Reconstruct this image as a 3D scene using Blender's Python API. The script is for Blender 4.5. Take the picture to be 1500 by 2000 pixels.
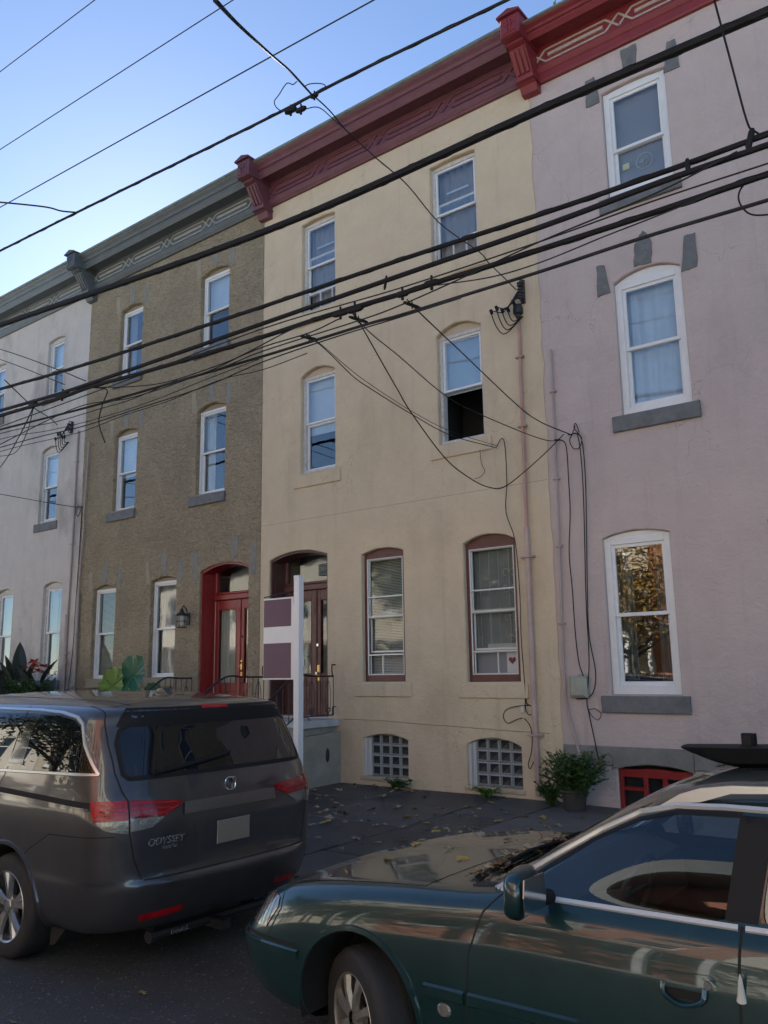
import bpy, bmesh, math, random
from mathutils import Vector, Matrix
from mathutils.geometry import tessellate_polygon
from mathutils.bvhtree import BVHTree
from mathutils.interpolate import poly_3d_calc

R = math.radians
scene = bpy.context.scene
for o in list(bpy.data.objects):
    bpy.data.objects.remove(o)
COL = scene.collection
random.seed(11)

# ------------------------------------------------------------------ camera
YAW, PITCH, ROLL = R(37.6), R(10.66), R(-0.9)
fw = Vector((-math.sin(YAW) * math.cos(PITCH), math.cos(YAW) * math.cos(PITCH), math.sin(PITCH)))
rt = Vector((math.cos(YAW), math.sin(YAW), 0))
up = rt.cross(fw)
rt2 = rt * math.cos(ROLL) + up * math.sin(ROLL)
up2 = -rt * math.sin(ROLL) + up * math.cos(ROLL)
cam = bpy.data.cameras.new('camera')
camo = bpy.data.objects.new('camera', cam)
COL.objects.link(camo)
M3 = Matrix((rt2, up2, -fw)).transposed()
camo.matrix_world = Matrix.Translation((0, -10, 1.65)) @ M3.to_4x4()
cam.sensor_fit = 'VERTICAL'
cam.sensor_height = 24.0
cam.lens = 24.0 * 1640 / 2000
cam.clip_end = 3000
cam.clip_start = 0.05
scene.camera = camo

# ------------------------------------------------------------------ sky and sun
SUN_AZ = R(54)      # from +y (behind the houses) towards -x (down the street)
SUN_EL = R(25)
world = bpy.data.worlds.new('World')
scene.world = world
world.use_nodes = True
nt = world.node_tree
sky = nt.nodes.new('ShaderNodeTexSky')
sky.sky_type = 'NISHITA'
sky.sun_disc = False
sky.sun_elevation = SUN_EL
sky.sun_rotation = -SUN_AZ
sky.air_density = 1.0
sky.dust_density = 0.55
sky.ozone_density = 3.0
sky.altitude = 2000
bg = nt.nodes['Background']
nt.links.new(sky.outputs[0], bg.inputs[0])
bg.inputs[1].default_value = 0.05
sun_dir = Vector((-math.sin(SUN_AZ) * math.cos(SUN_EL), math.cos(SUN_AZ) * math.cos(SUN_EL), math.sin(SUN_EL)))
sl = bpy.data.lights.new('sun', 'SUN')
sl.energy = 5.0
sl.angle = R(0.5)
sl.color = (1.0, 0.94, 0.85)
so = bpy.data.objects.new('sun', sl)
COL.objects.link(so)
so.rotation_euler = sun_dir.to_track_quat('Z', 'Y').to_euler()
scene.view_settings.view_transform = 'Standard'
scene.view_settings.look = 'None'
scene.view_settings.gamma = 1.0
scene.view_settings.use_curve_mapping = False
scene.view_settings.exposure = 2.22


# ------------------------------------------------------------------ materials
MATS = {}


def nodes_of(name):
    m = bpy.data.materials.new(name)
    m.use_nodes = True
    return m, m.node_tree, m.node_tree.nodes['Principled BSDF']


def N(t, kind, **kw):
    n = t.nodes.new(kind)
    for k, v in kw.items():
        if hasattr(n, k):
            setattr(n, k, v)
        else:
            n.inputs[k].default_value = v
    return n


def mat(name, col, rough=0.6, metal=0.0, coat=0.0, var=0.0, scale=3.0, bump=0.0, bscale=40.0, spec=0.5, col2=None, stain=None, bdist=0.01, detail=4):
    """principled with colour variation between col and col2 from noise, optional stains and fine relief"""
    if name in MATS:
        return MATS[name]
    m, t, b = nodes_of(name)
    b.inputs['Base Color'].default_value = (*col, 1)
    b.inputs['Roughness'].default_value = rough
    b.inputs['Metallic'].default_value = metal
    b.inputs['Coat Weight'].default_value = coat
    b.inputs['Specular IOR Level'].default_value = spec
    tc = N(t, 'ShaderNodeTexCoord')
    src = None
    if var > 0 or col2:
        nz = N(t, 'ShaderNodeTexNoise', Scale=scale, Detail=6.0, Roughness=0.62)
        t.links.new(tc.outputs['Object'], nz.inputs['Vector'])
        rp = N(t, 'ShaderNodeValToRGB')
        c2 = col2 or tuple(c * (1 - var) for c in col)
        rp.color_ramp.elements[0].position = 0.32
        rp.color_ramp.elements[1].position = 0.68
        rp.color_ramp.elements[0].color = (*c2, 1)
        rp.color_ramp.elements[1].color = (*col, 1)
        t.links.new(nz.outputs[0], rp.inputs[0])
        src = rp.outputs[0]
    if stain:
        scol, sscale, lo, hi, stretch = stain
        mp = N(t, 'ShaderNodeMapping')
        mp.inputs['Scale'].default_value = (1, 1, stretch)
        t.links.new(tc.outputs['Object'], mp.inputs[0])
        nz2 = N(t, 'ShaderNodeTexNoise', Scale=sscale, Detail=7.0, Roughness=0.7)
        t.links.new(mp.outputs[0], nz2.inputs['Vector'])
        r2 = N(t, 'ShaderNodeValToRGB')
        r2.color_ramp.elements[0].position = lo
        r2.color_ramp.elements[1].position = hi
        r2.color_ramp.elements[0].color = (0, 0, 0, 1)
        r2.color_ramp.elements[1].color = (1, 1, 1, 1)
        t.links.new(nz2.outputs[0], r2.inputs[0])
        mx = N(t, 'ShaderNodeMix', data_type='RGBA')
        t.links.new(r2.outputs[0], mx.inputs[0])
        if src:
            t.links.new(src, mx.inputs[6])
        else:
            mx.inputs[6].default_value = (*col, 1)
        mx.inputs[7].default_value = (*scol, 1)
        src = mx.outputs[2]
    if src:
        t.links.new(src, b.inputs['Base Color'])
    if bump > 0:
        nb = N(t, 'ShaderNodeTexNoise', Scale=bscale, Detail=float(detail), Roughness=0.6)
        t.links.new(tc.outputs['Object'], nb.inputs['Vector'])
        bp = N(t, 'ShaderNodeBump', Strength=bump, Distance=bdist)
        t.links.new(nb.outputs[0], bp.inputs['Height'])
        t.links.new(bp.outputs[0], b.inputs['Normal'])
    MATS[name] = m
    return m


def roughcast(name, col, col2):
    """trowelled pebble render: deep lumps"""
    m, t, b = nodes_of(name)
    b.inputs['Roughness'].default_value = 0.9
    b.inputs['Specular IOR Level'].default_value = 0.2
    tc = N(t, 'ShaderNodeTexCoord')
    nz = N(t, 'ShaderNodeTexNoise', Scale=1.1, Detail=8.0, Roughness=0.65)
    t.links.new(tc.outputs['Object'], nz.inputs['Vector'])
    rp = N(t, 'ShaderNodeValToRGB')
    rp.color_ramp.elements[0].position = 0.3
    rp.color_ramp.elements[1].position = 0.7
    rp.color_ramp.elements[0].color = (*col2, 1)
    rp.color_ramp.elements[1].color = (*col, 1)
    t.links.new(nz.outputs[0], rp.inputs[0])
    t.links.new(rp.outputs[0], b.inputs['Base Color'])
    mp = N(t, 'ShaderNodeMapping')
    mp.inputs['Scale'].default_value = (1, 1, 1.8)
    t.links.new(tc.outputs['Object'], mp.inputs[0])
    n1 = N(t, 'ShaderNodeTexNoise', Scale=13.0, Detail=5.0, Roughness=0.55, Distortion=1.3)
    t.links.new(mp.outputs[0], n1.inputs['Vector'])
    mr = N(t, 'ShaderNodeValToRGB')
    mr.color_ramp.elements[0].position = 0.30
    mr.color_ramp.elements[1].position = 0.52
    mr.color_ramp.elements[0].color = (0.70, 0.68, 0.65, 1)  # hollows of the lumps darkened in colour, shade the bump alone lacks
    mr.color_ramp.elements[1].color = (1, 1, 1, 1)
    t.links.new(n1.outputs[0], mr.inputs[0])
    mm = N(t, 'ShaderNodeMix', data_type='RGBA', blend_type='MULTIPLY')
    mm.inputs[0].default_value = 1.0
    t.links.new(rp.outputs[0], mm.inputs[6])
    t.links.new(mr.outputs[0], mm.inputs[7])
    t.links.new(mm.outputs[2], b.inputs['Base Color'])
    bp = N(t, 'ShaderNodeBump', Strength=1.0, Distance=0.09)
    t.links.new(n1.outputs[0], bp.inputs['Height'])
    t.links.new(bp.outputs[0], b.inputs['Normal'])
    MATS[name] = m
    return m


def glass(name, tint=(0.75, 0.8, 0.8), base=0.10, rough=0.01, wave=0.02, mul=1.5):
    """pane: dielectric reflection over a tinted clear sheet"""
    if name in MATS:
        return MATS[name]
    m, t, b = nodes_of(name)
    t.nodes.remove(b)
    out = t.nodes['Material Output']
    tr = N(t, 'ShaderNodeBsdfTransparent')
    tr.inputs[0].default_value = (*tint, 1)
    gl = N(t, 'ShaderNodeBsdfGlossy')
    gl.inputs['Roughness'].default_value = rough
    gl.inputs['Color'].default_value = (1, 1, 1, 1)
    fr = N(t, 'ShaderNodeFresnel', IOR=1.52)
    ge = N(t, 'ShaderNodeNewGeometry')
    io = N(t, 'ShaderNodeMapRange')
    io.inputs[3].default_value = 1.52
    io.inputs[4].default_value = 1 / 1.52
    t.links.new(ge.outputs['Backfacing'], io.inputs[0])
    t.links.new(io.outputs[0], fr.inputs['IOR'])
    ad = N(t, 'ShaderNodeMath', operation='MULTIPLY_ADD')
    ad.inputs[1].default_value = mul
    ad.inputs[2].default_value = base
    ad.use_clamp = True
    t.links.new(fr.outputs[0], ad.inputs[0])
    mx = N(t, 'ShaderNodeMixShader')
    t.links.new(ad.outputs[0], mx.inputs[0])
    t.links.new(tr.outputs[0], mx.inputs[1])
    t.links.new(gl.outputs[0], mx.inputs[2])
    t.links.new(mx.outputs[0], out.inputs[0])
    tc = N(t, 'ShaderNodeTexCoord')
    nb = N(t, 'ShaderNodeTexNoise', Scale=2.2, Detail=1.0)
    t.links.new(tc.outputs['Object'], nb.inputs['Vector'])
    bp = N(t, 'ShaderNodeBump', Strength=wave, Distance=0.3)
    t.links.new(nb.outputs[0], bp.inputs['Height'])
    t.links.new(bp.outputs[0], gl.inputs['Normal'])
    MATS[name] = m
    return m


def paint(name, col, metal=0.35, flake=0.25, rough=0.32, dirt=0.25, dust=0.0):
    m, t, b = nodes_of(name)
    b.inputs['Metallic'].default_value = metal
    b.inputs['Roughness'].default_value = rough
    b.inputs['Coat Weight'].default_value = 1.0
    b.inputs['Coat Roughness'].default_value = 0.03
    b.inputs['Coat IOR'].default_value = 1.55
    tc = N(t, 'ShaderNodeTexCoord')
    nz = N(t, 'ShaderNodeTexNoise', Scale=5.0, Detail=8.0, Roughness=0.7)
    t.links.new(tc.outputs['Object'], nz.inputs['Vector'])
    rp = N(t, 'ShaderNodeValToRGB')
    rp.color_ramp.elements[0].position = 0.35
    rp.color_ramp.elements[1].position = 0.75
    rp.color_ramp.elements[0].color = (*col, 1)
    rp.color_ramp.elements[1].color = (*[c * 1.25 + 0.006 for c in col], 1)
    t.links.new(nz.outputs[0], rp.inputs[0])
    t.links.new(rp.outputs[0], b.inputs['Base Color'])
    r2 = N(t, 'ShaderNodeMapRange')
    r2.inputs[1].default_value = 0.35
    r2.inputs[2].default_value = 0.8
    r2.inputs[3].default_value = 0.015
    r2.inputs[4].default_value = 0.02 + dirt * 0.4
    t.links.new(nz.outputs[0], r2.inputs[0])
    t.links.new(r2.outputs[0], b.inputs['Coat Roughness'])
    if dust:        # settled dust on upward faces, patchy
        ge = N(t, 'ShaderNodeNewGeometry')
        sx = N(t, 'ShaderNodeSeparateXYZ')
        t.links.new(ge.outputs['Normal'], sx.inputs[0])
        up_ = N(t, 'ShaderNodeMapRange')
        up_.inputs[1].default_value = 0.75
        up_.inputs[2].default_value = 1.0
        up_.inputs[4].default_value = dust
        t.links.new(sx.outputs[2], up_.inputs[0])
        mu = N(t, 'ShaderNodeMath', operation='MULTIPLY')
        t.links.new(up_.outputs[0], mu.inputs[0])
        t.links.new(nz.outputs[0], mu.inputs[1])
        df = N(t, 'ShaderNodeBsdfDiffuse')
        df.inputs[0].default_value = (0.10, 0.085, 0.065, 1)
        ms = N(t, 'ShaderNodeMixShader')
        t.links.new(mu.outputs[0], ms.inputs[0])
        t.links.new(b.outputs[0], ms.inputs[1])
        t.links.new(df.outputs[0], ms.inputs[2])
        t.links.new(ms.outputs[0], t.nodes['Material Output'].inputs[0])
    MATS[name] = m
    return m


def stucco(name, col, col2, stain, bump, bscale, crack, lo=0.52, hi=0.8, sscale=0.9):
    """smooth render: cloudy tone, trowel relief, drip streaks and hairline cracks"""
    m, t, b = nodes_of(name)
    b.inputs['Roughness'].default_value = 0.88
    b.inputs['Specular IOR Level'].default_value = 0.25
    tc = N(t, 'ShaderNodeTexCoord')

    def noise(sc, det, vec=(1, 1, 1), dist=0.0, rough=0.65):
        mp = N(t, 'ShaderNodeMapping')
        mp.inputs['Scale'].default_value = vec
        t.links.new(tc.outputs['Object'], mp.inputs[0])
        n = N(t, 'ShaderNodeTexNoise', Scale=sc, Detail=det, Roughness=rough, Distortion=dist)
        t.links.new(mp.outputs[0], n.inputs['Vector'])
        return n.outputs[0]

    def ramp(src, p0, p1, c0=(0, 0, 0, 1), c1=(1, 1, 1, 1)):
        r_ = N(t, 'ShaderNodeValToRGB')
        r_.color_ramp.elements[0].position = p0
        r_.color_ramp.elements[1].position = p1
        r_.color_ramp.elements[0].color = c0
        r_.color_ramp.elements[1].color = c1
        t.links.new(src, r_.inputs[0])
        return r_.outputs[0]

    def mix(fac, a, c, k=1.0):
        x = N(t, 'ShaderNodeMix', data_type='RGBA')
        if k != 1.0:
            mu = N(t, 'ShaderNodeMath', operation='MULTIPLY')
            mu.inputs[1].default_value = k
            t.links.new(fac, mu.inputs[0])
            fac = mu.outputs[0]
        t.links.new(fac, x.inputs[0])
        t.links.new(a, x.inputs[6])
        x.inputs[7].default_value = (*c, 1)
        return x.outputs[2]
    c = ramp(noise(2.4, 9.0), 0.3, 0.7, (*col2, 1), (*col, 1))
    c = mix(ramp(noise(sscale, 8.0, (1, 1, .55)), lo, hi), c, stain)
    drip = ramp(noise(5.0, 6.0, (1, 1, .07)), 0.56, 0.74)
    c = mix(drip, c, tuple(v * .72 for v in stain), 0.35)
    fine = ramp(noise(38.0, 5.0), 0.35, 0.65)
    c = mix(fine, c, tuple(v * .88 for v in col2), 0.22)
    # hairline cracks: thin cell borders, only in places
    wn = N(t, 'ShaderNodeMapping')
    wn.inputs['Scale'].default_value = (1, 1, .8)
    t.links.new(tc.outputs['Object'], wn.inputs[0])
    dn = N(t, 'ShaderNodeTexNoise', Scale=3.0, Detail=5.0)
    t.links.new(wn.outputs[0], dn.inputs['Vector'])
    va = N(t, 'ShaderNodeVectorMath', operation='MULTIPLY_ADD')
    t.links.new(dn.outputs['Color'], va.inputs[0])
    va.inputs[1].default_value = (.5, .5, .5)
    t.links.new(wn.outputs[0], va.inputs[2])
    vo = N(t, 'ShaderNodeTexVoronoi', Scale=0.75, feature='DISTANCE_TO_EDGE')
    t.links.new(va.outputs[0], vo.inputs['Vector'])
    ln = ramp(vo.outputs['Distance'], 0.001, 0.0035, (1, 1, 1, 1), (0, 0, 0, 1))
    ms = ramp(noise(0.55, 3.0), 0.50, 0.58)
    mu = N(t, 'ShaderNodeMath', operation='MULTIPLY')
    t.links.new(ln, mu.inputs[0])
    t.links.new(ms, mu.inputs[1])
    c = mix(mu.outputs[0], c, tuple(v * .45 for v in col2), crack)
    t.links.new(c, b.inputs['Base Color'])
    bp = N(t, 'ShaderNodeBump', Strength=bump, Distance=0.03)
    t.links.new(noise(bscale, 9.0, (1, 1, 1.3), .4), bp.inputs['Height'])
    t.links.new(bp.outputs[0], b.inputs['Normal'])
    MATS[name] = m
    return m


stucco('beige_stucco', (0.645, 0.54, 0.385), (0.565, 0.465, 0.33), (0.43, 0.355, 0.25), 0.55, 8, 0.45)
mat('beige_plinth', (0.54, 0.455, 0.335), 0.88, var=0.2, scale=1.6, bump=0.4, bscale=12, spec=0.25, bdist=0.02, detail=8)
stucco('pink_stucco', (0.55, 0.465, 0.44), (0.49, 0.41, 0.385), (0.40, 0.345, 0.33), 0.9, 5, 0.55)
stucco('white_stucco', (0.58, 0.545, 0.505), (0.50, 0.465, 0.43), (0.22, 0.205, 0.20), 0.5, 6, 0.4, 0.50, 0.72, 0.62)
roughcast('tan_roughcast', (0.48, 0.40, 0.275), (0.35, 0.29, 0.20))
mat('tan_smooth', (0.33, 0.285, 0.205), 0.9, var=0.2, bump=0.3, bscale=20)
mat('white_vinyl', (0.74, 0.75, 0.75), 0.42, var=0.08, scale=6)
mat('weathered_white', (0.62, 0.61, 0.58), 0.7, var=0.3, scale=14, stain=((0.28, 0.2, 0.13), 9.0, 0.6, 0.7, 0.3))
mat('alu_white', (0.66, 0.66, 0.64), 0.35, metal=0.2)
mat('brown_paint', (0.135, 0.05, 0.043), 0.42, var=0.25, scale=8, bump=0.1, bscale=60)
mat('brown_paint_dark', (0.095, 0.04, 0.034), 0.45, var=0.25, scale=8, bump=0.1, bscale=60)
mat('maroon_trim', (0.155, 0.055, 0.072), 0.55, var=0.25, scale=5, bump=0.15, bscale=50)
mat('red_trim', (0.23, 0.030, 0.038), 0.5, var=0.2, scale=5, bump=0.12, bscale=50)
mat('red_door', (0.27, 0.022, 0.022), 0.38, var=0.15, scale=6, bump=0.08, bscale=40)
mat('cream_trim', (0.46, 0.38, 0.32), 0.6, var=0.2, scale=9)
mat('slate_trim', (0.105, 0.125, 0.135), 0.55, var=0.25, scale=4, bump=0.12, bscale=50)
mat('slate_trim_light', (0.36, 0.37, 0.36), 0.55, var=0.25, scale=6)
mat('blue_trim', (0.15, 0.185, 0.205), 0.55, var=0.2, scale=4)
mat('gutter', (0.27, 0.30, 0.26), 0.5, metal=0.3, var=0.3, scale=4)
mat('slate_stone', (0.175, 0.18, 0.18), 0.8, bump=0.4, bscale=25, col2=(0.11, 0.115, 0.12), scale=7, stain=((0.3, 0.3, 0.29), 12, 0.62, 0.72, 3.0))
mat('stone_band', (0.22, 0.22, 0.205), 0.85, bump=0.5, bscale=14, col2=(0.15, 0.15, 0.14), scale=4)
mat('roof_tar', (0.06, 0.06, 0.065), 0.8, var=0.3)
mat('pink_pipe', (0.46, 0.265, 0.225), 0.5, var=0.2, scale=6)
mat('pale_pink_pipe', (0.48, 0.345, 0.31), 0.5, var=0.2, scale=6)
mat('pale_pipe', (0.40, 0.33, 0.31), 0.5, var=0.2, scale=6)
mat('grey_pipe', (0.26, 0.25, 0.23), 0.45, metal=0.4, var=0.3, scale=6)
mat('grey_box', (0.36, 0.37, 0.31), 0.5, var=0.2, scale=10)
mat('cement', (0.36, 0.34, 0.29), 0.85, bump=0.35, bscale=18, col2=(0.25, 0.235, 0.195), scale=3)
mat('marble', (0.50, 0.52, 0.53), 0.5, bump=0.1, bscale=30, col2=(0.36, 0.38, 0.40), scale=5)
mat('iron', (0.02, 0.02, 0.022), 0.5, bump=0.2, bscale=80)
mat('brass', (0.42, 0.28, 0.10), 0.3, metal=1.0)
mat('steel', (0.55, 0.55, 0.54), 0.28, metal=1.0)
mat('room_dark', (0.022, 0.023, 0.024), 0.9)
mat('blind_white', (0.55, 0.55, 0.52), 0.6)
mat('shade_blue', (0.50, 0.61, 0.72), 0.75, var=0.15, scale=2)
mat('curtain_pale', (0.50, 0.50, 0.46), 0.8)
mat('curtain_grey', (0.24, 0.25, 0.27), 0.9)
mat('curtain_green', (0.08, 0.105, 0.095), 0.8)
mat('paper', (0.55, 0.55, 0.53), 0.7)
mat('paper_yellow', (0.70, 0.68, 0.32), 0.7)
mat('heart_red', (0.15, 0.03, 0.045), 0.6)
mat('plaque', (0.055, 0.072, 0.072), 0.45)
mat('plaque_edge', (0.30, 0.33, 0.32), 0.5)
mat('mortar_white', (0.55, 0.55, 0.53), 0.7)
mat('block_rim', (0.33, 0.35, 0.35), 0.25, spec=0.5, bump=0.2, bscale=30)
mat('block_face', (0.030, 0.034, 0.038), 0.30, spec=0.35, bump=0.9, bscale=22, bdist=0.012, detail=2)
mat('cable_black', (0.016, 0.016, 0.018), 0.7, spec=0.25, var=0.4, scale=3)
mat('cable_grey', (0.045, 0.047, 0.05), 0.85, spec=0.1, var=0.5, scale=2)
mat('porcelain', (0.05, 0.045, 0.045), 0.25)
mat('copper_tag', (0.16, 0.22, 0.24), 0.5)
mat('sign_white', (0.78, 0.78, 0.78), 0.4, var=0.05)
mat('sign_purple', (0.095, 0.030, 0.072), 0.4)
mat('wood_pole', (0.12, 0.095, 0.07), 0.9, var=0.4, scale=5, bump=0.5, bscale=15)
mat('brick_red', (0.46, 0.185, 0.115), 0.85, var=0.25, scale=4)
mat('cream_brick', (0.72, 0.68, 0.60), 0.85, var=0.12, scale=4)  # kept pale so the opposite fronts bounce sunlight onto the shaded row
mat('pale_concrete', (0.42, 0.40, 0.36), 0.85, var=0.2, scale=2)  # far sidewalk lightened to add bounce light
mat('brick_tan', (0.62, 0.55, 0.44), 0.85, var=0.3, scale=4)
mat('bark', (0.09, 0.07, 0.05), 0.9, bump=0.6, bscale=12, var=0.3)
mat('terracotta', (0.045, 0.041, 0.036), 0.85, var=0.3, scale=8)
mat('black_plastic', (0.012, 0.012, 0.013), 0.6, spec=0.2)
mat('black_gloss', (0.008, 0.008, 0.009), 0.08, coat=0.6)
mat('rubber', (0.018, 0.018, 0.019), 0.75, var=0.3, scale=10, bump=0.2, bscale=60)
mat('underbody', (0.01, 0.01, 0.01), 0.9)
mat('chrome', (0.62, 0.63, 0.64), 0.12, metal=1.0)
mat('satin_alu', (0.60, 0.60, 0.59), 0.33, metal=0.9)
mat('dark_chrome', (0.22, 0.22, 0.225), 0.22, metal=0.9, bump=0.25, bscale=60)
mat('worn_stone', (0.26, 0.25, 0.225), 0.9, var=0.3, scale=7, bump=0.5, bscale=20)
mat('shrub_leaf', (0.075, 0.14, 0.035), 0.5, var=0.5, scale=5)
mat('bright_trim', (0.62, 0.61, 0.60), 0.42, metal=0.45)
mat('alloy', (0.42, 0.42, 0.42), 0.32, metal=0.8, var=0.15, scale=9)
mat('alloy_old', (0.34, 0.32, 0.29), 0.42, metal=0.7, var=0.3, scale=9)
mat('lens_red', (0.42, 0.005, 0.012), 0.12, coat=0.35, spec=0.4, col2=(0.22, 0.003, 0.008), scale=14, bump=0.3, bscale=90)
mat('lens_red_dark', (0.17, 0.004, 0.008), 0.12, coat=0.35)
mat('lens_clear', (0.20, 0.195, 0.175), 0.10, coat=1.0, metal=0.35, bump=0.5, bscale=30)
mat('lens_ribbed', (0.15, 0.13, 0.105), 0.12, coat=1.0, metal=0.3)
mat('privacy_glass', (0.006, 0.007, 0.009), 0.015, spec=0.75)
mat('seat_cloth', (0.16, 0.16, 0.155), 0.9)
mat('seat_dark', (0.03, 0.03, 0.033), 0.9)
mat('plate_pale', (0.19, 0.172, 0.135), 0.5)
mat('text_silver', (0.55, 0.55, 0.56), 0.25, metal=0.8)
mat('leaf_green', (0.05, 0.105, 0.028), 0.5, var=0.45, scale=4)
mat('leaf_lime', (0.095, 0.20, 0.010), 0.42, var=0.3, scale=4)
mat('leaf_teal', (0.02, 0.12, 0.055), 0.4, var=0.3, scale=4)
mat('leaf_purple', (0.040, 0.052, 0.045), 0.4, var=0.3, scale=4)
mat('flower_red', (0.45, 0.06, 0.02), 0.5)
mat('leaf_dry_yellow', (0.44, 0.32, 0.08), 0.6, var=0.4, scale=20)
mat('leaf_dry_tan', (0.40, 0.33, 0.20), 0.7, var=0.4, scale=20)
mat('leaf_dry_brown', (0.15, 0.085, 0.04), 0.7, var=0.4, scale=20)
mat('autumn_leaf', (0.36, 0.22, 0.03), 0.55, var=0.5, scale=1.2)
glass('pane_clear', (0.95, 0.965, 0.965), 0.03, 0.01, 0.006)
glass('pane_dirty', (0.88, 0.90, 0.88), 0.0, 0.04, 0.008, 0.9)
glass('car_glass', (0.70, 0.77, 0.75), 0.035, 0.004, 0.0, 1.2)
paint('van_paint', (0.042, 0.041, 0.044), metal=0.4, dirt=.15, dust=.4)
paint('green_paint', (0.003, 0.026, 0.028), metal=0.3, rough=0.35, dirt=.12, dust=.4)


def asphalt():
    m, t, b = nodes_of('asphalt')
    tc = N(t, 'ShaderNodeTexCoord')
    n1 = N(t, 'ShaderNodeTexNoise', Scale=1.2, Detail=8.0, Roughness=0.7)
    n2 = N(t, 'ShaderNodeTexVoronoi', Scale=75.0)
    t.links.new(tc.outputs['Object'], n1.inputs['Vector'])
    t.links.new(tc.outputs['Object'], n2.inputs['Vector'])
    r1 = N(t, 'ShaderNodeValToRGB')
    r1.color_ramp.elements[0].position = 0.3
    r1.color_ramp.elements[1].position = 0.7
    r1.color_ramp.elements[0].color = (0.030, 0.031, 0.034, 1)
    r1.color_ramp.elements[1].color = (0.062, 0.064, 0.068, 1)
    t.links.new(n1.outputs[0], r1.inputs[0])
    r2 = N(t, 'ShaderNodeValToRGB')
    r2.color_ramp.elements[0].position = 0.80
    r2.color_ramp.elements[1].position = 0.95
    r2.color_ramp.elements[0].color = (0, 0, 0, 1)
    r2.color_ramp.elements[1].color = (1, 1, 1, 1)
    t.links.new(n2.outputs['Color'], r2.inputs[0])
    mx = N(t, 'ShaderNodeMix', data_type='RGBA')
    t.links.new(r2.outputs[0], mx.inputs[0])
    t.links.new(r1.outputs[0], mx.inputs[6])
    mx.inputs[7].default_value = (0.16, 0.16, 0.15, 1)
    t.links.new(mx.outputs[2], b.inputs['Base Color'])
    b.inputs['Roughness'].default_value = 0.82
    bp = N(t, 'ShaderNodeBump', Strength=0.6, Distance=0.006)
    t.links.new(n2.outputs['Distance'], bp.inputs['Height'])
    t.links.new(bp.outputs[0], b.inputs['Normal'])
    MATS['asphalt'] = m


asphalt()
mat('paving_slate', (0.062, 0.066, 0.07), 0.55, bump=0.35, bscale=9, col2=(0.032, 0.035, 0.038), scale=2.0, bdist=0.012, detail=9,
    stain=((0.095, 0.092, 0.085), 1.7, 0.58, 0.78, 1.0))
mat('paving_concrete', (0.15, 0.145, 0.135), 0.8, bump=0.35, bscale=20, col2=(0.10, 0.098, 0.09), scale=3)
def slab_tint(nm, lo, hi):
    t = MATS[nm].node_tree
    b = t.nodes['Principled BSDF']
    src = b.inputs['Base Color'].links[0].from_socket
    oi = N(t, 'ShaderNodeObjectInfo')
    mr = N(t, 'ShaderNodeMapRange')
    mr.inputs[3].default_value = lo
    mr.inputs[4].default_value = hi
    t.links.new(oi.outputs['Random'], mr.inputs[0])
    vm = N(t, 'ShaderNodeVectorMath', operation='SCALE')
    t.links.new(src, vm.inputs[0])
    t.links.new(mr.outputs[0], vm.inputs['Scale'])
    t.links.new(vm.outputs[0], b.inputs['Base Color'])


slab_tint('paving_slate', .7, 1.5)
slab_tint('paving_concrete', .8, 1.2)
mat('kerb_stone', (0.14, 0.14, 0.135), 0.8, bump=0.4, bscale=20, var=0.3)
mat('soil', (0.03, 0.026, 0.02), 0.95, bump=0.5, bscale=30)


def blinds_mat():
    """slatted blind colour is plain; slats are geometry"""
    return MATS['blind_white']


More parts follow.
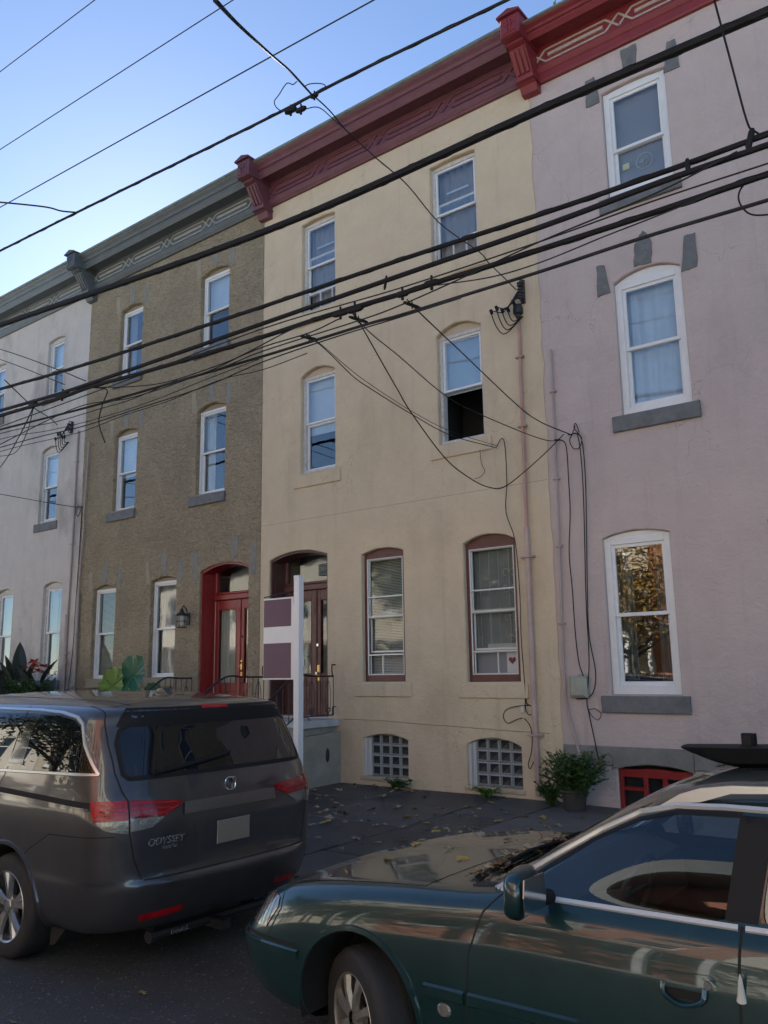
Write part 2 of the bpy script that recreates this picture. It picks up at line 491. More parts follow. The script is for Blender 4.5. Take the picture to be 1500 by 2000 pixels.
# ------------------------------------------------------------------ mesh builder
class MB:
    def __init__(s):
        s.v = []
        s.f = []
        s.mi = []
        s.cur = 0

    def add(s, vs, fs):
        o = len(s.v)
        s.v += [tuple(p) for p in vs]
        for f in fs:
            s.f.append(tuple(i + o for i in f))
            s.mi.append(s.cur)
        return s

    def box(s, x0, x1, y0, y1, z0, z1):
        return s.add([(x0, y0, z0), (x1, y0, z0), (x1, y1, z0), (x0, y1, z0), (x0, y0, z1), (x1, y0, z1), (x1, y1, z1), (x0, y1, z1)],
                     [(0, 3, 2, 1), (4, 5, 6, 7), (0, 1, 5, 4), (1, 2, 6, 5), (2, 3, 7, 6), (3, 0, 4, 7)])

    def bbox(s, x0, x1, y0, y1, z0, z1, b=0.006):
        """box with chamfered edges along the front (-y) rim"""
        b = min(b, abs(x1 - x0) * .45, abs(z1 - z0) * .45, abs(y1 - y0) * .9)
        vs = [(x0 + b, y0, z0 + b), (x1 - b, y0, z0 + b), (x1 - b, y0, z1 - b), (x0 + b, y0, z1 - b),
              (x0, y0 + b, z0), (x1, y0 + b, z0), (x1, y0 + b, z1), (x0, y0 + b, z1),
              (x0, y1, z0), (x1, y1, z0), (x1, y1, z1), (x0, y1, z1)]
        fs = [(0, 1, 2, 3), (8, 11, 10, 9)]
        for i in range(4):
            j = (i + 1) % 4
            fs += [(4 + i, 4 + j, j, i), (8 + i, 8 + j, 4 + j, 4 + i)]
        return s.add(vs, fs)

    def prism(s, poly, d0, d1, ax='y'):
        """poly of (a,b) extruded d0..d1 along ax; ax y -> (a,d,b); ax x -> (d,a,b); ax z -> (a,b,d)"""
        n = len(poly)
        g = {'y': lambda p, d: (p[0], d, p[1]), 'x': lambda p, d: (d, p[0], p[1]), 'z': lambda p, d: (p[0], p[1], d)}[ax]
        vs = [g(p, d0) for p in poly] + [g(p, d1) for p in poly]
        fs = [tuple(range(n)), tuple(range(2 * n - 1, n - 1, -1))]
        for i in range(n):
            j = (i + 1) % n
            fs.append((i, i + n, j + n, j))
        return s.add(vs, fs)

    def tube(s, pts, r, n=6, caps=True, rad=None):
        pts = [Vector(p) for p in pts]
        vs, fs = [], []
        prev = None
        for i, p in enumerate(pts):
            d = (pts[min(i + 1, len(pts) - 1)] - pts[max(i - 1, 0)])
            if d.length < 1e-9:
                d = Vector((0, 0, 1))
            d.normalize()
            if prev is None:
                a = Vector((0, 0, 1)) if abs(d.z) < 0.9 else Vector((1, 0, 0))
                u = d.cross(a).normalized()
            else:
                u = (prev - d * prev.dot(d))
                if u.length < 1e-6:
                    u = d.orthogonal()
                u.normalize()
            prev = u
            w = d.cross(u)
            rr = rad[i] if rad else r
            for k in range(n):
                t = 2 * math.pi * k / n
                vs.append(p + (u * math.cos(t) + w * math.sin(t)) * rr)
        for i in range(len(pts) - 1):
            for k in range(n):
                a = i * n + k
                b = i * n + (k + 1) % n
                fs.append((a, b, b + n, a + n))
        if caps:
            fs.append(tuple(range(n - 1, -1, -1)))
            fs.append(tuple(range((len(pts) - 1) * n, len(pts) * n)))
        return s.add(vs, fs)

    def lathe(s, prof, n=24, axis='z', o=(0, 0, 0)):
        """prof of (r, h) turned about axis"""
        vs, fs = [], []
        for r, h in prof:
            for k in range(n):
                t = 2 * math.pi * k / n
                c, sn = r * math.cos(t), r * math.sin(t)
                p = {'z': (c, sn, h), 'y': (c, h, sn), 'x': (h, c, sn)}[axis]
                vs.append((p[0] + o[0], p[1] + o[1], p[2] + o[2]))
        for i in range(len(prof) - 1):
            for k in range(n):
                a = i * n + k
                b = i * n + (k + 1) % n
                fs.append((a, b, b + n, a + n))
        return s.add(vs, fs)

    def build(s, name, m, parent=None, loc=(0, 0, 0), smooth=False, rot=None):
        me = s.mesh(name, m, smooth)
        return link(name, me, parent, loc, rot)

    def mesh(s, name, m, smooth=False):
        me = bpy.data.meshes.new(name)
        me.from_pydata(s.v, [], s.f)
        ms = m if isinstance(m, (list, tuple)) else [m]
        for k in ms:
            me.materials.append(MATS[k] if isinstance(k, str) else k)
        if len(ms) > 1:
            me.polygons.foreach_set('material_index', s.mi)
        bm = bmesh.new()
        bm.from_mesh(me)
        bmesh.ops.recalc_face_normals(bm, faces=bm.faces)
        bm.to_mesh(me)
        bm.free()
        if smooth:
            me.polygons.foreach_set('use_smooth', [True] * len(me.polygons))
            me.set_sharp_from_angle(angle=R(40))
        me.update()
        return me


def link(name, me, parent=None, loc=(0, 0, 0), rot=None):
    o = bpy.data.objects.new(name, me)
    COL.objects.link(o)
    o.location = loc
    if rot:
        o.rotation_euler = rot
    if parent:
        o.parent = parent
    return o


def empty(name, loc=(0, 0, 0), rot=None, parent=None):
    o = bpy.data.objects.new(name, None)
    COL.objects.link(o)
    o.location = loc
    o.empty_display_size = 0.2
    if rot:
        o.rotation_euler = rot
    if parent:
        o.parent = parent
    return o


def tag(o, label, cat, group=None):
    o['label'] = label
    o['category'] = cat
    if group:
        o['group'] = group
    return o


def struct(o):
    o['kind'] = 'structure'
    return o


def copy_tree(o, parent=None):
    c = o.copy()
    COL.objects.link(c)
    c.parent = parent
    for ch in o.children:
        copy_tree(ch, c)
    return c


def catenary(a, b, sag, n=14):
    a, b = Vector(a), Vector(b)
    return [a.lerp(b, i / n) - Vector((0, 0, sag * 4 * (i / n) * (1 - i / n))) for i in range(n + 1)]


def spline(pts, n=6):
    """Catmull-Rom through points"""
    pts = [Vector(p) for p in pts]
    P = [pts[0] * 2 - pts[1]] + pts + [pts[-1] * 2 - pts[-2]]
    out = []
    for i in range(1, len(P) - 2):
        for k in range(n):
            t = k / n
            a, b, c, d = P[i - 1], P[i], P[i + 1], P[i + 2]
            out.append(0.5 * ((2 * b) + (c - a) * t + (2 * a - 5 * b + 4 * c - d) * t * t + (3 * b - a - 3 * c + d) * t ** 3))
    out.append(pts[-1])
    return out


def text_mesh(txt, size, m, depth=0.002, shear=0.0, bold=0.0):
    cu = bpy.data.curves.new('lettering', 'FONT')
    cu.body = txt
    cu.size = size
    cu.extrude = depth
    cu.shear = shear
    cu.offset = bold
    cu.align_x = 'CENTER'
    cu.align_y = 'CENTER'
    o = bpy.data.objects.new('tmp', cu)
    COL.objects.link(o)
    dg = bpy.context.evaluated_depsgraph_get()
    dg.update()
    me = bpy.data.meshes.new_from_object(o.evaluated_get(dg))
    bpy.data.objects.remove(o)
    me.materials.clear()
    me.materials.append(MATS[m])
    return me
# ------------------------------------------------------------------ ground
road = MB().add([(-400, -400, 0), (400, -400, 0), (400, 400, 0), (-400, 400, 0)], [(0, 1, 2, 3)]).build('road', 'asphalt', loc=(0, 0, -0.22))
struct(road)


def walk(name, y0, y1, z0, z1, base='soil'):
    b = MB()
    b.add([(-60, y0, z0), (60, y0, z0), (60, y1, z1), (-60, y1, z1), (-60, y0, -.3), (60, y0, -.3), (60, y1, -.3), (-60, y1, -.3)],
          [(0, 1, 2, 3), (4, 5, 1, 0), (5, 6, 2, 1), (6, 7, 3, 2), (7, 4, 0, 3)])
    return struct(b.build(name, base))


sidewalk = walk('sidewalk', -4.47, 0.3, -0.095, -0.03)
rng = random.Random(5)
xs = [-14.2]
while xs[-1] < 2.2:
    nx = xs[-1] + rng.uniform(1.05, 1.5)
    if xs[-1] < -4.95 < nx + .5:
        nx = -4.95 if xs[-1] < -5.4 else nx
    xs.append(nx)
k = 0
for i in range(len(xs) - 1):
    off = rng.uniform(-.25, .25)
    rows = [0.0, -1.15 + off, -2.3 + off * .6, -3.4 + off, -4.45]
    conc = xs[i] > -5.0
    for j in range(4):
        ya, yb = rows[j], rows[j + 1]
        b = MB()
        g = 0.007
        w, h = (xs[i + 1] - xs[i]) / 2 - g, (ya - yb) / 2 - g
        jit = lambda: rng.uniform(-.006, .006)
        c = [(-w + jit(), -h + jit()), (w + jit(), -h + jit()), (w + jit(), h + jit()), (-w + jit(), h + jit())]
        e = .012
        b.add([(p[0] * (1 - e), p[1] * (1 - e), 0) for p in c] + [(p[0], p[1], -.012) for p in c] + [(p[0], p[1], -.06) for p in c],
              [(0, 1, 2, 3)] + [(4 + q, 4 + (q + 1) % 4, (q + 1) % 4, q) for q in range(4)] + [(8 + q, 8 + (q + 1) % 4, 4 + (q + 1) % 4, 4 + q) for q in range(4)])
        yc = (ya + yb) / 2
        o = b.build('paving_slab', 'paving_concrete' if conc else 'paving_slate', sidewalk,
                    ((xs[i] + xs[i + 1]) / 2, yc, 0.0 + yc * 0.015 + rng.uniform(-.008, .008)))
        o.rotation_euler = (0.015 + rng.uniform(-.006, .006), rng.uniform(-.005, .005), 0)
kerb = MB()
x = -60
while x < 40:
    L = rng.uniform(1.6, 2.4)
    kerb.box(x + .004, x + L - .004, -4.62, -4.475, -.3, -.075 + rng.uniform(-.004, .004))
    x += L
struct(kerb.build('kerb', 'kerb_stone'))
walk('far_sidewalk', -60, -12.6, -.08, -.09, 'pale_concrete')

# ------------------------------------------------------------------ houses
ROOF = 10.66


def opening_outline(x0, x1, z0, z1, rise, n=10, grow=0.0, jit=None):
    """closed outline, starts bottom-left; z1 is the springing"""
    pts = [(x0 - grow, z0 - grow), (x1 + grow, z0 - grow)]
    if rise <= 0.001:
        pts += [(x1 + grow, z1 + grow), (x0 - grow, z1 + grow)]
        return pts
    w = (x1 - x0) / 2
    r = (w * w + rise * rise) / (2 * rise)
    cx, cz = (x0 + x1) / 2, z1 + rise - r
    a = math.asin(w / r)
    for i in range(n + 1):
        t = a - 2 * a * i / n
        pts.append((cx + (r + grow) * math.sin(t) + (grow * .5 if i == 0 else -grow * .5 if i == n else 0), cz + (r + grow) * math.cos(t)))
    return pts


def wall_mesh(W, H, ops, seed=0, depth=11.0, chamfer=0.012, wob=0.004):
    r = random.Random(seed)
    b = MB()
    outer = [(0, -.15), (W, -.15), (W, H), (0, H)]
    polys = [[Vector((p[0], p[1], 0)) for p in outer]]
    rings = []
    for op in ops:
        o1 = opening_outline(*op[:5], grow=chamfer)
        o0 = opening_outline(*op[:5], grow=0)
        jit = [(r.uniform(-wob, wob), r.uniform(-wob, wob)) for _ in o1]
        o1 = [(p[0] + j[0], p[1] + j[1]) for p, j in zip(o1, jit)]
        o0 = [(p[0] + j[0], p[1] + j[1]) for p, j in zip(o0, jit)]
        polys.append([Vector((p[0], p[1], 0)) for p in reversed(o1)])
        rings.append((o1, o0, op[5]))
    flat = [p for poly in polys for p in poly]
    tris = tessellate_polygon(polys)
    b.add([(p.x, 0, p.y) for p in flat], [tuple(t) for t in tris])
    for o1, o0, d in rings:
        n = len(o1)
        vs = [(p[0], 0, p[1]) for p in o1] + [(p[0], chamfer, p[1]) for p in o0] + [(p[0], d, p[1]) for p in o0]
        fs = []
        for i in range(n):
            j = (i + 1) % n
            fs += [(i, i + n, j + n, j), (i + n, i + 2 * n, j + 2 * n, j + n)]
        b.add(vs, fs)
    e = .0015
    b.add([(e, 0, -.15), (W - e, 0, -.15), (W - e, 0, H), (e, 0, H), (e, depth, -.15), (W - e, depth, -.15), (W - e, depth, H), (e, depth, H)],
          [(0, 3, 7, 4), (1, 5, 6, 2), (3, 2, 6, 7), (4, 7, 6, 5)])
    return b


MESH = {}


def cached(key, fn):
    if key not in MESH:
        MESH[key] = fn()
    return MESH[key]


def ring(b, x0, x1, z0, z1, w, y0, y1, wb=None, wt=None):
    wb = w if wb is None else wb
    wt = w if wt is None else wt
    b.bbox(x0, x0 + w, y0, y1, z0, z1, .004)
    b.bbox(x1 - w, x1, y0, y1, z0, z1, .004)
    b.bbox(x0 + w, x1 - w, y0 + .001, y1, z0, z0 + wb, .004)
    b.bbox(x0 + w, x1 - w, y0 + .001, y1, z1 - wt, z1, .004)


def curtain_mesh(w, h, folds, amp, m, seed=0):
    r = random.Random(seed)
    b = MB()
    n = folds * 6
    vs = []
    ph = [r.uniform(.7, 1.3) for _ in range(n + 1)]
    for i in range(n + 1):
        x = w * i / n
        y = amp * math.sin(i / 6 * 2 * math.pi) * ph[i]
        vs += [(x, y, 0), (x, y * .6, h)]
    b.add(vs, [(2 * i, 2 * i + 2, 2 * i + 3, 2 * i + 1) for i in range(n)])
    return b.mesh('curtain', m, True)


def sash_window(house, op, style):
    """double-hung window: frame mesh with sashes, panes, covering and room behind as sub-parts. Local origin: bottom-left of the opening"""
    x0, x1, z0, z1, rise, dep = op
    w, h = x1 - x0, z1 - z0
    fm = style.get('frame', 'white_vinyl')
    sm = style.get('sash', fm)
    fwid = style.get('fw', 0.055)
    mid = style.get('mid', 0.5)
    y = dep - 0.075
    e = 0.002
    b = MB()
    ring(b, e, w - e, e, h - e, fwid, y, y + .11, wb=style.get('bot', fwid), wt=style.get('top', fwid))
    if style.get('wjamb'):
        b.bbox(e, .035, .03, y - .002, e, h - e, .004)
    if rise > .01:      # arched head board above the flat head
        o = opening_outline(e, w - e, h - .003, h - .003, rise - .002, n=10)[2:]
        hb_ = MB().prism([(p[0], p[1]) for p in o] + [(e, h - .004), (w - e, h - .004)], y + .012, y + .1)
    win = b.build('window', fm, house, (x0, 0, z0))
    if rise > .01:
        hb_.build('head_board', style.get('head', fm), win)
    # sashes
    a = fwid
    sw = style.get('sw', 0.042)
    zm = h * mid
    lift = style.get('lift', 0.0)
    s1 = MB()
    ring(s1, a, w - a, zm - .02, h - style.get('top', fwid), sw, y + .022, y + .055)
    s1.build('sash', sm, win)
    s2 = MB()
    zb = style.get('bot', fwid) + lift
    drop = style.get('lower_top', zm + .025 + lift)
    ring(s2, a, w - a, zb, drop, sw, y + .058, y + .092, wb=sw * 1.25)
    s2.build('sash', sm, win)
    pm = style.get('pane', 'pane_clear')

    def pane(ax, bx, az, bz, yy):
        p = MB().box(ax, bx, -.002, .002, az, bz)
        o = p.build('pane', pm, win, (0, yy, 0))
        return o
    pane(a + sw - .005, w - a - sw + .005, zm + .015, h - style.get('top', fwid) - sw + .004, y + .038)
    pane(a + sw - .005, w - a - sw + .005, zb + sw, drop - sw + .004, y + .075)
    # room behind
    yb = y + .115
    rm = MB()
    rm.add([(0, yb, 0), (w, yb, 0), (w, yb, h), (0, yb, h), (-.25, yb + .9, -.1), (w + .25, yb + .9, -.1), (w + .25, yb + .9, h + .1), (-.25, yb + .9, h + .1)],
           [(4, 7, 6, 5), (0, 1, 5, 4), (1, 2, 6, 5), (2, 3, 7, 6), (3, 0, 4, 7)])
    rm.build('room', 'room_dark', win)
    cov = style.get('cover')
    if cov:
        kind = cov[0]
        if kind == 'shade':       # roller shade down to a fraction
            z = h * cov[1]
            sb = MB().box(.03, w - .03, yb + .02, yb + .023, z, h - .02)
            sb.box(.03, w - .03, yb + .012, yb + .03, z - .02, z)
            sb.build('roller_shade', cov[2] if len(cov) > 2 else 'shade_blue', win)
        elif kind == 'blind':
            z = h * cov[1]
            sb = MB()
            q = h - .04
            while q > z:
                sb.add([(.03, yb + .012, q), (w - .03, yb + .012, q), (w - .03, yb + .034, q + .019), (.03, yb + .034, q + .019)], [(0, 1, 2, 3)])
                q -= .0235
            sb.build('venetian_blind', 'blind_white', win)
        elif kind == 'curtain':
            n = cov[2] if len(cov) > 2 else 7
            me = curtain_mesh(w - .06, h - .05, n, .02, cov[1], int(x0 * 100))
            link('curtain', me, win, (.03, yb + .06, .02))
        elif kind == 'curtains_open':
            for q, ln in ((.03, .3), (w - .03 - w * .3, .3)):
                me = curtain_mesh(w * ln, h - .05, 4, .022, cov[1], int(x0 * 100 + q * 7))
                link('curtain', me, win, (q, yb + .05, .02))
    for ex in style.get('extras', []):
        kind = ex[0]
        if kind == 'screen':    # expandable screen below a raised sash
            sb = MB()
            zt = ex[1]
            ring(sb, a + .01, w - a - .01, style.get('bot', fwid), zt, .018, y + .026, y + .05)
            for fx in ex[2]:
                sb.box(a + fx * (w - 2 * a) - .008, a + fx * (w - 2 * a) + .008, y + .022, y + .05, style.get('bot', fwid) + .01, zt - .01)
            sb.build('expandable_screen', 'alu_white', win)
        elif kind == 'storm':   # aluminium storm window bars
            sb = MB()
            ring(sb, a - .004, w - a + .004, style.get('bot', fwid) - .004, h - style.get('top', fwid) + .004, .016, y - .012, y + .012)
            for fz in ex[1]:
                sb.bbox(a, w - a, y - .016, y + .012, h * fz - .011, h * fz + .011, .003)
            sb.build('storm_window', 'alu_white', win)
        elif kind == 'grille':  # pale scrolled grille inside
            sb = MB()
            yy = yb + .012
            for fx in (.18, .36, .54):
                sb.tube([(w * fx, yy, h * .25), (w * fx, yy, h * .97)], .005, 5)
            for cx0 in (.74,):
                for cz0 in (.72, .40):
                    c = Vector((w * cx0, yy, h * cz0))
                    for sx in (-1, 1):
                        for sz in (-1, 1):
                            pts = []
                            for q in range(15):
                                t = q / 14 * 2 * math.pi * .85
                                rr = .075 * (1 - q / 22)
                                pts.append(c + Vector((sx * (.055 + rr * math.cos(t + math.pi) * .75), 0, sz * (.10 + rr * math.sin(t)))))
                            sb.tube(pts, .006, 4)
                sb.tube([(w * cx0, yy, h * .25), (w * cx0, yy, h * .97)], .006, 5)
                sb.tube([(w * .92, yy, h * .25), (w * .92, yy, h * .97)], .005, 5)
            sb.build('window_grille', 'curtain_pale', win)
        elif kind == 'card':
            _, ax, az, cw, ch, mm = ex
            MB().box(ax, ax + cw, yb - .012, yb - .009, az, az + ch).build('paper_card', mm, win)
        elif kind == 'heart':
            _, ax, az, sz = ex
            pts = []
            for q in range(24):
                t = 2 * math.pi * q / 24
                pts.append((ax + sz * math.sin(t) ** 3, az + sz * (13 * math.cos(t) - 5 * math.cos(2 * t) - 2 * math.cos(3 * t) - math.cos(4 * t)) / 16))
            MB().prism(pts, yb - .016, yb - .0135).build('paper_heart', 'heart_red', win)
        elif kind == 'fan':
            sb = MB().bbox(w * .30, w - a - .02, y + .1, y + .2, ex[1], ex[1] + .085, .01)
            sb.build('window_unit', 'paper', win)
            o2 = MB()
            o2.box(w * .42, w * .52, y + .09, y + .1, ex[1] + .006, ex[1] + .03)
            o2.box(w * .66, w * .82, y + .09, y + .1, ex[1] + .006, ex[1] + .03)
            o2.build('window_unit_vent', 'curtain_grey', win)
        elif kind == 'disc':
            _, ax, az, rr = ex
            sb = MB()
            sb.tube([(ax + rr * math.cos(t * math.pi / 12), yb - .02, az + rr * math.sin(t * math.pi / 12)) for t in range(25)], .006, 4, caps=False)
            for q in range(26):
                t = random.Random(q).uniform(0, 6.28)
                r1 = rr * random.Random(q + 50).uniform(.2, .95)
                sb.tube([(ax, yb - .02, az - rr * .3), (ax + r1 * math.cos(t), yb - .02, az + r1 * math.sin(t))], .004, 3)
            sb.build('hanging_disc', 'curtain_pale', win)
        elif kind == 'lip':     # torn flashing under the frame
            sb = MB()
            rr = random.Random(int(x0 * 77))
            q = 0.0
            while q < w - .05:
                L = rr.uniform(.05, .16)
                sb.bbox(q, min(q + L, w), y - .05, y + .03, -.028 + rr.uniform(-.008, .008), .004, .004)
                q += L + rr.uniform(.0, .03)
            sb.build('torn_flashing', 'weathered_white', win)
    return win


def sill(house, x0, x1, z0, z1, m, proud=.035, seed=0):
    r = random.Random(int(x0 * 31) + seed)
    b = MB()
    b.bbox(x0, x1, -proud, .06, z0, z1, .009)
    o = b.build('window_sill', m, house)
    return o


def stone(house, poly, m='slate_stone', proud=.012):
    r_ = random.Random(int(poly[0][0] * 997 + poly[0][1] * 131))
    out = []
    for i in range(len(poly)):      # chipped outline
        a, c = poly[i], poly[(i + 1) % len(poly)]
        for t in (0, .25, .5, .75):
            out.append((a[0] + (c[0] - a[0]) * t + r_.uniform(-.009, .009), a[1] + (c[1] - a[1]) * t + r_.uniform(-.009, .009)))
    poly = out
    MB().prism(poly, -proud, .02).build('lintel_stone', m, house)


def cornice(house, W, m, m_orn, m_top='gutter', zbot=10.03, top=10.755):
    # (y, z) running profile, world heights
    prof = [(0.02, zbot), (-.045, zbot + .005), (-.06, zbot + .03), (-.06, 10.06), (-.075, 10.075), (-.10, 10.115), (-.105, 10.14), (-.07, 10.15), (-.07, 10.44), (-.10, 10.465),
            (-.32, 10.455), (-.345, 10.425), (-.36, 10.445), (-.395, 10.50), (-.395, 10.545), (-.42, 10.56), (-.44, 10.60), (-.485, 10.645), (-.50, 10.67), (.02, 10.70)]
    b = MB()
    cz = lambda z: z if z < 10.43 else 10.43 + (z - 10.43) * (top - 10.43) / .325
    prof = [(p[0], cz(p[1])) for p in prof]
    b.prism(prof, .12, W - .12, 'x')
    co = b.build('cornice', m, house)
    g = MB()
    g.prism([(-.505, 10.672), (-.53, 10.685), (-.53, 10.722), (-.515, 10.73), (.02, 10.755), (.02, 10.702)], .12, W - .12, 'x')
    g.v = [(p[0], p[1], cz(p[2])) for p in g.v]
    g.build('gutter_edge', m_top, co)
    # frieze ornament: four long hexagons linked by crossed lozenges
    p = (W - .3) / 4
    zc = 10.30

    def strip(bb, a, c, wd=.026, y0=-.088, y1=-.065):
        a, c = Vector((a[0], a[1])), Vector((c[0], c[1]))
        d = (c - a).normalized()
        nrm = Vector((-d.y, d.x)) * wd / 2
        q = [a - nrm, c - nrm, c + nrm, a + nrm]
        bb.prism([(t.x, t.y) for t in q], y0, y1)
    hx, hz, dx = p / 2 - .19, .092, p / 2
    for i in range(4):
        bb = MB()
        strip(bb, (-hx, hz), (hx, hz))
        strip(bb, (-hx, -hz), (hx, -hz))
        for sx in (-1, 1):
            strip(bb, (sx * hx, hz), (sx * dx, -hz), y0=-.0895)
            strip(bb, (sx * hx, -hz), (sx * dx, hz), y0=-.091)
        bb.bbox(-hx * .92, hx * .92, -.10, -.065, -.026, .026, .01)
        bb.build('frieze_ornament', m_orn, co, (.15 + p * (i + .5), 0, zc))
    return co


def bracket(house, x, m, cap='gutter'):
    b = MB()
    x += .08
    w = .15
    f = lambda z: 9.80 + (z - 9.50) * .675
    prof = [(p[0], f(p[1])) for p in [(.02, 9.50), (-.10, 9.52), (-.13, 9.60), (-.15, 9.66), (-.22, 9.72), (-.24, 9.80), (-.24, 9.86), (-.30, 10.0), (-.37, 10.15), (-.42, 10.27), (-.42, 10.31), (-.50, 10.34), (-.50, 10.40), (.02, 10.40)]]
    b.prism(prof, -w * .86, w * .86, 'x')
    for q in (-.075, 0, .075):
        b.prism([(-.235, f(9.83)), (-.265, f(9.84)), (-.44, f(10.25)), (-.41, f(10.26))], q - .022, q + .022, 'x')
    b.box(-w, w, -.255, .02, f(9.70), f(9.735))
    br = b.build('cornice_bracket', m, house, (x, 0, 0))
    c = MB()
    c.bbox(-w, w, -.64, .02, 10.402, 10.86, .02)
    c.bbox(-w * .7, w * .7, -.652, -.6, 10.46, 10.80, .01)
    for sx in (-1, 1):
        c.tube(spline([(sx * .02, -.655, 10.50), (sx * .03, -.66, 10.6), (sx * .07, -.655, 10.66), (sx * .075, -.655, 10.72)], 4), .012, 5)
        c.tube(spline([(sx * .015, -.655, 10.62), (sx * .03, -.66, 10.72), (sx * .02, -.655, 10.77)], 4), .012, 5)
    c.v = [(p[0], p[1], f(p[2])) for p in c.v]
    c.build('bracket_block', m, br)
    k = MB()
    k.prism([(-w - .03, 10.862), (w + .03, 10.862), (w + .03, 10.90), (0, 10.99), (-w - .03, 10.90)], -.68, .04)
    k.v = [(p[0], p[1], f(p[2])) for p in k.v]
    k.build('bracket_cap', m, br)
    return br


def conduit(house, pts, r, m, name='conduit', n=8, straps=()):
    b = MB().tube(spline(pts, 4), r, n)
    o = b.build(name, m, house, smooth=True)
    for (x, y, z) in straps:
        s = MB().bbox(x - r * 2.6, x + r * 2.6, y - r - .006, y + r, z - .012, z + .012, .004)
        s.build('pipe_strap', m, o)
    return o


def house_base(name, label, x0, W, wall_m, ops, seed, yoff=0.0, wob=.004):
    h = empty(name, (x0, yoff, 0))
    tag(h, label, 'house', 'row houses along the pavement')
    wall_mesh(W, ROOF - (.1 if 'pink' in name else 0), ops, seed, wob=wob).build('wall', wall_m, h)
    return h


def rel(x0, lst):
    return [(a - x0, b - x0, c, d, e, f) for (a, b, c, d, e, f) in lst]


def door_surround(h, op, m, depth):
    """lining of the recessed doorway with panelled reveals"""
    x0, x1, z0, z1, rise, dep = op
    b = MB()
    t = .035
    o1 = opening_outline(x0 + .004, x1 - .004, z0, z1 - .004, rise, n=12)
    o0 = opening_outline(x0 + t, x1 - t, z0, z1 - t, rise, n=12)
    n = len(o1)
    vs = [(p[0], .045, p[1]) for p in o1] + [(p[0], .045, p[1]) for p in o0] + [(p[0], depth, p[1]) for p in o0]
    fs = []
    for i in range(1, n):
        j = (i + 1) % n
        fs += [(i, j, j + n, i + n), (i + n, j + n, j + 2 * n, i + 2 * n)]
    b.add(vs, fs)
    # outer bead
    for xx in (x0 + .02, x1 - .02):
        b.tube([(xx, .04, z0), (xx, .04, z1 - .02)], .014, 6)
    d = b.build('door_lining', m, h)
    H = z1 - z0
    for (za, zb) in ((z0 + .08, z0 + H * .26), (z0 + H * .33, z0 + H * .70), (z0 + H * .79, z0 + H * .94)):
        for sx, xx in ((1, x0 + t), (-1, x1 - t)):
            q = MB()
            ya, yb = .11, depth - .06
            for (a1, a2, c1, c2) in ((ya, yb, za, za + .022), (ya, yb, zb - .022, zb), (ya, ya + .022, za + .022, zb - .022), (yb - .022, yb, za + .022, zb - .022)):
                q.box(min(xx, xx + sx * .014), max(xx, xx + sx * .014), a1, a2, c1, c2)
            q.build('panel_moulding', m, d)
    return d


# ---- white house at the far left
X0 = -21.30
W0 = 5.45
ops = rel(X0, [(-17.16, -16.43, 1.55, 3.56, .08, .14), (-19.14, -18.41, 1.55, 3.54, .08, .14), (-17.58, -16.86, 5.0, 6.66, .10, .14), (-20.2, -19.48, 4.95, 6.62, .10, .14),
               (-17.56, -16.89, 7.98, 9.32, .05, .14), (-20.15, -19.47, 7.9, 9.28, .05, .14), (-21.1, -19.85, .8, 3.5, .1, .4)])
H0 = house_base('white_house', 'weathered white stucco row house at the far left edge', X0, W0, 'white_stucco', ops, 1, -.004)
st = dict(frame='weathered_white', sash='white_vinyl', fw=.06, cover=('shade', .52))
sash_window(H0, ops[0], dict(st, cover=('curtains_open', 'curtain_grey')))
sash_window(H0, ops[1], dict(st, cover=('blind', .1)))
for o in ops[2:6]:
    sash_window(H0, o, st)
for o in ops[:6]:
    sill(H0, o[0] - .1, o[1] + .1, o[2] - .19, o[2] - .005, 'slate_stone')
door_surround(H0, ops[6], 'slate_trim', .38)
MB().bbox(ops[6][0] + .03, ops[6][1] - .03, .36, .42, .8, 3.48, .01).build('door', 'slate_trim', H0)
cornice(H0, W0, 'blue_trim', 'slate_trim_light')
bracket(H0, 0, 'blue_trim')
conduit(H0, [(5.22, -.03, 6.9), (5.22, -.03, 4), (5.19, -.03, 2.6), (5.19, -.03, .2)], .022, 'pale_pipe', straps=[(5.22, -.03, 6.2), (5.21, -.03, 4.4), (5.19, -.03, 1.9)])
conduit(H0, [(5.17, -.035, 2.9), (5.17, -.035, .1)], .036, 'pale_pipe', 'downpipe', straps=[(5.17, -.035, 2.1)])

# ---- roughcast house
X1 = -15.85
W1 = 5.47
ops = rel(X1, [(-15.25, -14.49, 1.56, 3.36, .07, .16), (-13.36, -12.60, 1.58, 3.38, .07, .16), (-14.74, -13.99, 4.92, 6.52, .10, .16), (-12.13, -11.34, 4.90, 6.52, .10, .16),
               (-14.72, -13.95, 7.78, 9.26, .09, .16), (-12.11, -11.31, 7.78, 9.26, .09, .16), (-11.93, -10.66, .82, 3.46, .12, .40)])
H1 = house_base('roughcast_house', 'tan roughcast row house with red double door', X1, W1, 'tan_roughcast', ops, 2, -.012, wob=.012)
st = dict(frame='white_vinyl', fw=.035, top=.05, sw=.035, head='tan_smooth')
sash_window(H1, ops[0], dict(st, cover=('blind', .05), pane='pane_dirty'))
sash_window(H1, ops[1], dict(st, cover=('curtain', 'curtain_grey', 8), pane='pane_dirty'))
sash_window(H1, ops[2], dict(st, cover=('shade', .47)))
sash_window(H1, ops[3], dict(st, cover=('curtains_open', 'curtain_pale')))
sash_window(H1, ops[4], dict(st, cover=('curtains_open', 'curtain_grey')))
sash_window(H1, ops[5], dict(st, cover=('shade', .55)))
for o in ops[2:6]:
    sill(H1, o[0] - .14, o[1] + .05, o[2] - .21, o[2] - .03, 'slate_stone', .05)
